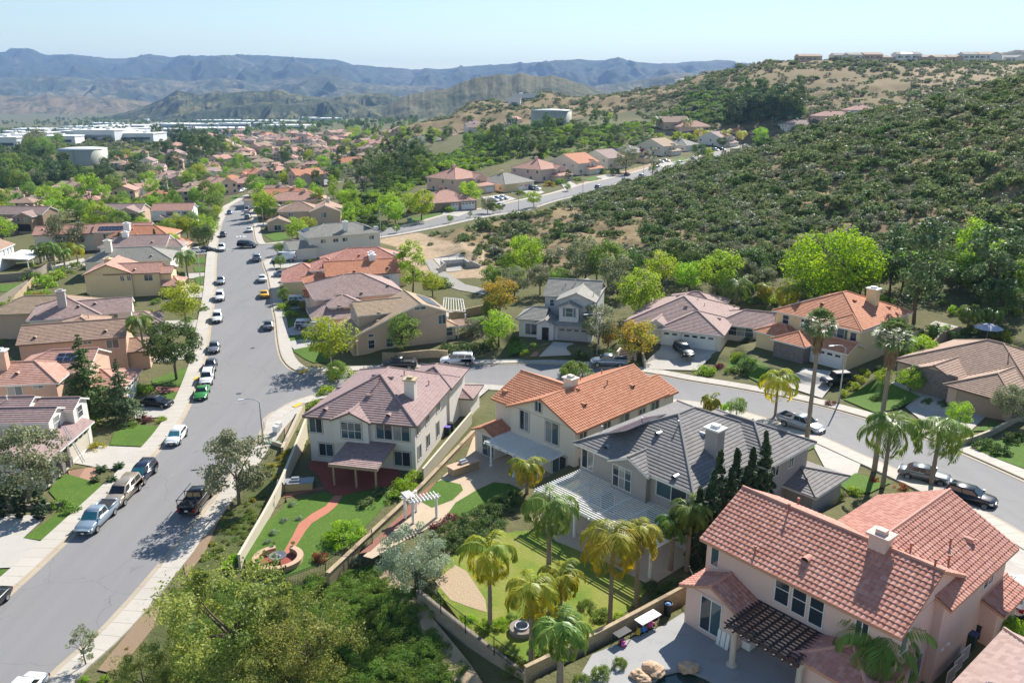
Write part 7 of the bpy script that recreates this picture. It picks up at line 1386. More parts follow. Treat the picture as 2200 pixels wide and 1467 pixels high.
X, Y, Z = wild_points(5200, (-1600, 150), (1100, 3100), lambda X, Y, px, py: (px > -60) & (px < 900), lambda X, Y: np.clip(2.4*fbm(X/170, Y/120, 3, 49)-.75, .02, .9), 15); _s = np.random.default_rng(15).uniform(2.5, 5.5, len(X)); nodes_scatter('valley_trees', np.stack([X, Y, Z-.3], 1), _s, ['round_dark', 'round_mid', 'tall_dark'], 16)
X, Y, Z = wild_points(19000, (-30, 240), (135, 365), hill_test, lambda X, Y: np.clip(.2+1.6*fbm(X/16, Y/22, 3, 44)-.22*(X < 45)+(X-60)*.002-((Y > 250)*(X < 70))*.15-((X < 25)*.12), .08, .95))
_s = np.random.default_rng(4).gamma(2.4, .38, len(X))+.5; order = np.argsort(Y-_s*14); near_i = order[:260]; rest = order[260:]
for i in near_i: plant(('sage', 'greysage', 'shrub_dark', 'sage', 'sage', 'sage')[int(_hash(np.array([X[i]*9]), np.array([Y[i]*9]), 3)[0]*5.99)], (X[i], Y[i], Z[i]-.1), _s[i], sz=_s[i]*1.0)
nodes_scatter('chaparral', np.stack([X[rest], Y[rest], Z[rest]-.1], 1), _s[rest], ['sage', 'sage', 'greysage', 'shrub_dark'], 1)
scatter([(1235,765),(1385,755),(1388,785),(1250,795)], 14, ['shrub_dark', 'shrub_mid', 'shrub_dark'], .6, 1.2)
scatter([(1095,735),(1150,730),(1130,768),(1080,772)], 9, ['shrub_mid', 'shrub_dark', 'shrub_bright'], .5, .9); scatter([(1510,770),(1620,745),(1670,815),(1520,805)], 14, ['shrub_mid', 'shrub_bright', 'shrub_dark'], .5, 1.0)
scatter([(20,900),(150,880),(300,915),(240,930),(200,955),(60,1090),(0,1090)], 12, ['shrub_mid', 'shrub_dark', 'shrub_yellow'], .5, .9); scatter([(1800,780),(1990,760),(2000,850),(1900,815),(1820,850)], 14, ['shrub_mid', 'shrub_bright', 'shrub_dark'], .5, 1.1); scatter([(1700,900),(1760,930),(1760,990),(1700,960)], 5, ['shrub_mid'], .4, .8)
X, Y, Z = wild_points(3000, (-60, 110), (430, 680), lambda X, Y, px, py: inpoly(px, py, [(1000,335),(1005,262),(1140,275),(1240,275),(1400,262),(1410,300),(1290,335),(1100,345)]) & (sdroad(X, Y) < -14), None, 14); _s = np.random.default_rng(14).gamma(4, .3, len(X))+.5; nodes_scatter('knoll_shrubs', np.stack([X, Y, Z-.1], 1), _s, ['shrub_mid', 'sage', 'shrub_dark', 'shrub_bright'], 15)
def t2(X, Y, px, py): return (py < 290) & (px > 1330) & (px < 2400) & (sdroad(X, Y) < -6) & ~((px > 1410) & (px < 1500) & (py > 262))
X, Y, Z = wild_points(9000, (110, 520), (520, 800), t2, lambda X, Y: np.clip(1.5*fbm(X/40, Y/50, 3, 45)-.3, .05, .75), 6)
_s = np.random.default_rng(5).gamma(4, .4, len(X))+.7; nodes_scatter('hillside_scrub', np.stack([X, Y, Z-.1], 1), _s, ['sage', 'greysage'], 2)
def t3(X, Y, px, py): return ((py < 365) & (px < 420)) & (GXtest(X, Y))
def GXtest(X, Y): return ~(inpoly(projn(X, Y, hgt(X, Y))[0], projn(X, Y, hgt(X, Y))[1], [(95,320),(215,320),(215,365),(95,365)]))
X, Y, Z = wild_points(4200, (-480, -150), (520, 900), t3, None, 7); _s = np.random.default_rng(6).gamma(4, .4, len(X))+.8; nodes_scatter('ridge_scrub', np.stack([X, Y, Z-.1], 1), _s, ['sage', 'sage', 'greysage'], 3)
X, Y, Z = wild_points(2600, (-100, 330), (740, 1150), lambda X, Y, px, py: py < 265, lambda X, Y: np.clip(.1+1.1*fbm(X/60, Y/60, 3, 47), .05, .8), 8); _s = np.random.default_rng(8).gamma(4, .5, len(X))+1; nodes_scatter('far_scrub', np.stack([X, Y, Z-.1], 1), _s, ['sage', 'greysage'], 4)
def gz(poly): return lambda X, Y, px, py: inpoly(px, py, poly) & (sdroad(X, Y) < -3)
X, Y, Z = wild_points(2600, (-110, 40), (235, 520), gz([(715,478),(790,420),(870,345),(1000,305),(1110,300),(1100,345),(1000,375),(900,400),(850,425),(800,480)]), None, 9); _s = np.random.default_rng(9).gamma(4, .3, len(X))+.6; nodes_scatter('slope_shrubs', np.stack([X, Y, Z-.1], 1), _s, ['shrub_mid', 'shrub_dark', 'shrub_bright'], 5)
X, Y, Z = wild_points(1500, (100, 260), (560, 760), gz([(1410,265),(1480,205),(1560,190),(1700,200),(1720,262),(1600,268)]), None, 10); _s = np.random.default_rng(10).gamma(4, .5, len(X))+1; nodes_scatter('green_slope_shrubs', np.stack([X, Y, Z-.1], 1), _s, ['shrub_mid', 'shrub_dark'], 6)
X, Y, Z = wild_points(2600, (-330, -90), (280, 560), gz([(0,470),(0,330),(95,360),(215,368),(330,400),(230,440),(110,400)]), None, 11); _s = np.random.default_rng(11).gamma(4, .4, len(X))+.8; nodes_scatter('ravine_scrub', np.stack([X, Y, Z-.1], 1), _s, ['shrub_dark', 'shrub_mid', 'sage'], 7)
# low cover on the slope below the gardens and on the street bank
X, Y, Z = wild_points(1500, (-26, 4), (34, 62), lambda X, Y, px, py: inpoly(px, py, [(440,1230),(600,1265),(800,1212),(835,1235),(1000,1440),(1010,1500),(300,1500),(380,1330)]), None, 12); _s = np.random.default_rng(12).uniform(.55, 1.15, len(X)); nodes_scatter('slope_ground_cover', np.stack([X, Y, Z-.12], 1), _s, ['cover_green'], 8)
X, Y, Z = wild_points(1100, (-30.2, -24.6), (44, 92), lambda X, Y, px, py: (X > -29.6+.5*np.sin(Y)) & (X < -25.1), lambda X, Y: np.clip(2.2*fbm(X/3, Y/4, 2, 48)-.55, 0, .8), 13); _s = np.random.default_rng(13).uniform(.22, .5, len(X)); nodes_scatter('bank_ground_cover', np.stack([X, Y, Z-.05], 1), _s, ['cover_green', 'shrub_acacia'], 9)
# ================================================================== yards: lawns, paving, walls, fences, furniture
def lawn_mat():
    t = NT('lawn grass'); p = t.pos(); n1 = t.noise(.28, 4, p); n2 = t.noise(3.5, 5, p); n3 = t.noise(22, 3, p)
    c = t.mix(n1, (.06, .14, .018), (.14, .22, .035)); c = t.mix(t.math('MULTIPLY', t.math('GREATER_THAN', n2, .56), .4), c, (.20, .24, .06)); c = t.mix(t.math('MULTIPLY', n3, .6), c, (.03, .085, .012)); t.base(c); t.bump(n3, .06, .9); return t.done(.9, 0, .15)
def dryl_mat():
    t = NT('worn lawn'); p = t.pos(); n1 = t.noise(.35, 5, p); n2 = t.noise(4, 5, p); c = t.ramp(n1, [(.35, (.12, .19, .028)), (.52, (.22, .24, .045)), (.72, (.28, .25, .085))]); c = t.mix(t.math('MULTIPLY', n2, .4), c, (.10, .15, .025)); t.base(c); t.bump(n2, .05, .8); return t.done(.92, 0, .1)
def mulch(name, a, b, sc=9):
    t = NT('mulch '+name); p = t.pos(); c = t.mix(t.noise(sc, 5, p, .7), a, b); t.base(c); t.bump(t.noise(sc*2, 3, p), .05, 1); return t.done(.95, 0, .1)
def block_mat(name, c, bw=.4, bh=.2):
    t = NT('block wall '+name); p = t.obj(); b = t.n('TexBrick'); b.inputs['Scale'].default_value = 1; b.inputs['Brick Width'].default_value = bw; b.inputs['Row Height'].default_value = bh; b.inputs['Mortar Size'].default_value = .012; b.inputs['Color1'].default_value = mc(c, .88)+(1,); b.inputs['Color2'].default_value = mc(c, 1.12)+(1,); b.inputs['Mortar'].default_value = mc(c, .6)+(1,)
    sx = t.n('SeparateXYZ'); t.l(p, sx.inputs[0]); cx = t.n('CombineXYZ'); t.l(sx.outputs[0], cx.inputs[0]); t.l(sx.outputs[2], cx.inputs[1]); t.l(cx.outputs[0], b.inputs['Vector']); cc = t.mix(t.math('MULTIPLY', t.noise(.6, 4, p), .35), b.outputs[0], mc(c, .7)); t.base(cc); t.bump(b.outputs[1], .01, -.6); return t.done(.92, 0, .15)
M_LAWN = lawn_mat(); M_DLAWN = dryl_mat(); M_MRED = mulch('red rock', (.20, .075, .05), (.38, .20, .15)); M_MBRN = mulch('bark', (.19, .13, .085), (.37, .27, .18)); M_SAND = mulch('dirt', (.34, .25, .16), (.47, .36, .24), 4)
M_REDC = concrete('red patio', (.30, .085, .06)); M_PATH = concrete('red path', (.47, .185, .12)); M_TANC = concrete('tan patio', (.50, .39, .275)); M_GREYC = concrete('grey patio', (.36, .355, .345)); M_BRK = block_mat('brick path', (.40, .24, .17), .2, .1)
M_BTAN = block_mat('tan block', (.44, .34, .22)); M_BLT = block_mat('pale block', (.50, .43, .31)); M_BGR = block_mat('grey block', (.30, .26, .21)); M_WHWALL = stucco('wall cream', (.58, .52, .41))
def GP(name, pts, mat, off=.05, z=None, step=.9, k='structure'):
    P = [at(x, y, z) if z is not None else tuple(hit(x, y))[:2] for x, y in pts]
    return drape(name, P, mat, off, step, zfix=z, k=k)
L_ = [
 ('driveway', [(161,996),(200,958),(303,962),(268,1012),(205,1004)], M_DRIVE), ('path', [(146,1012),(205,1004),(214,1016),(190,1038),(150,1024)], M_BRK), ('lawn', [(105,1056),(118,1031),(147,1020),(185,1031),(235,1045),(172,1096),(135,1090)], M_LAWN), ('lawn', [(50,1157),(126,1102),(172,1099),(103,1163)], M_LAWN), ('lawn', [(236,957),(245,930),(290,912),(350,918),(312,960)], M_LAWN),
 ('driveway', [(-60,1100),(100,1110),(50,1157),(96,1165),(26,1220),(-60,1224)], M_DRIVE), ('lawn', [(-40,1222),(34,1226),(2,1252),(-40,1280)], M_LAWN), ('driveway', [(288,876),(386,864),(366,896),(290,900)], M_DRIVE), ('lawn', [(325,818),(412,786),(420,800),(402,832),(330,828)], M_LAWN), ('lawn', [(345,848),(396,838),(382,862),(335,860)], M_LAWN), ('flower_bed', [(330,830),(402,834),(396,840),(345,846)], M_MRED),
 ('lawn', [(412,700),(432,696),(428,712),(408,716)], M_LAWN), ('lawn', [(418,597),(447,592),(445,612),(424,614)], M_LAWN), ('lawn', [(408,556),(450,554),(449,566),(412,567)], M_LAWN), ('lawn', [(415,575),(450,572),(449,584),(420,586)], M_LAWN), ('driveway', [(368,590),(450,586),(447,596),(400,600)], M_DRIVE), ('driveway', [(385,612),(440,615),(436,640),(395,640)], M_DRIVE), ('driveway', [(355,690),(425,688),(420,704),(360,706)], M_DRIVE), ('driveway', [(400,535),(455,532),(452,546),(405,548)], M_DRIVE), ('driveway', [(318,755),(418,748),(412,770),(330,780)], M_DRIVE), ('lawn', [(400,730),(426,726),(420,745),(396,748)], M_LAWN),
 ('lawn', [(0,613),(64,608),(22,628),(0,628)], M_LAWN), ('lawn', [(18,692),(38,668),(62,665),(57,690)], M_LAWN), ('lawn', [(0,722),(24,716),(10,738),(0,742)], M_LAWN), ('lawn', [(425,456),(466,470),(459,486),(432,478)], M_LAWN), ('lawn', [(495,425),(516,418),(506,432),(492,436)], M_LAWN), ('driveway', [(95,575),(180,555),(188,570),(110,590)], M_DRIVE), ('driveway', [(270,418),(340,405),(345,415),(285,428)], M_DRIVE),
 ('driveway', [(1426,738),(1544,753),(1497,797),(1386,794),(1385,782)], M_DRIVE), ('driveway', [(1189,735),(1232,738),(1226,768),(1157,770)], M_DRIVE), ('path', [(1160,742),(1180,738),(1152,770),(1138,770)], M_BRK), ('lawn', [(1095,742),(1130,735),(1135,755),(1090,766)], M_LAWN), ('driveway', [(1726,791),(1808,801),(1766,857),(1678,828)], M_DRIVE), ('lawn', [(1600,765),(1632,778),(1655,792),(1636,826),(1600,808)], M_LAWN), ('lawn', [(1570,760),(1612,768),(1600,800),(1560,792)], M_LAWN), ('driveway', [(1982,842),(2132,883),(2084,928),(2026,942),(1944,876)], M_DRIVE), ('lawn', [(1811,859),(1886,815),(1934,833),(1978,856),(1927,880),(1880,888)], M_LAWN), ('path', [(1912,826),(1925,820),(1992,850),(1978,856)], M_DRIVE), ('lawn', [(2084,928),(2160,899),(2136,926)], M_LAWN), ('lawn', [(2090,965),(2200,930),(2260,960),(2260,1030),(2150,990)], M_LAWN),
 ('driveway', [(1741,948),(1852,988),(1842,1018),(1792,1036),(1768,1000)], M_DRIVE), ('lawn', [(1798,1040),(1838,1018),(1914,1038),(1870,1060),(1830,1062)], M_LAWN), ('lawn', [(1725,958),(1742,952),(1752,962),(1736,970)], M_LAWN), ('driveway', [(2110,1108),(2200,1152),(2260,1250),(2200,1310),(2150,1240)], M_DRIVE), ('driveway', [(985,827),(1062,827),(1012,870),(1000,868)], M_DRIVE), ('driveway', [(1200,845),(1300,850),(1260,880)], M_DRIVE),
 ('lawn', [(628,754),(663,744),(713,761),(711,780),(673,780),(655,772)], M_LAWN), ('driveway', [(617,735),(660,728),(700,742),(665,745),(632,752)], M_DRIVE), ('driveway', [(615,708),(640,698),(700,700),(690,716),(622,722)], M_DRIVE), ('lawn', [(621,723),(688,717),(682,728),(622,735)], M_LAWN), ('lawn', [(613,692),(660,676),(690,680),(662,694),(615,706)], M_LAWN), ('driveway', [(607,655),(690,640),(700,654),(612,668)], M_DRIVE), ('driveway', [(585,597),(650,588),(665,604),(592,614)], M_DRIVE), ('driveway', [(590,560),(652,552),(650,574),(590,578)], M_DRIVE), ('lawn', [(596,622),(640,614),(660,622),(600,636)], M_LAWN), ('lawn', [(566,506),(604,498),(625,512),(590,520)], M_LAWN), ('driveway', [(556,480),(600,476),(600,484),(560,488)], M_DRIVE), ('lawn', [(985,686),(1040,680),(1045,692),(990,700)], M_LAWN),
 ('service_road', [(912,560),(926,558),(952,582),(1000,612),(1055,624),(1040,634),(985,624),(955,614),(935,600)], concrete('service road', (.33, .31, .28))), ('drain_apron', [(930,556),(985,546),(1000,556),(990,582),(960,585),(945,572)], M_DRIVE),
 ('lawn', [(880,470),(905,466),(945,455),(948,462),(900,480)], M_LAWN), ('driveway', [(955,450),(990,446),(1010,455),(985,466),(950,462)], M_DRIVE), ('driveway', [(1035,424),(1080,418),(1110,428),(1060,442)], M_DRIVE), ('driveway', [(1120,410),(1155,406),(1170,414),(1140,424)], M_DRIVE), ('lawn', [(1252,386),(1275,380),(1300,378),(1275,390)], M_LAWN), ('driveway', [(1205,396),(1225,390),(1240,398),(1215,408)], M_DRIVE), ('driveway', [(1280,380),(1300,376),(1325,380),(1300,388)], M_DRIVE), ('driveway', [(1405,350),(1430,342),(1448,352),(1425,360)], M_DRIVE), ('lawn', [(1440,345),(1468,338),(1480,345),(1455,352)], M_LAWN), ('lawn', [(1120,424),(1150,418),(1158,422),(1130,430)], M_LAWN),
 ('canyon_path', [(810,1236),(836,1226),(905,1300),(1010,1428),(1050,1490),(990,1490),(930,1392),(850,1292)], M_SAND), ('mulch_bed', [(395,1215),(430,1130),(470,1075),(500,1080),(470,1120),(440,1190),(400,1240)], M_MBRN), ('mulch_bed', [(210,1440),(300,1330),(345,1300),(330,1350),(250,1450)], M_MBRN), ('pavement_corner', [(566,905),(600,882),(652,864),(648,880),(612,920),(590,952),(572,950)], M_DRIVE), ('mulch_bed', [(612,920),(648,882),(640,905),(612,950)], M_MBRN)]
_off = 0
for nm, pts, m in L_: _off = (_off+1) % 5; GP(nm, pts, m, .085+.004*_off)
# garden of the beige house: z 1.3
def c8p(*q): return [kk('c8', x, y) for x, y in q]
GP('lawn', [(618,1077),(662,1067),(697,1058),(720,1065),(768,1058),(823,1052),(842,1060),(845,1067),(768,1150),(700,1205),(676,1218),(603,1244),(535,1225),(524,1195),(560,1130),(600,1100)], M_LAWN, .04, 1.3)
GP('path', c8p((490,925),(440,990),(350,1040),(270,1100),(230,1180),(170,1285),(215,1295),(280,1200),(310,1150),(350,1100),(460,1030),(510,985),(547,922)), M_PATH, .055, 1.3)
GP('patio', c8p((350,705),(325,745),(395,800),(425,870),(480,915),(545,925),(700,885),(860,865),(900,800),(900,725),(1020,725),(1020,690)), M_REDC, .05, 1.3)
GP('flower_bed', c8p((170,940),(330,905),(430,885),(425,870),(340,880),(180,915)), M_MRED, .06, 1.3)
# garden of the cream house: z 3.0
GP('patio', [(1022,926),(1000,985),(955,1020),(890,1085),(830,1150),(780,1195),(800,1200),(862,1165),(900,1145),(960,1115),(1050,1085),(1120,1055),(1165,1040),(1240,985),(1220,950),(1060,930)], M_TANC, .04, 3.0)
GP('lawn', [(894,1072),(911,1050),(949,1031),(990,1041),(995,1053),(973,1074),(928,1091)], M_LAWN, .055, 3.0); GP('lawn', [(964,1101),(979,1080),(1024,1053),(1061,1036),(1095,1040),(1122,1053),(1100,1072),(1040,1100),(990,1112)], M_LAWN, .055, 3.0)
GP('rock_bed', [(942,1029),(891,1070),(867,1101),(772,1190),(795,1185),(877,1113),(905,1076)], M_MRED, .06, 3.0)
# garden of the grey house: z 4.9
GP('lawn', [(955,1200),(1047,1152),(1105,1142),(1193,1135),(1241,1159),(1343,1210),(1391,1268),(1353,1309),(1306,1340),(1240,1370),(1193,1391),(1137,1424),(1084,1405),(1030,1377),(995,1347),(985,1330),(940,1270)], M_DLAWN, .04, 4.9); GP('bare_patch', [(934,1250),(978,1214),(1002,1227),(1043,1289),(1046,1316),(1002,1302),(968,1289)], M_SAND, .055, 4.9)
P_ = [HD.wld(*q) for q in ((-.3, -6.2), (4, -7.2), (9, -6.4), (13.8, -6.3), (13.8, .2), (-.3, .2))]; drape('patio', [(p.x, p.y) for p in P_], M_TANC, .06, 2, zfix=4.9)
# patio and pool of the pink house: z 8
P_ = [HE.wld(*q) for q in ((-.6, .3), (-.6, -3.5), (-1.6, -9.2), (1, -15), (10, -19), (15, -16), (17.5, -3), (15.5, 4), (13.2, 4), (13.2, .2))]
_pp = [(p.x, p.y) for p in P_]; _pool = [tuple(at(x, y, 8.0)) for x, y in ((1395,1490),(1402,1466),(1425,1448),(1455,1440),(1485,1443),(1515,1455),(1540,1470),(1555,1500),(1530,1540),(1470,1550),(1410,1530))]
def ring_sheet(name, outer, hole, mat, z):
    pts = [Vector(p) for p in outer]+[Vector(p) for p in hole]; n, m = len(outer), len(hole); e = [(i, (i+1) % n) for i in range(n)]+[(n+i, n+(i+1) % m) for i in range(m)]
    vs, _, fs, *_ = delaunay_2d_cdt(pts, e, [], 1, 1e-5); mb = MB(); mb.v = [(v.x, v.y, z) for v in vs]
    for f in fs:
        c = sum((Vector(mb.v[i]) for i in f), Vector())/3
        if inpoly(np.array([c.x]), np.array([c.y]), hole)[0] or not inpoly(np.array([c.x]), np.array([c.y]), outer)[0]: continue
        a, b, d = (Vector(mb.v[q]) for q in f[:3]); mb.f.append(tuple(f) if (b-a).cross(d-a).z > 0 else tuple(reversed(f))); mb.m.append(0)
    o = mb.build(name, mat); kind(o, 'structure'); return o
ring_sheet('patio', _pp, _pool, M_GREYC, 8.05)
wm = NT('pool water'); p_ = wm.pos(); wm.base(wm.mix(wm.noise(1.2, 3, p_), (.008, .035, .03), (.012, .06, .05))); wm.bump(wm.noise(3, 2, p_), .02, .3); M_WATER = wm.done(.05, 0, .6)
kind(drape('pool_water', _pool, M_WATER, 0, 1.5, zfix=7.88), 'structure'); pw = MB(); _n = len(_pool)
for i in range(_n): a, b = _pool[i], _pool[(i+1) % _n]; pw.face([(a[0], a[1], 6.6), (b[0], b[1], 6.6), (b[0], b[1], 8.05), (a[0], a[1], 8.05)])
kind(pw.build('pool_edge', M_GREYC), 'structure')
# --- walls and fences
def wall(pts, h, mat, label, zt=None, th=.22, cap=.06, name='block_wall', base=None, phrase=None):
    """pts: world (x, y) list; follows the ground, or a fixed top height"""
    P = [Vector((p[0], p[1])) for p in pts]; r = empty(name, (P[0].x, P[0].y, 0)); L = cr([tuple(p) for p in P], 2.0) if len(P) > 2 else [np.array(P[0]), np.array(P[-1])]
    if len(P) == 2:
        n = max(1, int((P[1]-P[0]).length/2.5)); L = [np.array(P[0].lerp(P[1], i/n)) for i in range(n+1)]
    m = MB(); c = MB(); o = P[0]
    for i in range(len(L)-1):
        a, b = L[i], L[i+1]; d = (b-a)/np.linalg.norm(b-a); q = np.array([-d[1], d[0]])*th/2; za, zb = hz(*a), hz(*b)
        ta = (zt[0]+(zt[1]-zt[0])*i/(len(L)-1)) if zt else za+h; tb = (zt[0]+(zt[1]-zt[0])*(i+1)/(len(L)-1)) if zt else zb+h; lo = (base if base is not None else min(za, zb)-.6)
        f = lambda p, s, z: (p[0]+q[0]*s-o.x, p[1]+q[1]*s-o.y, z)
        for s in (1, -1): m.face([f(a, s, lo), f(b, s, lo), f(b, s, tb), f(a, s, ta)] if s < 0 else [f(b, s, lo), f(a, s, lo), f(a, s, ta), f(b, s, tb)])
        for e, t_ in ((a, ta), (b, tb)): m.face([f(e, 1, lo), f(e, -1, lo), f(e, -1, t_), f(e, 1, t_)])
        k = 1.25; c.face([f(a, -k, ta+cap), f(b, -k, tb+cap), f(b, k, tb+cap), f(a, k, ta+cap)])
        for s in (k, -k): c.face([f(a, s, ta-.002), f(b, s, tb-.002), f(b, s, tb+cap), f(a, s, ta+cap)])
    m.build('wall', mat, r); c.build('coping', mat, r); tag(r, label, 'wall', 'garden walls')
    if phrase: LAND.append((r, phrase, Vector((P[0].x, P[0].y, hz(P[0].x, P[0].y)+1))))
    return r
def pw_(pts, z): return [at(x, y, z) for x, y in pts]
def hw(pts): return [tuple(hit(x, y))[:2] for x, y in pts]
wall(pw_([(1022,922),(906,1033),(867,1067),(768,1152),(702,1209)], 3.6), 0, M_BTAN, 'tall tan stone retaining wall between the fountain garden and the arbour garden', (3.7, 2.6), .35, base=.6, phrase='the tall tan retaining wall')
wall(pw_([(1012,886),(908,1004)], 2.9), 0, M_WHWALL, 'low cream wall along the right side of the beige house', (2.9, 2.7), .2, base=.8)
wall(pw_([(657,905),(620,990),(585,1060),(511,1178)], 3.0), 0, M_WHWALL, 'cream garden wall sloping down beside the flowering street bank', (3.3, 2.3), .22, base=.2, phrase='the cream garden wall')
wall(pw_([(652,868),(606,960)], 1.2), 0, M_BLT, 'low pale stone wall on the corner pavement behind the white cabinets', (1.35, 1.1), .3, base=-.2)
wall(hw([(585,955),(608,962)]), .5, M_BLT, 'short pale kerb wall below the green utility lid')
wall(pw_([(1478,1258),(1290,1353),(1128,1428)], 8.85), 0, M_BTAN, 'tan block wall between the palm lawn and the grey pool patio', (9.0, 8.7), .22, base=4.2, phrase='the patio block wall')
wall(pw_([(898,1272),(1000,1354),(1128,1452)], 4.9), 0, M_BGR, 'low dark retaining wall under the black fence of the palm lawn', (5.1, 5.1), .25, base=3.0)
wall(hw([(822,774),(962,770)]), 1.3, M_BTAN, 'tan stone wall in front of the tan corner house', th=.3); wall(hw([(965,690),(1060,668)]), 1.6, M_BTAN, 'tan wall behind the garden of the tan corner house')
wall(hw([(1405,288),(1500,294)]), 2.6, M_BGR, 'long brown wall above the yellow palms of the hill street'); wall(hw([(0,700),(38,652),(75,612)]), 1.8, M_BTAN, 'tan stepped yard wall at the far left behind the patio shelter'); wall(hw([(0,658),(62,620)]), 1.8, M_BGR, 'dark grey yard wall at the left edge beside a lawn'); wall(hw([(0,606),(72,598),(112,578)]), 1.8, M_BGR, 'long grey yard wall below the patio shelter'); wall(hw([(118,560),(143,548),(146,532)]), 1.9, M_BLT, 'pale yard wall behind the palm cluster'); wall(hw([(8,722),(38,712)]), 1.6, M_BTAN, 'short tan wall beside the smallest lawn at the left edge')
wall(hw([(1386,790),(1380,760),(1392,735)]), 1.1, M_WHWALL, 'curved cream retaining wall left of the wide driveway'); wall(hw([(2060,960),(2130,935),(2200,905)]), .7, M_BLT, 'low pale garden wall stepping up at the right edge'); wall(hw([(0,1098),(118,1090),(135,1088)]), .5, M_BGR, 'low curved planter wall below the pointed dark shrubs')
wall(hw([(2000,760),(2020,735),(2060,722)]), 1.5, M_BTAN, 'tan wall behind the yellow house with stone front')
def fence(pts, h, label, z=None, gap=.14, post=2.4, name='iron_fence'):
    r = empty(name, (pts[0][0], pts[0][1], 0)); o = Vector((pts[0][0], pts[0][1], 0)); ra = MB(); pk = MB(); L = []
    for i in range(len(pts)-1):
        a, b = Vector(pts[i]), Vector(pts[i+1]); n = max(1, int((b-a).length/post)); L += [a.lerp(b, k/n) for k in range(n)]
    L.append(Vector(pts[-1])); Z = lambda p: (z if z is not None else hz(p.x, p.y)); 
    for i, p in enumerate(L):
        m = MB(); m.box(p.x-o.x-.035, p.y-o.y-.035, Z(p)-.2, p.x-o.x+.035, p.y-o.y+.035, Z(p)+h+.08); m.build('post', M_BLKI, r)
        if i < len(L)-1:
            q = L[i+1]
            for d in (.12, h-.06): ra.bar((p.x-o.x, p.y-o.y, Z(p)+d), (q.x-o.x, q.y-o.y, Z(q)+d), .035, .035)
            n = int((q-p).length/gap)
            for k in range(1, n): t = p.lerp(q, k/n); zz = Z(p)+(Z(q)-Z(p))*k/n; pk.box(t.x-o.x-.009, t.y-o.y-.009, zz+.08, t.x-o.x+.009, t.y-o.y+.009, zz+h)
    ra.build('rail', M_BLKI, r); pk.build('pickets', M_BLKI, r); tag(r, label, 'fence', 'iron fences'); return r
fence(pw_([(898,1272),(1000,1354),(1128,1452)], 5.1), 1.25, 'black iron fence along the lower edge of the palm lawn', 5.1); fence(pw_([(601,1262),(700,1230),(802,1202)], 1.3), 1.4, 'black iron fence at the bottom of the fountain garden', None); fence(pw_([(802,1202),(836,1224),(898,1272)], 3.2), 1.4, 'black iron fence between the silvery tree and the dirt path'); fence(pw_([(1478,1262),(1502,1310)], 8.0), 1.7, 'tall black gate between the block wall and the pink house', 8.0, name='iron_gate')
_hs = cr(HS[4:10], 3); _q = []
for i in range(len(_hs)-1): d = _hs[i+1]-_hs[i]; d /= np.linalg.norm(d); _q.append((_hs[i][0]+d[1]*2.6, _hs[i][1]-d[0]*2.6))
fence(_q[::3], 1.1, 'thin dark fence along the near side of the hill street', None, .5, 6)
# --- street furniture
def lamp(bx, by, ty, side, label):
    p = hit(bx, by); f = proj(p)[2]; h = min(10.5, max(6, (by-ty)*f/FPX/.955)); r = empty('street_lamp', p); m = MB(); m.tube([(0, 0, -.3), (0, 0, h*.5), (0, 0, h-.3)], [.12, .1, .075], 8); m.tube([(0, 0, 0), (0, 0, .5)], .16, 8); m.build('pole', plain('concrete pole', (.42, .41, .39), .8), r, True)
    a = MB(); d = Vector((side, -.25, 0)).normalized(); a.tube([(0, 0, h-.35), d*.5+Vector((0, 0, h-.02)), d*1.2+Vector((0, 0, h+.12)), d*1.9+Vector((0, 0, h+.12))], [.06, .05, .045, .04], 6); a.build('arm', M_METAL, r); q = MB(); c = d*2.15+Vector((0, 0, h+.08)); q.bar(c-d*.35, c+d*.35, .28, .13); q.build('lamp_head', plain('lamp head', (.55, .56, .56), .5), r); tag(r, label, 'street lamp', 'street lamps'); return r
l1 = lamp(713, 797, 692, -1, 'street lamp with blue street sign at the corner with the black pickup'); lamp(566, 952, 866, -1, 'street lamp beside the olive tree on the corner'); lamp(1283, 764, 676, -1, 'street lamp between the two orange-leaved trees'); lamp(1802, 866, 742, -1, 'street lamp beside the black off-road car'); lamp(432, 612, 547, 1, 'street lamp in front of the cream-yellow house with red roof'); lamp(629, 512, 444, -1, 'street lamp at the small junction'); lamp(566, 485, 454, -1, 'street lamp under the street trees past the junction'); lamp(818, 500, 446, 1, 'street lamp at the start of the hill street'); lamp(1114, 454, 416, -1, 'hill street lamp opposite the grey-roofed bungalow'); lamp(1252, 418, 376, -1, 'hill street lamp opposite the white gabled house'); lamp(1382, 389, 348, -1, 'hill street lamp beside the silver SUV'); lamp(1507, 355, 318, -1, 'hill street lamp nearest the top of the street'); lamp(206, 482, 465, 1, 'street lamp among the left-hand roofs beside the house with dark shutters'); lamp(419, 480, 445, 1, 'street lamp behind the white house with brown garage')
sg = MB(); sg.box(-.95, -.02, 2.9, -.05, .02, 3.15); o = sg.build('street_sign', plain('street sign blue', (.02, .20, .55), .5)); o.location = l1.location+Vector((-.05, -.12, 0)); tag(o, 'blue street name sign fixed to the corner lamp post', 'sign')
def prop(name, loc, rz, parts, label, cat, group=None):
    r = empty(name, loc, rz)
    for nm, mb, m in parts: mb.build(nm, m, r)
    tag(r, label, cat, group); return r
def mbx(*boxes):
    m = MB()
    for b in boxes: m.box(*b)
    return m
def gpt(px, py, z=None):
    if z is None: return hit(px, py)
    p = at(px, py, z); return Vector((p[0], p[1], z))
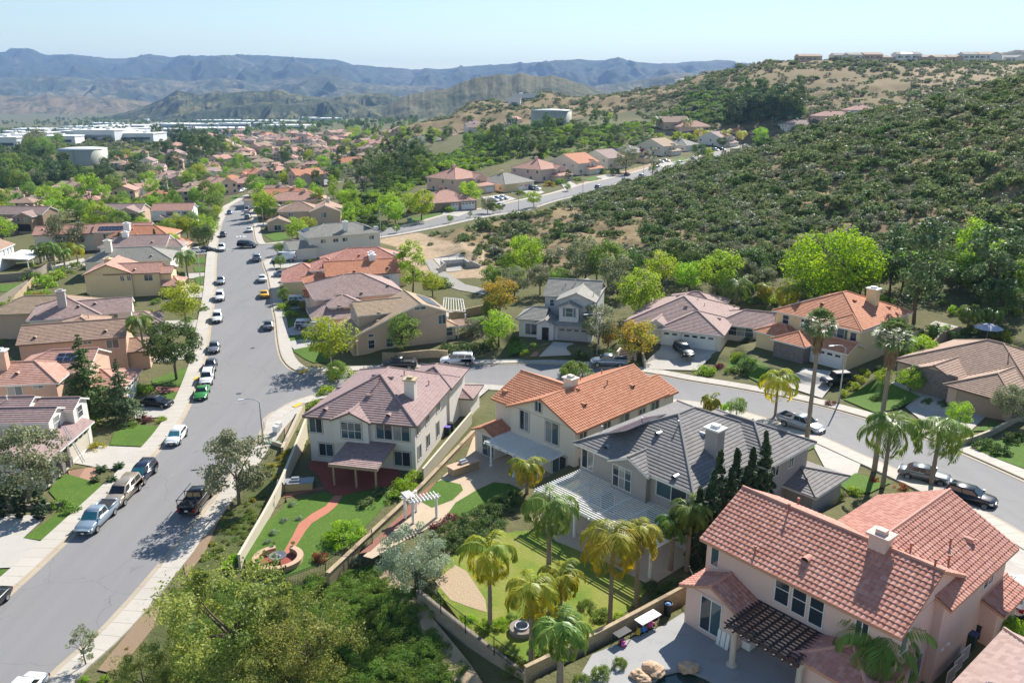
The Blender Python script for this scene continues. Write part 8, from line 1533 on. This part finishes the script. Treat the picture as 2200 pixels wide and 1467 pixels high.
for i, (x, y, lab) in enumerate(((594,934,'white utility cabinet on a thin post, nearer of two on the corner pavement'), (600,926,'white utility cabinet, farther of two on the corner pavement'))): prop('utility_cabinet', hit(x, y), R(-20), [('cabinet', mbx((-.35,-.25,.5,.35,.25,1.25)), M_WHT), ('pedestal', mbx((-.12,-.12,0,.12,.12,.5)), M_METAL)], lab, 'cabinet', 'utility cabinets')
prop('utility_box', hit(588, 952), R(-15), [('lid', mbx((-.75,-.45,.02,.75,.45,.2)), plain('utility green', (.20,.30,.24), .6)), ('frame', mbx((-.85,-.55,0,.85,.55,.06)), M_DRIVE)], 'flat green utility lid on the corner verge', 'utility box')
for x, y, lab in ((808,497,'white utility cabinet at the start of the hill street'), (880,478,'green utility box on the hill street verge')): prop('utility_cabinet', hit(x, y), R(20), [('cabinet', mbx((-.7,-.4,.1,.7,.4,1.5)), M_WHT if x < 850 else plain('utility green', (.20,.30,.24), .6)), ('plinth', mbx((-.8,-.5,-.2,.8,.5,.1)), M_DRIVE)], lab, 'cabinet')
for i, (x, y) in enumerate(((638,871),(650,798),(425,812),(650,528))): P_ = [hit(x+a, y+b) for a, b in ((-11,4),(8,-4),(14,-1),(-4,7))]; drape('tactile_paving', [(p.x, p.y) for p in P_], plain('tactile yellow', (.62, .40, .03), .8), .2, 1)
def mark(name, mb, mat): o = mb.build(name, mat); kind(o, 'structure')
def manhole(px, py): p = hit(px, py); m = MB(); m.lathe((p.x, p.y, p.z+.033), [(.42, 0), (.42, .012), (.36, .013), (.001, .014)], 18); mark('manhole_cover', m, plain('cast iron', (.07, .066, .062), .7))
for q in ((543,748),(513,846),(500,540)): manhole(*q)
def road_text(txt, px, py, ang, size):
    c = bpy.data.curves.new('stop_marking', 'FONT'); c.body = txt; c.size = size; c.align_x = 'CENTER'; o = bpy.data.objects.new('tmp', c); COL.objects.link(o); dg = bpy.context.evaluated_depsgraph_get(); me = bpy.data.meshes.new_from_object(o.evaluated_get(dg)); bpy.data.objects.remove(o)
    p = hit(px, py); me.materials.clear(); me.materials.append(plain('road paint', (.75, .75, .72), .7)); q = link('road_marking', me); q.location = (p.x, p.y, p.z+.06); q.rotation_euler = (0, 0, ang); q.scale = (1, 2.2, 1); kind(q, 'structure')
_sa = road_dir(RC+RC2+RC3, hit(525, 508))-R(90); road_text('STOP', 523, 510, _sa, 1.9); road_text('STOP', 505, 456, _sa, 1.7)
# ladder and the person on the garage roof
lb = HLA.wld(15.9, 4.9, 0); lt = HLA.wld(14.1, 5.6, 3.9); m = MB(); rr = MB(); dv = (lt-lb); sd_ = Vector((math.cos(HLA.ang+R(90)), math.sin(HLA.ang+R(90)), 0))*.22
for s in (-1, 1): m.bar(sd_*s, dv*1.12+sd_*s, .05, .08)
for k in range(1, 13): rr.bar(dv*1.12*k/13-sd_, dv*1.12*k/13+sd_, .04)
prop('ladder', lb, 0, [('rails', m, M_METAL), ('rungs', rr, M_METAL)], 'aluminium extension ladder leaning on the garage roof edge', 'ladder')
def skin_body(name, J, E, rad, mat, parent, lvl=1):
    me = bpy.data.meshes.new(name); me.from_pydata(J, E, []); o = link(name, me, parent); m = o.modifiers.new('skin', 'SKIN'); me.skin_vertices[0] if me.skin_vertices else bpy.context.view_layer.update()
    if not me.skin_vertices:
        bpy.context.view_layer.objects.active = o; bpy.ops.object.modifier_remove(modifier='skin'); o.select_set(True); bpy.ops.object.modifier_add(type='SKIN')
    for v, r in zip(me.skin_vertices[0].data, rad): v.radius = (r, r); v.use_root = False
    me.skin_vertices[0].data[0].use_root = True; s = o.modifiers.new('sub', 'SUBSURF'); s.levels = lvl; s.render_levels = lvl; me.materials.append(mat); dg = bpy.context.evaluated_depsgraph_get(); m2 = bpy.data.meshes.new_from_object(o.evaluated_get(dg)); o.modifiers.clear(); o.data = m2; m2.polygons.foreach_set('use_smooth', [True]*len(m2.polygons)); return o
_pz = HLA.roofz(12.9, 5.0); pl_ = HLA.wld(12.9, 5.0, _pz+.03); per = empty('person', pl_, HLA.ang+R(10))
SKIN = plain('skin', (.36, .20, .14), .6); SHIRT = plain('dark grey shirt', (.10, .09, .12), .9); TROU = plain('light grey trousers', (.38, .38, .38), .9)
# crouching, bent forward to the right: hip, spine, shoulders, neck, head; arms down to the roof; folded legs
J = [(-.2,0,.42),(-.1,0,.6),(.12,0,.78),(.26,0,.84),(.36,0,.86),(.47,0,.86),(.54,0,.80), (.2,.2,.78),(.34,.25,.55),(.44,.2,.30),(.50,.19,.22), (.2,-.2,.78),(.36,-.25,.55),(.48,-.2,.30),(.54,-.19,.22), (-.2,.11,.40),(.15,.2,.46),(-.12,.17,.08),(.06,.17,.03), (-.2,-.11,.40),(.16,-.2,.46),(-.1,-.17,.08),(.08,-.17,.03)]
Ed = [(0,1),(1,2),(2,3),(3,4),(4,5),(5,6),(2,7),(7,8),(8,9),(9,10),(2,11),(11,12),(12,13),(13,14),(0,15),(15,16),(16,17),(17,18),(0,19),(19,20),(20,21),(21,22)]
skin_body('body', J, Ed, [.14,.15,.16,.09,.065,.10,.085,.07,.05,.038,.032,.07,.05,.038,.032,.1,.075,.05,.045,.1,.075,.05,.045], SKIN, per)
skin_body('shirt', [J[0],J[1],J[2],J[3],J[7],J[8],J[11],J[12]], [(0,1),(1,2),(2,3),(2,4),(4,5),(2,6),(6,7)], [.155,.17,.178,.10,.085,.062,.085,.062], SHIRT, per); skin_body('trousers', [J[0],J[15],J[16],J[17],J[19],J[20],J[21]], [(0,1),(1,2),(2,3),(0,4),(4,5),(5,6)], [.165,.115,.09,.062,.115,.09,.062], TROU, per)
hr = MB(); hr.lathe((.46, 0, .80), [(.115, .03), (.125, .08), (.11, .15), (.06, .19), (.001, .2)], 12); hr.build('hair', plain('dark hair', (.02, .015, .012), .8), per, True)
for s in (-1, 1):
    ha = MB(); b = Vector((.50, .19*s, .22)) if s > 0 else Vector((.54, -.19, .22)); ha.box(b.x-.035, b.y-.04, b.z-.1, b.x+.03, b.y+.04, b.z-.01)
    for k in range(4): ha.tube([b+Vector((.01*k-.01, -.03+.02*k, -.09)), b+Vector((.03, -.032+.021*k, -.14-.008*(k % 3))), b+Vector((.045, -.033+.022*k, -.17))], [.011, .010, .008], 5)
    ha.tube([b+Vector((-.02, -.04*s, -.03)), b+Vector((.02, -.07*s, -.07)), b+Vector((.04, -.075*s, -.10))], [.013, .011, .009], 5); ha.build('hand', SKIN, per, True)
tag(per, 'person in dark shirt and light trousers crouching on the garage roof by the ladder', 'person')
pp = MB(); pp.bar((0, 0, .06), (1.9, -.5, .12), .07); q = HLA.wld(12.6, 3.6, HLA.roofz(12.6, 3.6)); prop('roof_plank', q, HLA.ang, [('plank', pp, M_WHT), ('brace', mbx((.4,-.25,0,.5,.1,.08)), M_METAL)], 'pale plank lying on the garage roof beside the crouching person', 'plank')
# fountain, grills, arbour, pergola
fc = gpt(598, 1207, 1.3); w_ = MB(); n = 40
for i in range(n):
    a0, a1 = [R(110)+R(320)*(k/n) for k in (i, i+1)]
    for r0, r1, z0, z1 in ((1.65, 1.95, 0, .5), (1.55, 2.05, .5, .6)):
        P = lambda r, a, z: (r*math.cos(a)*1.12, r*math.sin(a), z)
        w_.face([P(r0, a0, z1), P(r1, a0, z1), P(r1, a1, z1), P(r0, a1, z1)]); w_.face([P(r1, a0, z0), P(r1, a1, z0), P(r1, a1, z1), P(r1, a0, z1)]); w_.face([P(r0, a1, z0), P(r0, a0, z0), P(r0, a0, z1), P(r0, a1, z1)])
bs = MB(); bs.lathe((0, 0, 0), [(.3, 0), (.22, .15), (.18, .45), (.75, .62), (.8, .72), (.72, .72), (.3, .62), (.01, .62)], 28); fg = MB(); fg.lathe((-.25, .05, .6), [(.16, 0), (.2, .15), (.12, .32), (.001, .4)], 12); fg.lathe((.15, 0, .6), [(.1, 0), (.13, .1), (.001, .22)], 10); fl_ = MB(); fl_.lathe((0, 0, .02), [(1.72, 0), (1.72, .03), (.001, .035)], 36)
prop('fountain', fc, 0, [('ring_wall', w_, plain('fountain stucco', (.50, .33, .22))), ('basin', bs, plain('dark stone', (.13, .13, .14), .5)), ('ornament', fg, plain('pale ornament', (.45, .48, .52), .4)), ('floor', fl_, M_REDC)], 'round tiered fountain inside a low terracotta ring wall at the path end', 'fountain')
for dx in (-.9, .9): plant('small_palm', fc+Vector((dx*1.0, 1.95, .55)), .16, label='tiny potted plant on the %s end of the fountain ring wall' % ('left' if dx < 0 else 'right'))
def post_lamp(px, py, z, lab):
    p = gpt(px, py, z); m = MB(); m.tube([(0, 0, 0), (0, 0, 2.1)], .035, 6); m.lathe((0, 0, 0), [(.14, 0), (.06, .3)], 10); h = MB()
    for s in (-.18, .18): h.lathe((s, 0, 2.0), [(.05, 0), (.09, .15), (.001, .3)], 8)
    h.bar((-.18, 0, 2.0), (.18, 0, 2.0), .03); prop('garden_lamp', p, 0, [('pole', m, M_BLKI), ('lantern', h, M_BLKI)], lab, 'lamp', 'garden lamps')
post_lamp(614, 1078, 1.3, 'black twin garden lamp beside the left barbecue counter'); post_lamp(613, 1262, 1.3, 'black twin garden lamp in front of the fountain')
def counter(px, py, z, rz, L, Dp, body, top, lab):
    m = mbx((-L/2, -Dp/2, 0, L/2, Dp/2, .9)); t = mbx((-L/2-.15, -Dp/2-.15, .9, L/2+.15, Dp/2+.15, .98)); g = mbx((-.45, -.3, .98, .45, .3, 1.2), (-.4, -.05, 1.2, .4, .28, 1.36)); prop('barbecue_counter', gpt(px, py, z), rz, [('counter', m, body), ('worktop', t, top), ('grill', g, M_METAL)], lab, 'barbecue')
counter(636, 1050, 1.3, R(8), 3.6, 1.1, plain('counter yellow', (.50, .38, .20)), plain('grey worktop', (.24, .25, .27), .5), 'yellow barbecue counter with grey top against the cream garden wall'); counter(996, 1012, 3.0, R(40), 3.4, 1.1, plain('counter tan', (.46, .33, .21)), plain('tan worktop', (.50, .33, .21), .6), 'tan barbecue island with grill on the open tan patio')
ar = [gpt(871, 1114, 3.0), gpt(888, 1124, 3.0), gpt(938, 1112, 3.0)]; r = empty('arbour', ar[0]); 
for p in ar+[ar[0]+Vector((.9, 1.4, 0))]: q = p-ar[0]; m = MB(); m.box(q.x-.12, q.y-.12, 0, q.x+.12, q.y+.12, 2.3); m.build('post', M_WHT, r)
for a, b in ((ar[1]-ar[0], ar[2]-ar[0]), (Vector((0, 0, 0)), ar[1]-ar[0]+Vector((-.2, 1.3, 0)))):
    m = MB(); up = Vector((0, 0, 2.35)); d = (b-a).normalized(); s = Vector((-d.y, d.x, 0)); L = (b-a).length
    for o_ in (-.22, .22): m.bar(a+up+s*o_-d*.4, b+up+s*o_+d*.4, .07, .16)
    m.build('beam', M_WHT, r); m = MB(); n = max(5, int(L/.32))
    for k in range(n+1): c = a+d*(L*k/n)+up+Vector((0, 0, .14)); m.bar(c-s*.75, c+s*.75, .06, .12)
    m.build('slats', M_WHT, r)
tag(r, 'white garden arbour with slatted top over the curved tan path', 'arbour'); LAND.append((r, 'the white arbour', ar[1]))
pg = [gpt(952,695), gpt(1000,700), gpt(995,672), gpt(955,668)]; r = empty('pergola', pg[0]); 
for p in pg: q = p-pg[0]; m = MB(); m.box(q.x-.12, q.y-.12, -.2, q.x+.12, q.y+.12, 2.6); m.build('post', M_WHT, r)
m = MB(); a, b, c, d = [p-pg[0]+Vector((0, 0, 2.7)) for p in pg]
for k in range(9): m.bar(a.lerp(b, k/8), d.lerp(c, k/8), .08, .14)
m.bar(a, b, .1, .2); m.bar(d, c, .1, .2); m.build('rafters', M_WHT, r); tag(r, 'small white pergola on the terrace behind the tan corner house', 'pergola'); GP('terrace', [(960,705),(1000,690),(1010,665),(950,668)], M_DRIVE, .05)
fp = gpt(1121, 1356, 4.9); m = MB(); m.lathe((0, 0, 0), [(.95, 0), (.95, .35), (.9, .42), (.5, .42), (.5, .1), (.001, .08)], 22); k = MB(); k.lathe((0, 0, .42), [(.52, 0), (.52, .14), (.44, .14), (.44, -.2)], 18); prop('fire_pit', fp, 0, [('ring', m, plain('fire pit stone', (.24, .20, .17), .9, var=.35, scale=5)), ('rim', k, M_METAL)], 'round stone fire pit on the palm lawn', 'fire pit')
# furniture on the pool patio
tb = MB(); tb.box(-.92, -.38, .70, .92, .38, .75); lg = [mbx((sx*.75-.02, sy*.28-.02, 0, sx*.75+.02, sy*.28+.02, .70)) for sx in (-1, 1) for sy in (-1, 1)]; prop('folding_table', gpt(1391, 1345, 8.06), R(38), [('tabletop', tb, M_WHT)]+[('leg', q, M_METAL) for q in lg], 'white folding table along the block wall on the pool patio', 'table')
tb = MB(); tb.box(-.6, -.3, .62, .6, .3, .66); lg = [mbx((sx*.55-.02, sy*.26-.02, 0, sx*.55+.02, sy*.26+.02, .62)) for sx in (-1, 1) for sy in (-1, 1)]; prop('side_table', gpt(1336, 1375, 8.06), R(38), [('tabletop', tb, M_BLKI)]+[('leg', q, M_BLKI) for q in lg], 'low black table left of the white folding table', 'table')
for i, (x, y, c, lab) in enumerate(((1382,1357,(.05,.20,.50),'blue toy car under the white folding table'), (1398,1346,(.75,.12,.32),'pink toy car under the white folding table'), (1372,1360,(.65,.45,.05),'yellow toy under the end of the white folding table'), (1338,1384,(.70,.12,.40),'pink toy bike under the low black table'))):
    b = MB(); b.box(-.28, -.13, .09, .28, .13, .24); b.box(-.16, -.11, .24, .08, .11, .36); wls = []
    for sx in (-.18, .18):
        for sy in (-.15, .15): wv = MB(); wv.tube([(sx, sy-.03, .09), (sx, sy+.03, .09)], .09, 10); wls.append(('wheel', wv, M_TYRE))
    prop('toy_car', gpt(x, y, 8.06), R(30+20*i), [('body', b, plain('toy %d' % i, c, .4))]+wls, lab, 'toy', 'toys on the patio')
bn = MB(); bn.lathe((0, 0, 0), [(.26, 0), (.31, .85), (.33, .87), (.3, .88), (.26, .55), (.001, .55)], 16); bg_ = MB(); bg_.lathe((0, 0, .6), [(.25, 0), (.22, .2), (.08, .3), (.001, .3)], 10); prop('rubbish_bin', gpt(1434, 1318, 8.06), 0, [('bin', bn, M_BLKI), ('rubbish', bg_, plain('blue rubbish', (.12, .25, .45), .5))], 'black round bin full of cans by the iron gate', 'bin')
cb = mbx((-.55,-.3,.05,.55,.3,.5)); cl_ = mbx((-.58,-.33,.5,.58,.33,.62)); prop('cool_box', gpt(1611, 1388, 8.06), R(42), [('box', cb, M_WHT), ('lid', cl_, M_WHT)], 'large white cool box under the dark pergola', 'cool box')
bb = MB(); bb.box(-.45, -.03, 0, .45, .04, 1.1); bs_ = mbx((-.2,-.045,.02,-.17,.05,1.08), (.17,-.045,.02,.2,.05,1.08)); o = prop('folded_board', HE.wld(3.3, -2.3, .06), HE.ang, [('board', bb, M_WHT), ('stripe', bs_, M_BLKI)], 'white board with dark stripes leaning on the wall beside the sliding door', 'board'); o.rotation_euler = (R(-9), 0, HE.ang)
for i, (x, y, s, lab) in enumerate(((1400,1445,1.1,'large pale boulder at the pool edge'), (1372,1452,.75,'small boulder left of the large pale one at the pool'), (1478,1436,.95,'flat boulder at the top rim of the pool'), (1384,1462,.7,'boulder at the bottom edge beside the pool'))):
    me = bpy.data.meshes.new('boulder'); bm = bmesh.new(); bmesh.ops.create_icosphere(bm, subdivisions=3, radius=s*.62); rg = np.random.default_rng(60+i)
    for v in bm.verts:
        n_ = v.co.normalized(); f = 1+.28*(float(vnoise(np.array([n_.x*2+i*9]), np.array([n_.y*2+n_.z*3]), 5)[0])-.5)*2; v.co = Vector((v.co.x*1.15*f, v.co.y*.9*f, v.co.z*.62*f))
    bm.to_mesh(me); bm.free(); me.materials.append(plain('sandstone', (.50, .34, .22), .9, var=.2, scale=2.5)); o = link('boulder', me); o.location = gpt(x, y, 8.05)+Vector((0, 0, .15*s)); tag(o, lab, 'boulder', 'pool boulders')
for i, (x, y, c, lab) in enumerate(((2082,1388,(.03,.06,.16),'wheeled bin with blue lid beside the pink house'), (2096,1366,(.02,.03,.03),'dark green wheeled bin behind the blue-lidded one'))):
    b = MB(); b.face([(-.27,-.3,0),(.27,-.3,0),(.3,.33,0),(-.3,.33,0)]); b.box(-.29, -.32, .05, .29, .34, 1.0); prop('wheeled_bin', gpt(x, y, 8.15), R(40), [('bin', b, plain('bin green', (.02, .045, .03), .6)), ('lid', mbx((-.32,-.36,1.0,.32,.38,1.08)), plain('bin lid %d' % i, c, .5))], lab, 'bin', 'wheeled bins')
for i, (x, y, lab) in enumerate(((962,933,'purple wheeled bin against the side of the beige house'), (970,925,'dark wheeled bin beside the purple one'))): prop('wheeled_bin', gpt(x, y, 1.3), R(75), [('bin', mbx((-.29,-.32,.05,.29,.34,1.0)), plain('bin green', (.02, .045, .03), .6)), ('lid', mbx((-.32,-.36,1.0,.32,.38,1.1)), plain('purple lid', (.14, .10, .42), .5) if not i else M_BLKI)], lab, 'bin', 'wheeled bins')
for i, (x, y, lab) in enumerate(((2000,1448,'round white parasol heater top, nearer of two beside the pink house'), (2014,1436,'round white parasol heater top, farther of two beside the pink house'))): m = MB(); m.tube([(0, 0, 0), (0, 0, 2.0)], .035, 8); m.lathe((0, 0, 0), [(.25, 0), (.2, .5), (.05, .55)], 12); h = MB(); h.lathe((0, 0, 2.0), [(.42, 0), (.42, .03), (.2, .12), (.001, .16)], 18); prop('patio_heater', gpt(x, y, 8.1), 0, [('stand', m, M_METAL), ('reflector', h, M_WHT)], lab, 'patio heater', 'patio heaters')
for i, (x, y) in enumerate(((2030,1458),(2045,1436),(2060,1414))):
    f = MB(); f.bar((-.6,-.3,.05),(-.6,-.3,1.0),.04); f.bar((.6,-.3,.05),(.6,-.3,1.0),.04); f.bar((-.6,-.3,1.0),(.6,-.3,1.0),.04); f.bar((-.6,-.3,.05),(.6,-.3,.05),.04); s_ = mbx((-.56,-.315,.15,.56,-.285,.9)); prop('folded_chair', gpt(x, y, 8.1), R(38), [('frame', f, M_WHT), ('sling', s_, plain('grey sling', (.40, .40, .41), .8))], 'white folded garden chair, %s in the row beside the pink house' % ('nearest', 'middle', 'farthest')[i], 'chair', 'folded garden chairs')
# drain structure on the bare lot, flag, stairs, satellite dish, truck rack
dr = hit(978, 575); m = MB(); m.box(-3.2,-2,-.5,-2.8,2,1.6); m.box(2.8,-2,-.5,3.2,2,1.6); m.box(-2.8,1.7,-.5,2.8,2,1.6); m.bar((-3,-2,1.2),(-5.2,-4,.2),.35,1.6); m.bar((3,-2,1.2),(5.2,-3.5,.2),.35,1.6); k = MB()
for i in range(9): k.bar((-2.6+i*.65,-1.9,1.5),(-2.6+i*.65,1.7,1.6),.06)
q = MB()
for a, b in (((-3,2,1.6),(3,2,1.6)),((3,2,1.6),(3,-2,1.6))): 
    q.bar(Vector(a)+Vector((0,0,1)), Vector(b)+Vector((0,0,1)), .06)
    for t in range(4): c = Vector(a).lerp(Vector(b), t/3); q.bar(c, c+Vector((0,0,1)), .06)
prop('drain_inlet', dr, R(20), [('walls', m, M_DRIVE), ('grate', k, M_METAL), ('railing', q, M_METAL)], 'concrete drain inlet with railing on the bare lot below the hill', 'drain inlet')
fl = hit(1125, 412); m = MB(); m.tube([(0,0,2.2),(.5,-.6,3.2)], .03, 6); k = MB(); k.face([(.5,-.6,3.2),(1.3,-.5,2.7),(1.2,-.5,1.9),(.45,-.6,2.4)]); k.face([(.45,-.61,2.4),(1.2,-.51,1.9),(1.3,-.51,2.7),(.5,-.61,3.2)]); prop('flag', fl, 0, [('pole', m, M_METAL), ('cloth', k, plain('flag cloth', (.55, .25, .28), .9, var=.7, scale=1.5))], 'small red and white flag on the front of the grey-roofed bungalow', 'flag')
st_ = hit(1345, 772); m = MB()
for i in range(6): m.box(-1.3, i*.35, -.4, 1.3, i*.35+.36, .17*(i+1))
k = mbx((-1.6,-.1,-.3,-1.3,2.2,1.2), (1.3,-.1,-.3,1.6,2.2,1.2)); prop('garden_stairs', st_, R(-20), [('steps', m, plain('brown steps', (.20, .15, .12), .9)), ('side_wall', k, M_WHWALL)], 'brown garden steps between cream walls left of the wide driveway', 'stairs')
dd = HE.wld(15.6, 13.4, 5.2); m = MB(); m.lathe((0, 0, 0), [(.4, .12), (.3, .05), (.001, 0)], 16); k = MB(); k.bar((0,0,0),(-.5,-.3,-.5),.05); k.bar((0,0,.05),(.1,0,.5),.03); o = prop('satellite_dish', dd, 0, [('dish', m, M_WHT), ('bracket', k, M_METAL)], 'grey satellite dish on the far corner of the pink house roof', 'satellite dish'); o.rotation_euler = (R(50), 0, R(-40))
tk = [o for o in COL.objects if o.get('label', '').startswith('black pickup with ladder rack')][0]; rk = MB()
for x in (-2.7, -.7):
    for s in (-1, 1): rk.bar((x, s*.9, 1.2), (x, s*.9, 2.0), .06)
    rk.bar((x, -1.0, 2.0), (x, 1.0, 2.0), .06)
for s in (-1, 1): rk.bar((-2.9, s*.9, 2.0), (1.0, s*.9, 2.05), .05)
rk.build('ladder_rack', M_BLKI, tk)
GZB = hit(1733, 650); m = MB(); 
for k in range(6): a = k*math.pi/3; m.box(2.2*math.cos(a)-.1, 2.2*math.sin(a)-.1, -.3, 2.2*math.cos(a)+.1, 2.2*math.sin(a)+.1, 2.5)
k = MB(); k.lathe((0,0,2.5), [(2.9,0),(1.4,1.0),(.05,2.2)], 12); prop('gazebo', GZB, 0, [('posts', m, M_TRIMB), ('thatch_roof', k, plain('thatch', (.14,.11,.085), .95, var=.3, scale=6))], 'dark thatched gazebo behind the yellow house with stone front', 'gazebo')
UM = hit(2118, 735); m = MB(); m.tube([(0,0,0),(0,0,2.6)], .05, 8); k = MB(); k.lathe((0,0,2.3), [(2.1,0),(1.1,.45),(.05,.75)], 8); prop('parasol', UM, 0, [('pole', m, M_METAL), ('canopy', k, plain('blue grey canvas', (.42,.43,.52), .9))], 'blue-grey garden parasol behind the low tan house at right', 'parasol')
GP('terrace', [(1960,715),(2010,690),(2070,705),(2050,722),(1975,735)], M_DRIVE, .06)
# ================================================================== labels that single things out by what they stand beside
_lp = [(ph, proj(p)) for o, ph, p in LAND if ph]
_lx = np.array([q[0] for _, q in _lp]); _ly = np.array([q[1] for _, q in _lp]); _lf = np.array([q[2] for _, q in _lp])
ORD = ['leftmost', 'second from left', 'third from left', 'fourth from left', 'fifth from left', 'sixth from left', 'seventh from left', 'eighth from left', 'ninth from left', 'tenth from left']
def rel(x, y, f, i):
    dx, dy = x-_lx[i], y-_ly[i]; s = FPX/_lf[i]
    if f < _lf[i]*.93: return 'in front of' if abs(dx) < 9*s else ('in front and left of' if dx < 0 else 'in front and right of')
    if f > _lf[i]*1.08: return 'behind' if abs(dx) < 9*s else ('behind and left of' if dx < 0 else 'behind and right of')
    return 'left of' if dx < 0 else 'right of'
items = []
bpy.context.view_layer.update()
for o, look in AUTO:
    p = o.location; x, y, f = proj((p.x, p.y, p.z+1)); d = np.hypot(x-_lx, y-_ly)*(1+2*np.abs(np.log(f/_lf))); i = int(np.argmin(d)); items.append((o, look, x, y, f, rel(x, y, f, i), _lp[i][0]))
grp = {}
for it in items: grp.setdefault(f'{it[1]} {it[5]} {it[6]}', []).append(it)
def cut(s):
    w = s.split(); return ' '.join(w[:16])
for base, L in grp.items():
    if len(L) == 1: L[0][0]['label'] = cut(base); continue
    sizes = sorted(L, key=lambda it: it[2])
    if len(L) <= 10:
        for k, it in enumerate(sizes): it[0]['label'] = cut(f'{it[1]}, {ORD[k] if k < len(L)-1 else "rightmost"} {it[5]} {it[6]}')
    else:
        m = np.median([it[3] for it in L]); A = [it for it in sizes if it[3] < m]; Bq = [it for it in sizes if it[3] >= m]
        for nm, Q in (('upper row', A), ('lower row', Bq)):
            for k, it in enumerate(Q): it[0]['label'] = cut(f'{it[1]}, {ORD[k] if k < min(len(Q)-1, 10) else ("rightmost" if k == len(Q)-1 else "%dth from left" % (k+1))} in {nm} {it[5]} {it[6]}')
# ================================================================== haze: one box of thin air round everything
hb = MB(); hb.box(-11000, -160, -130, 11000, 13500, 600)
mh = bpy.data.materials.new('haze air'); mh.use_nodes = True; ht = mh.node_tree
for nd in list(ht.nodes):
    if nd.type != 'OUTPUT_MATERIAL': ht.nodes.remove(nd)
pv = ht.nodes.new('ShaderNodeVolumePrincipled'); pv.inputs['Color'].default_value = (.38, .6, 1, 1); pv.inputs['Density'].default_value = 8.5e-5; pv.inputs['Anisotropy'].default_value = -.05
ht.links.new(pv.outputs[0], ht.nodes['Material Output'].inputs['Volume'])
hz_o = hb.build('haze', mh); kind(hz_o, 'stuff')
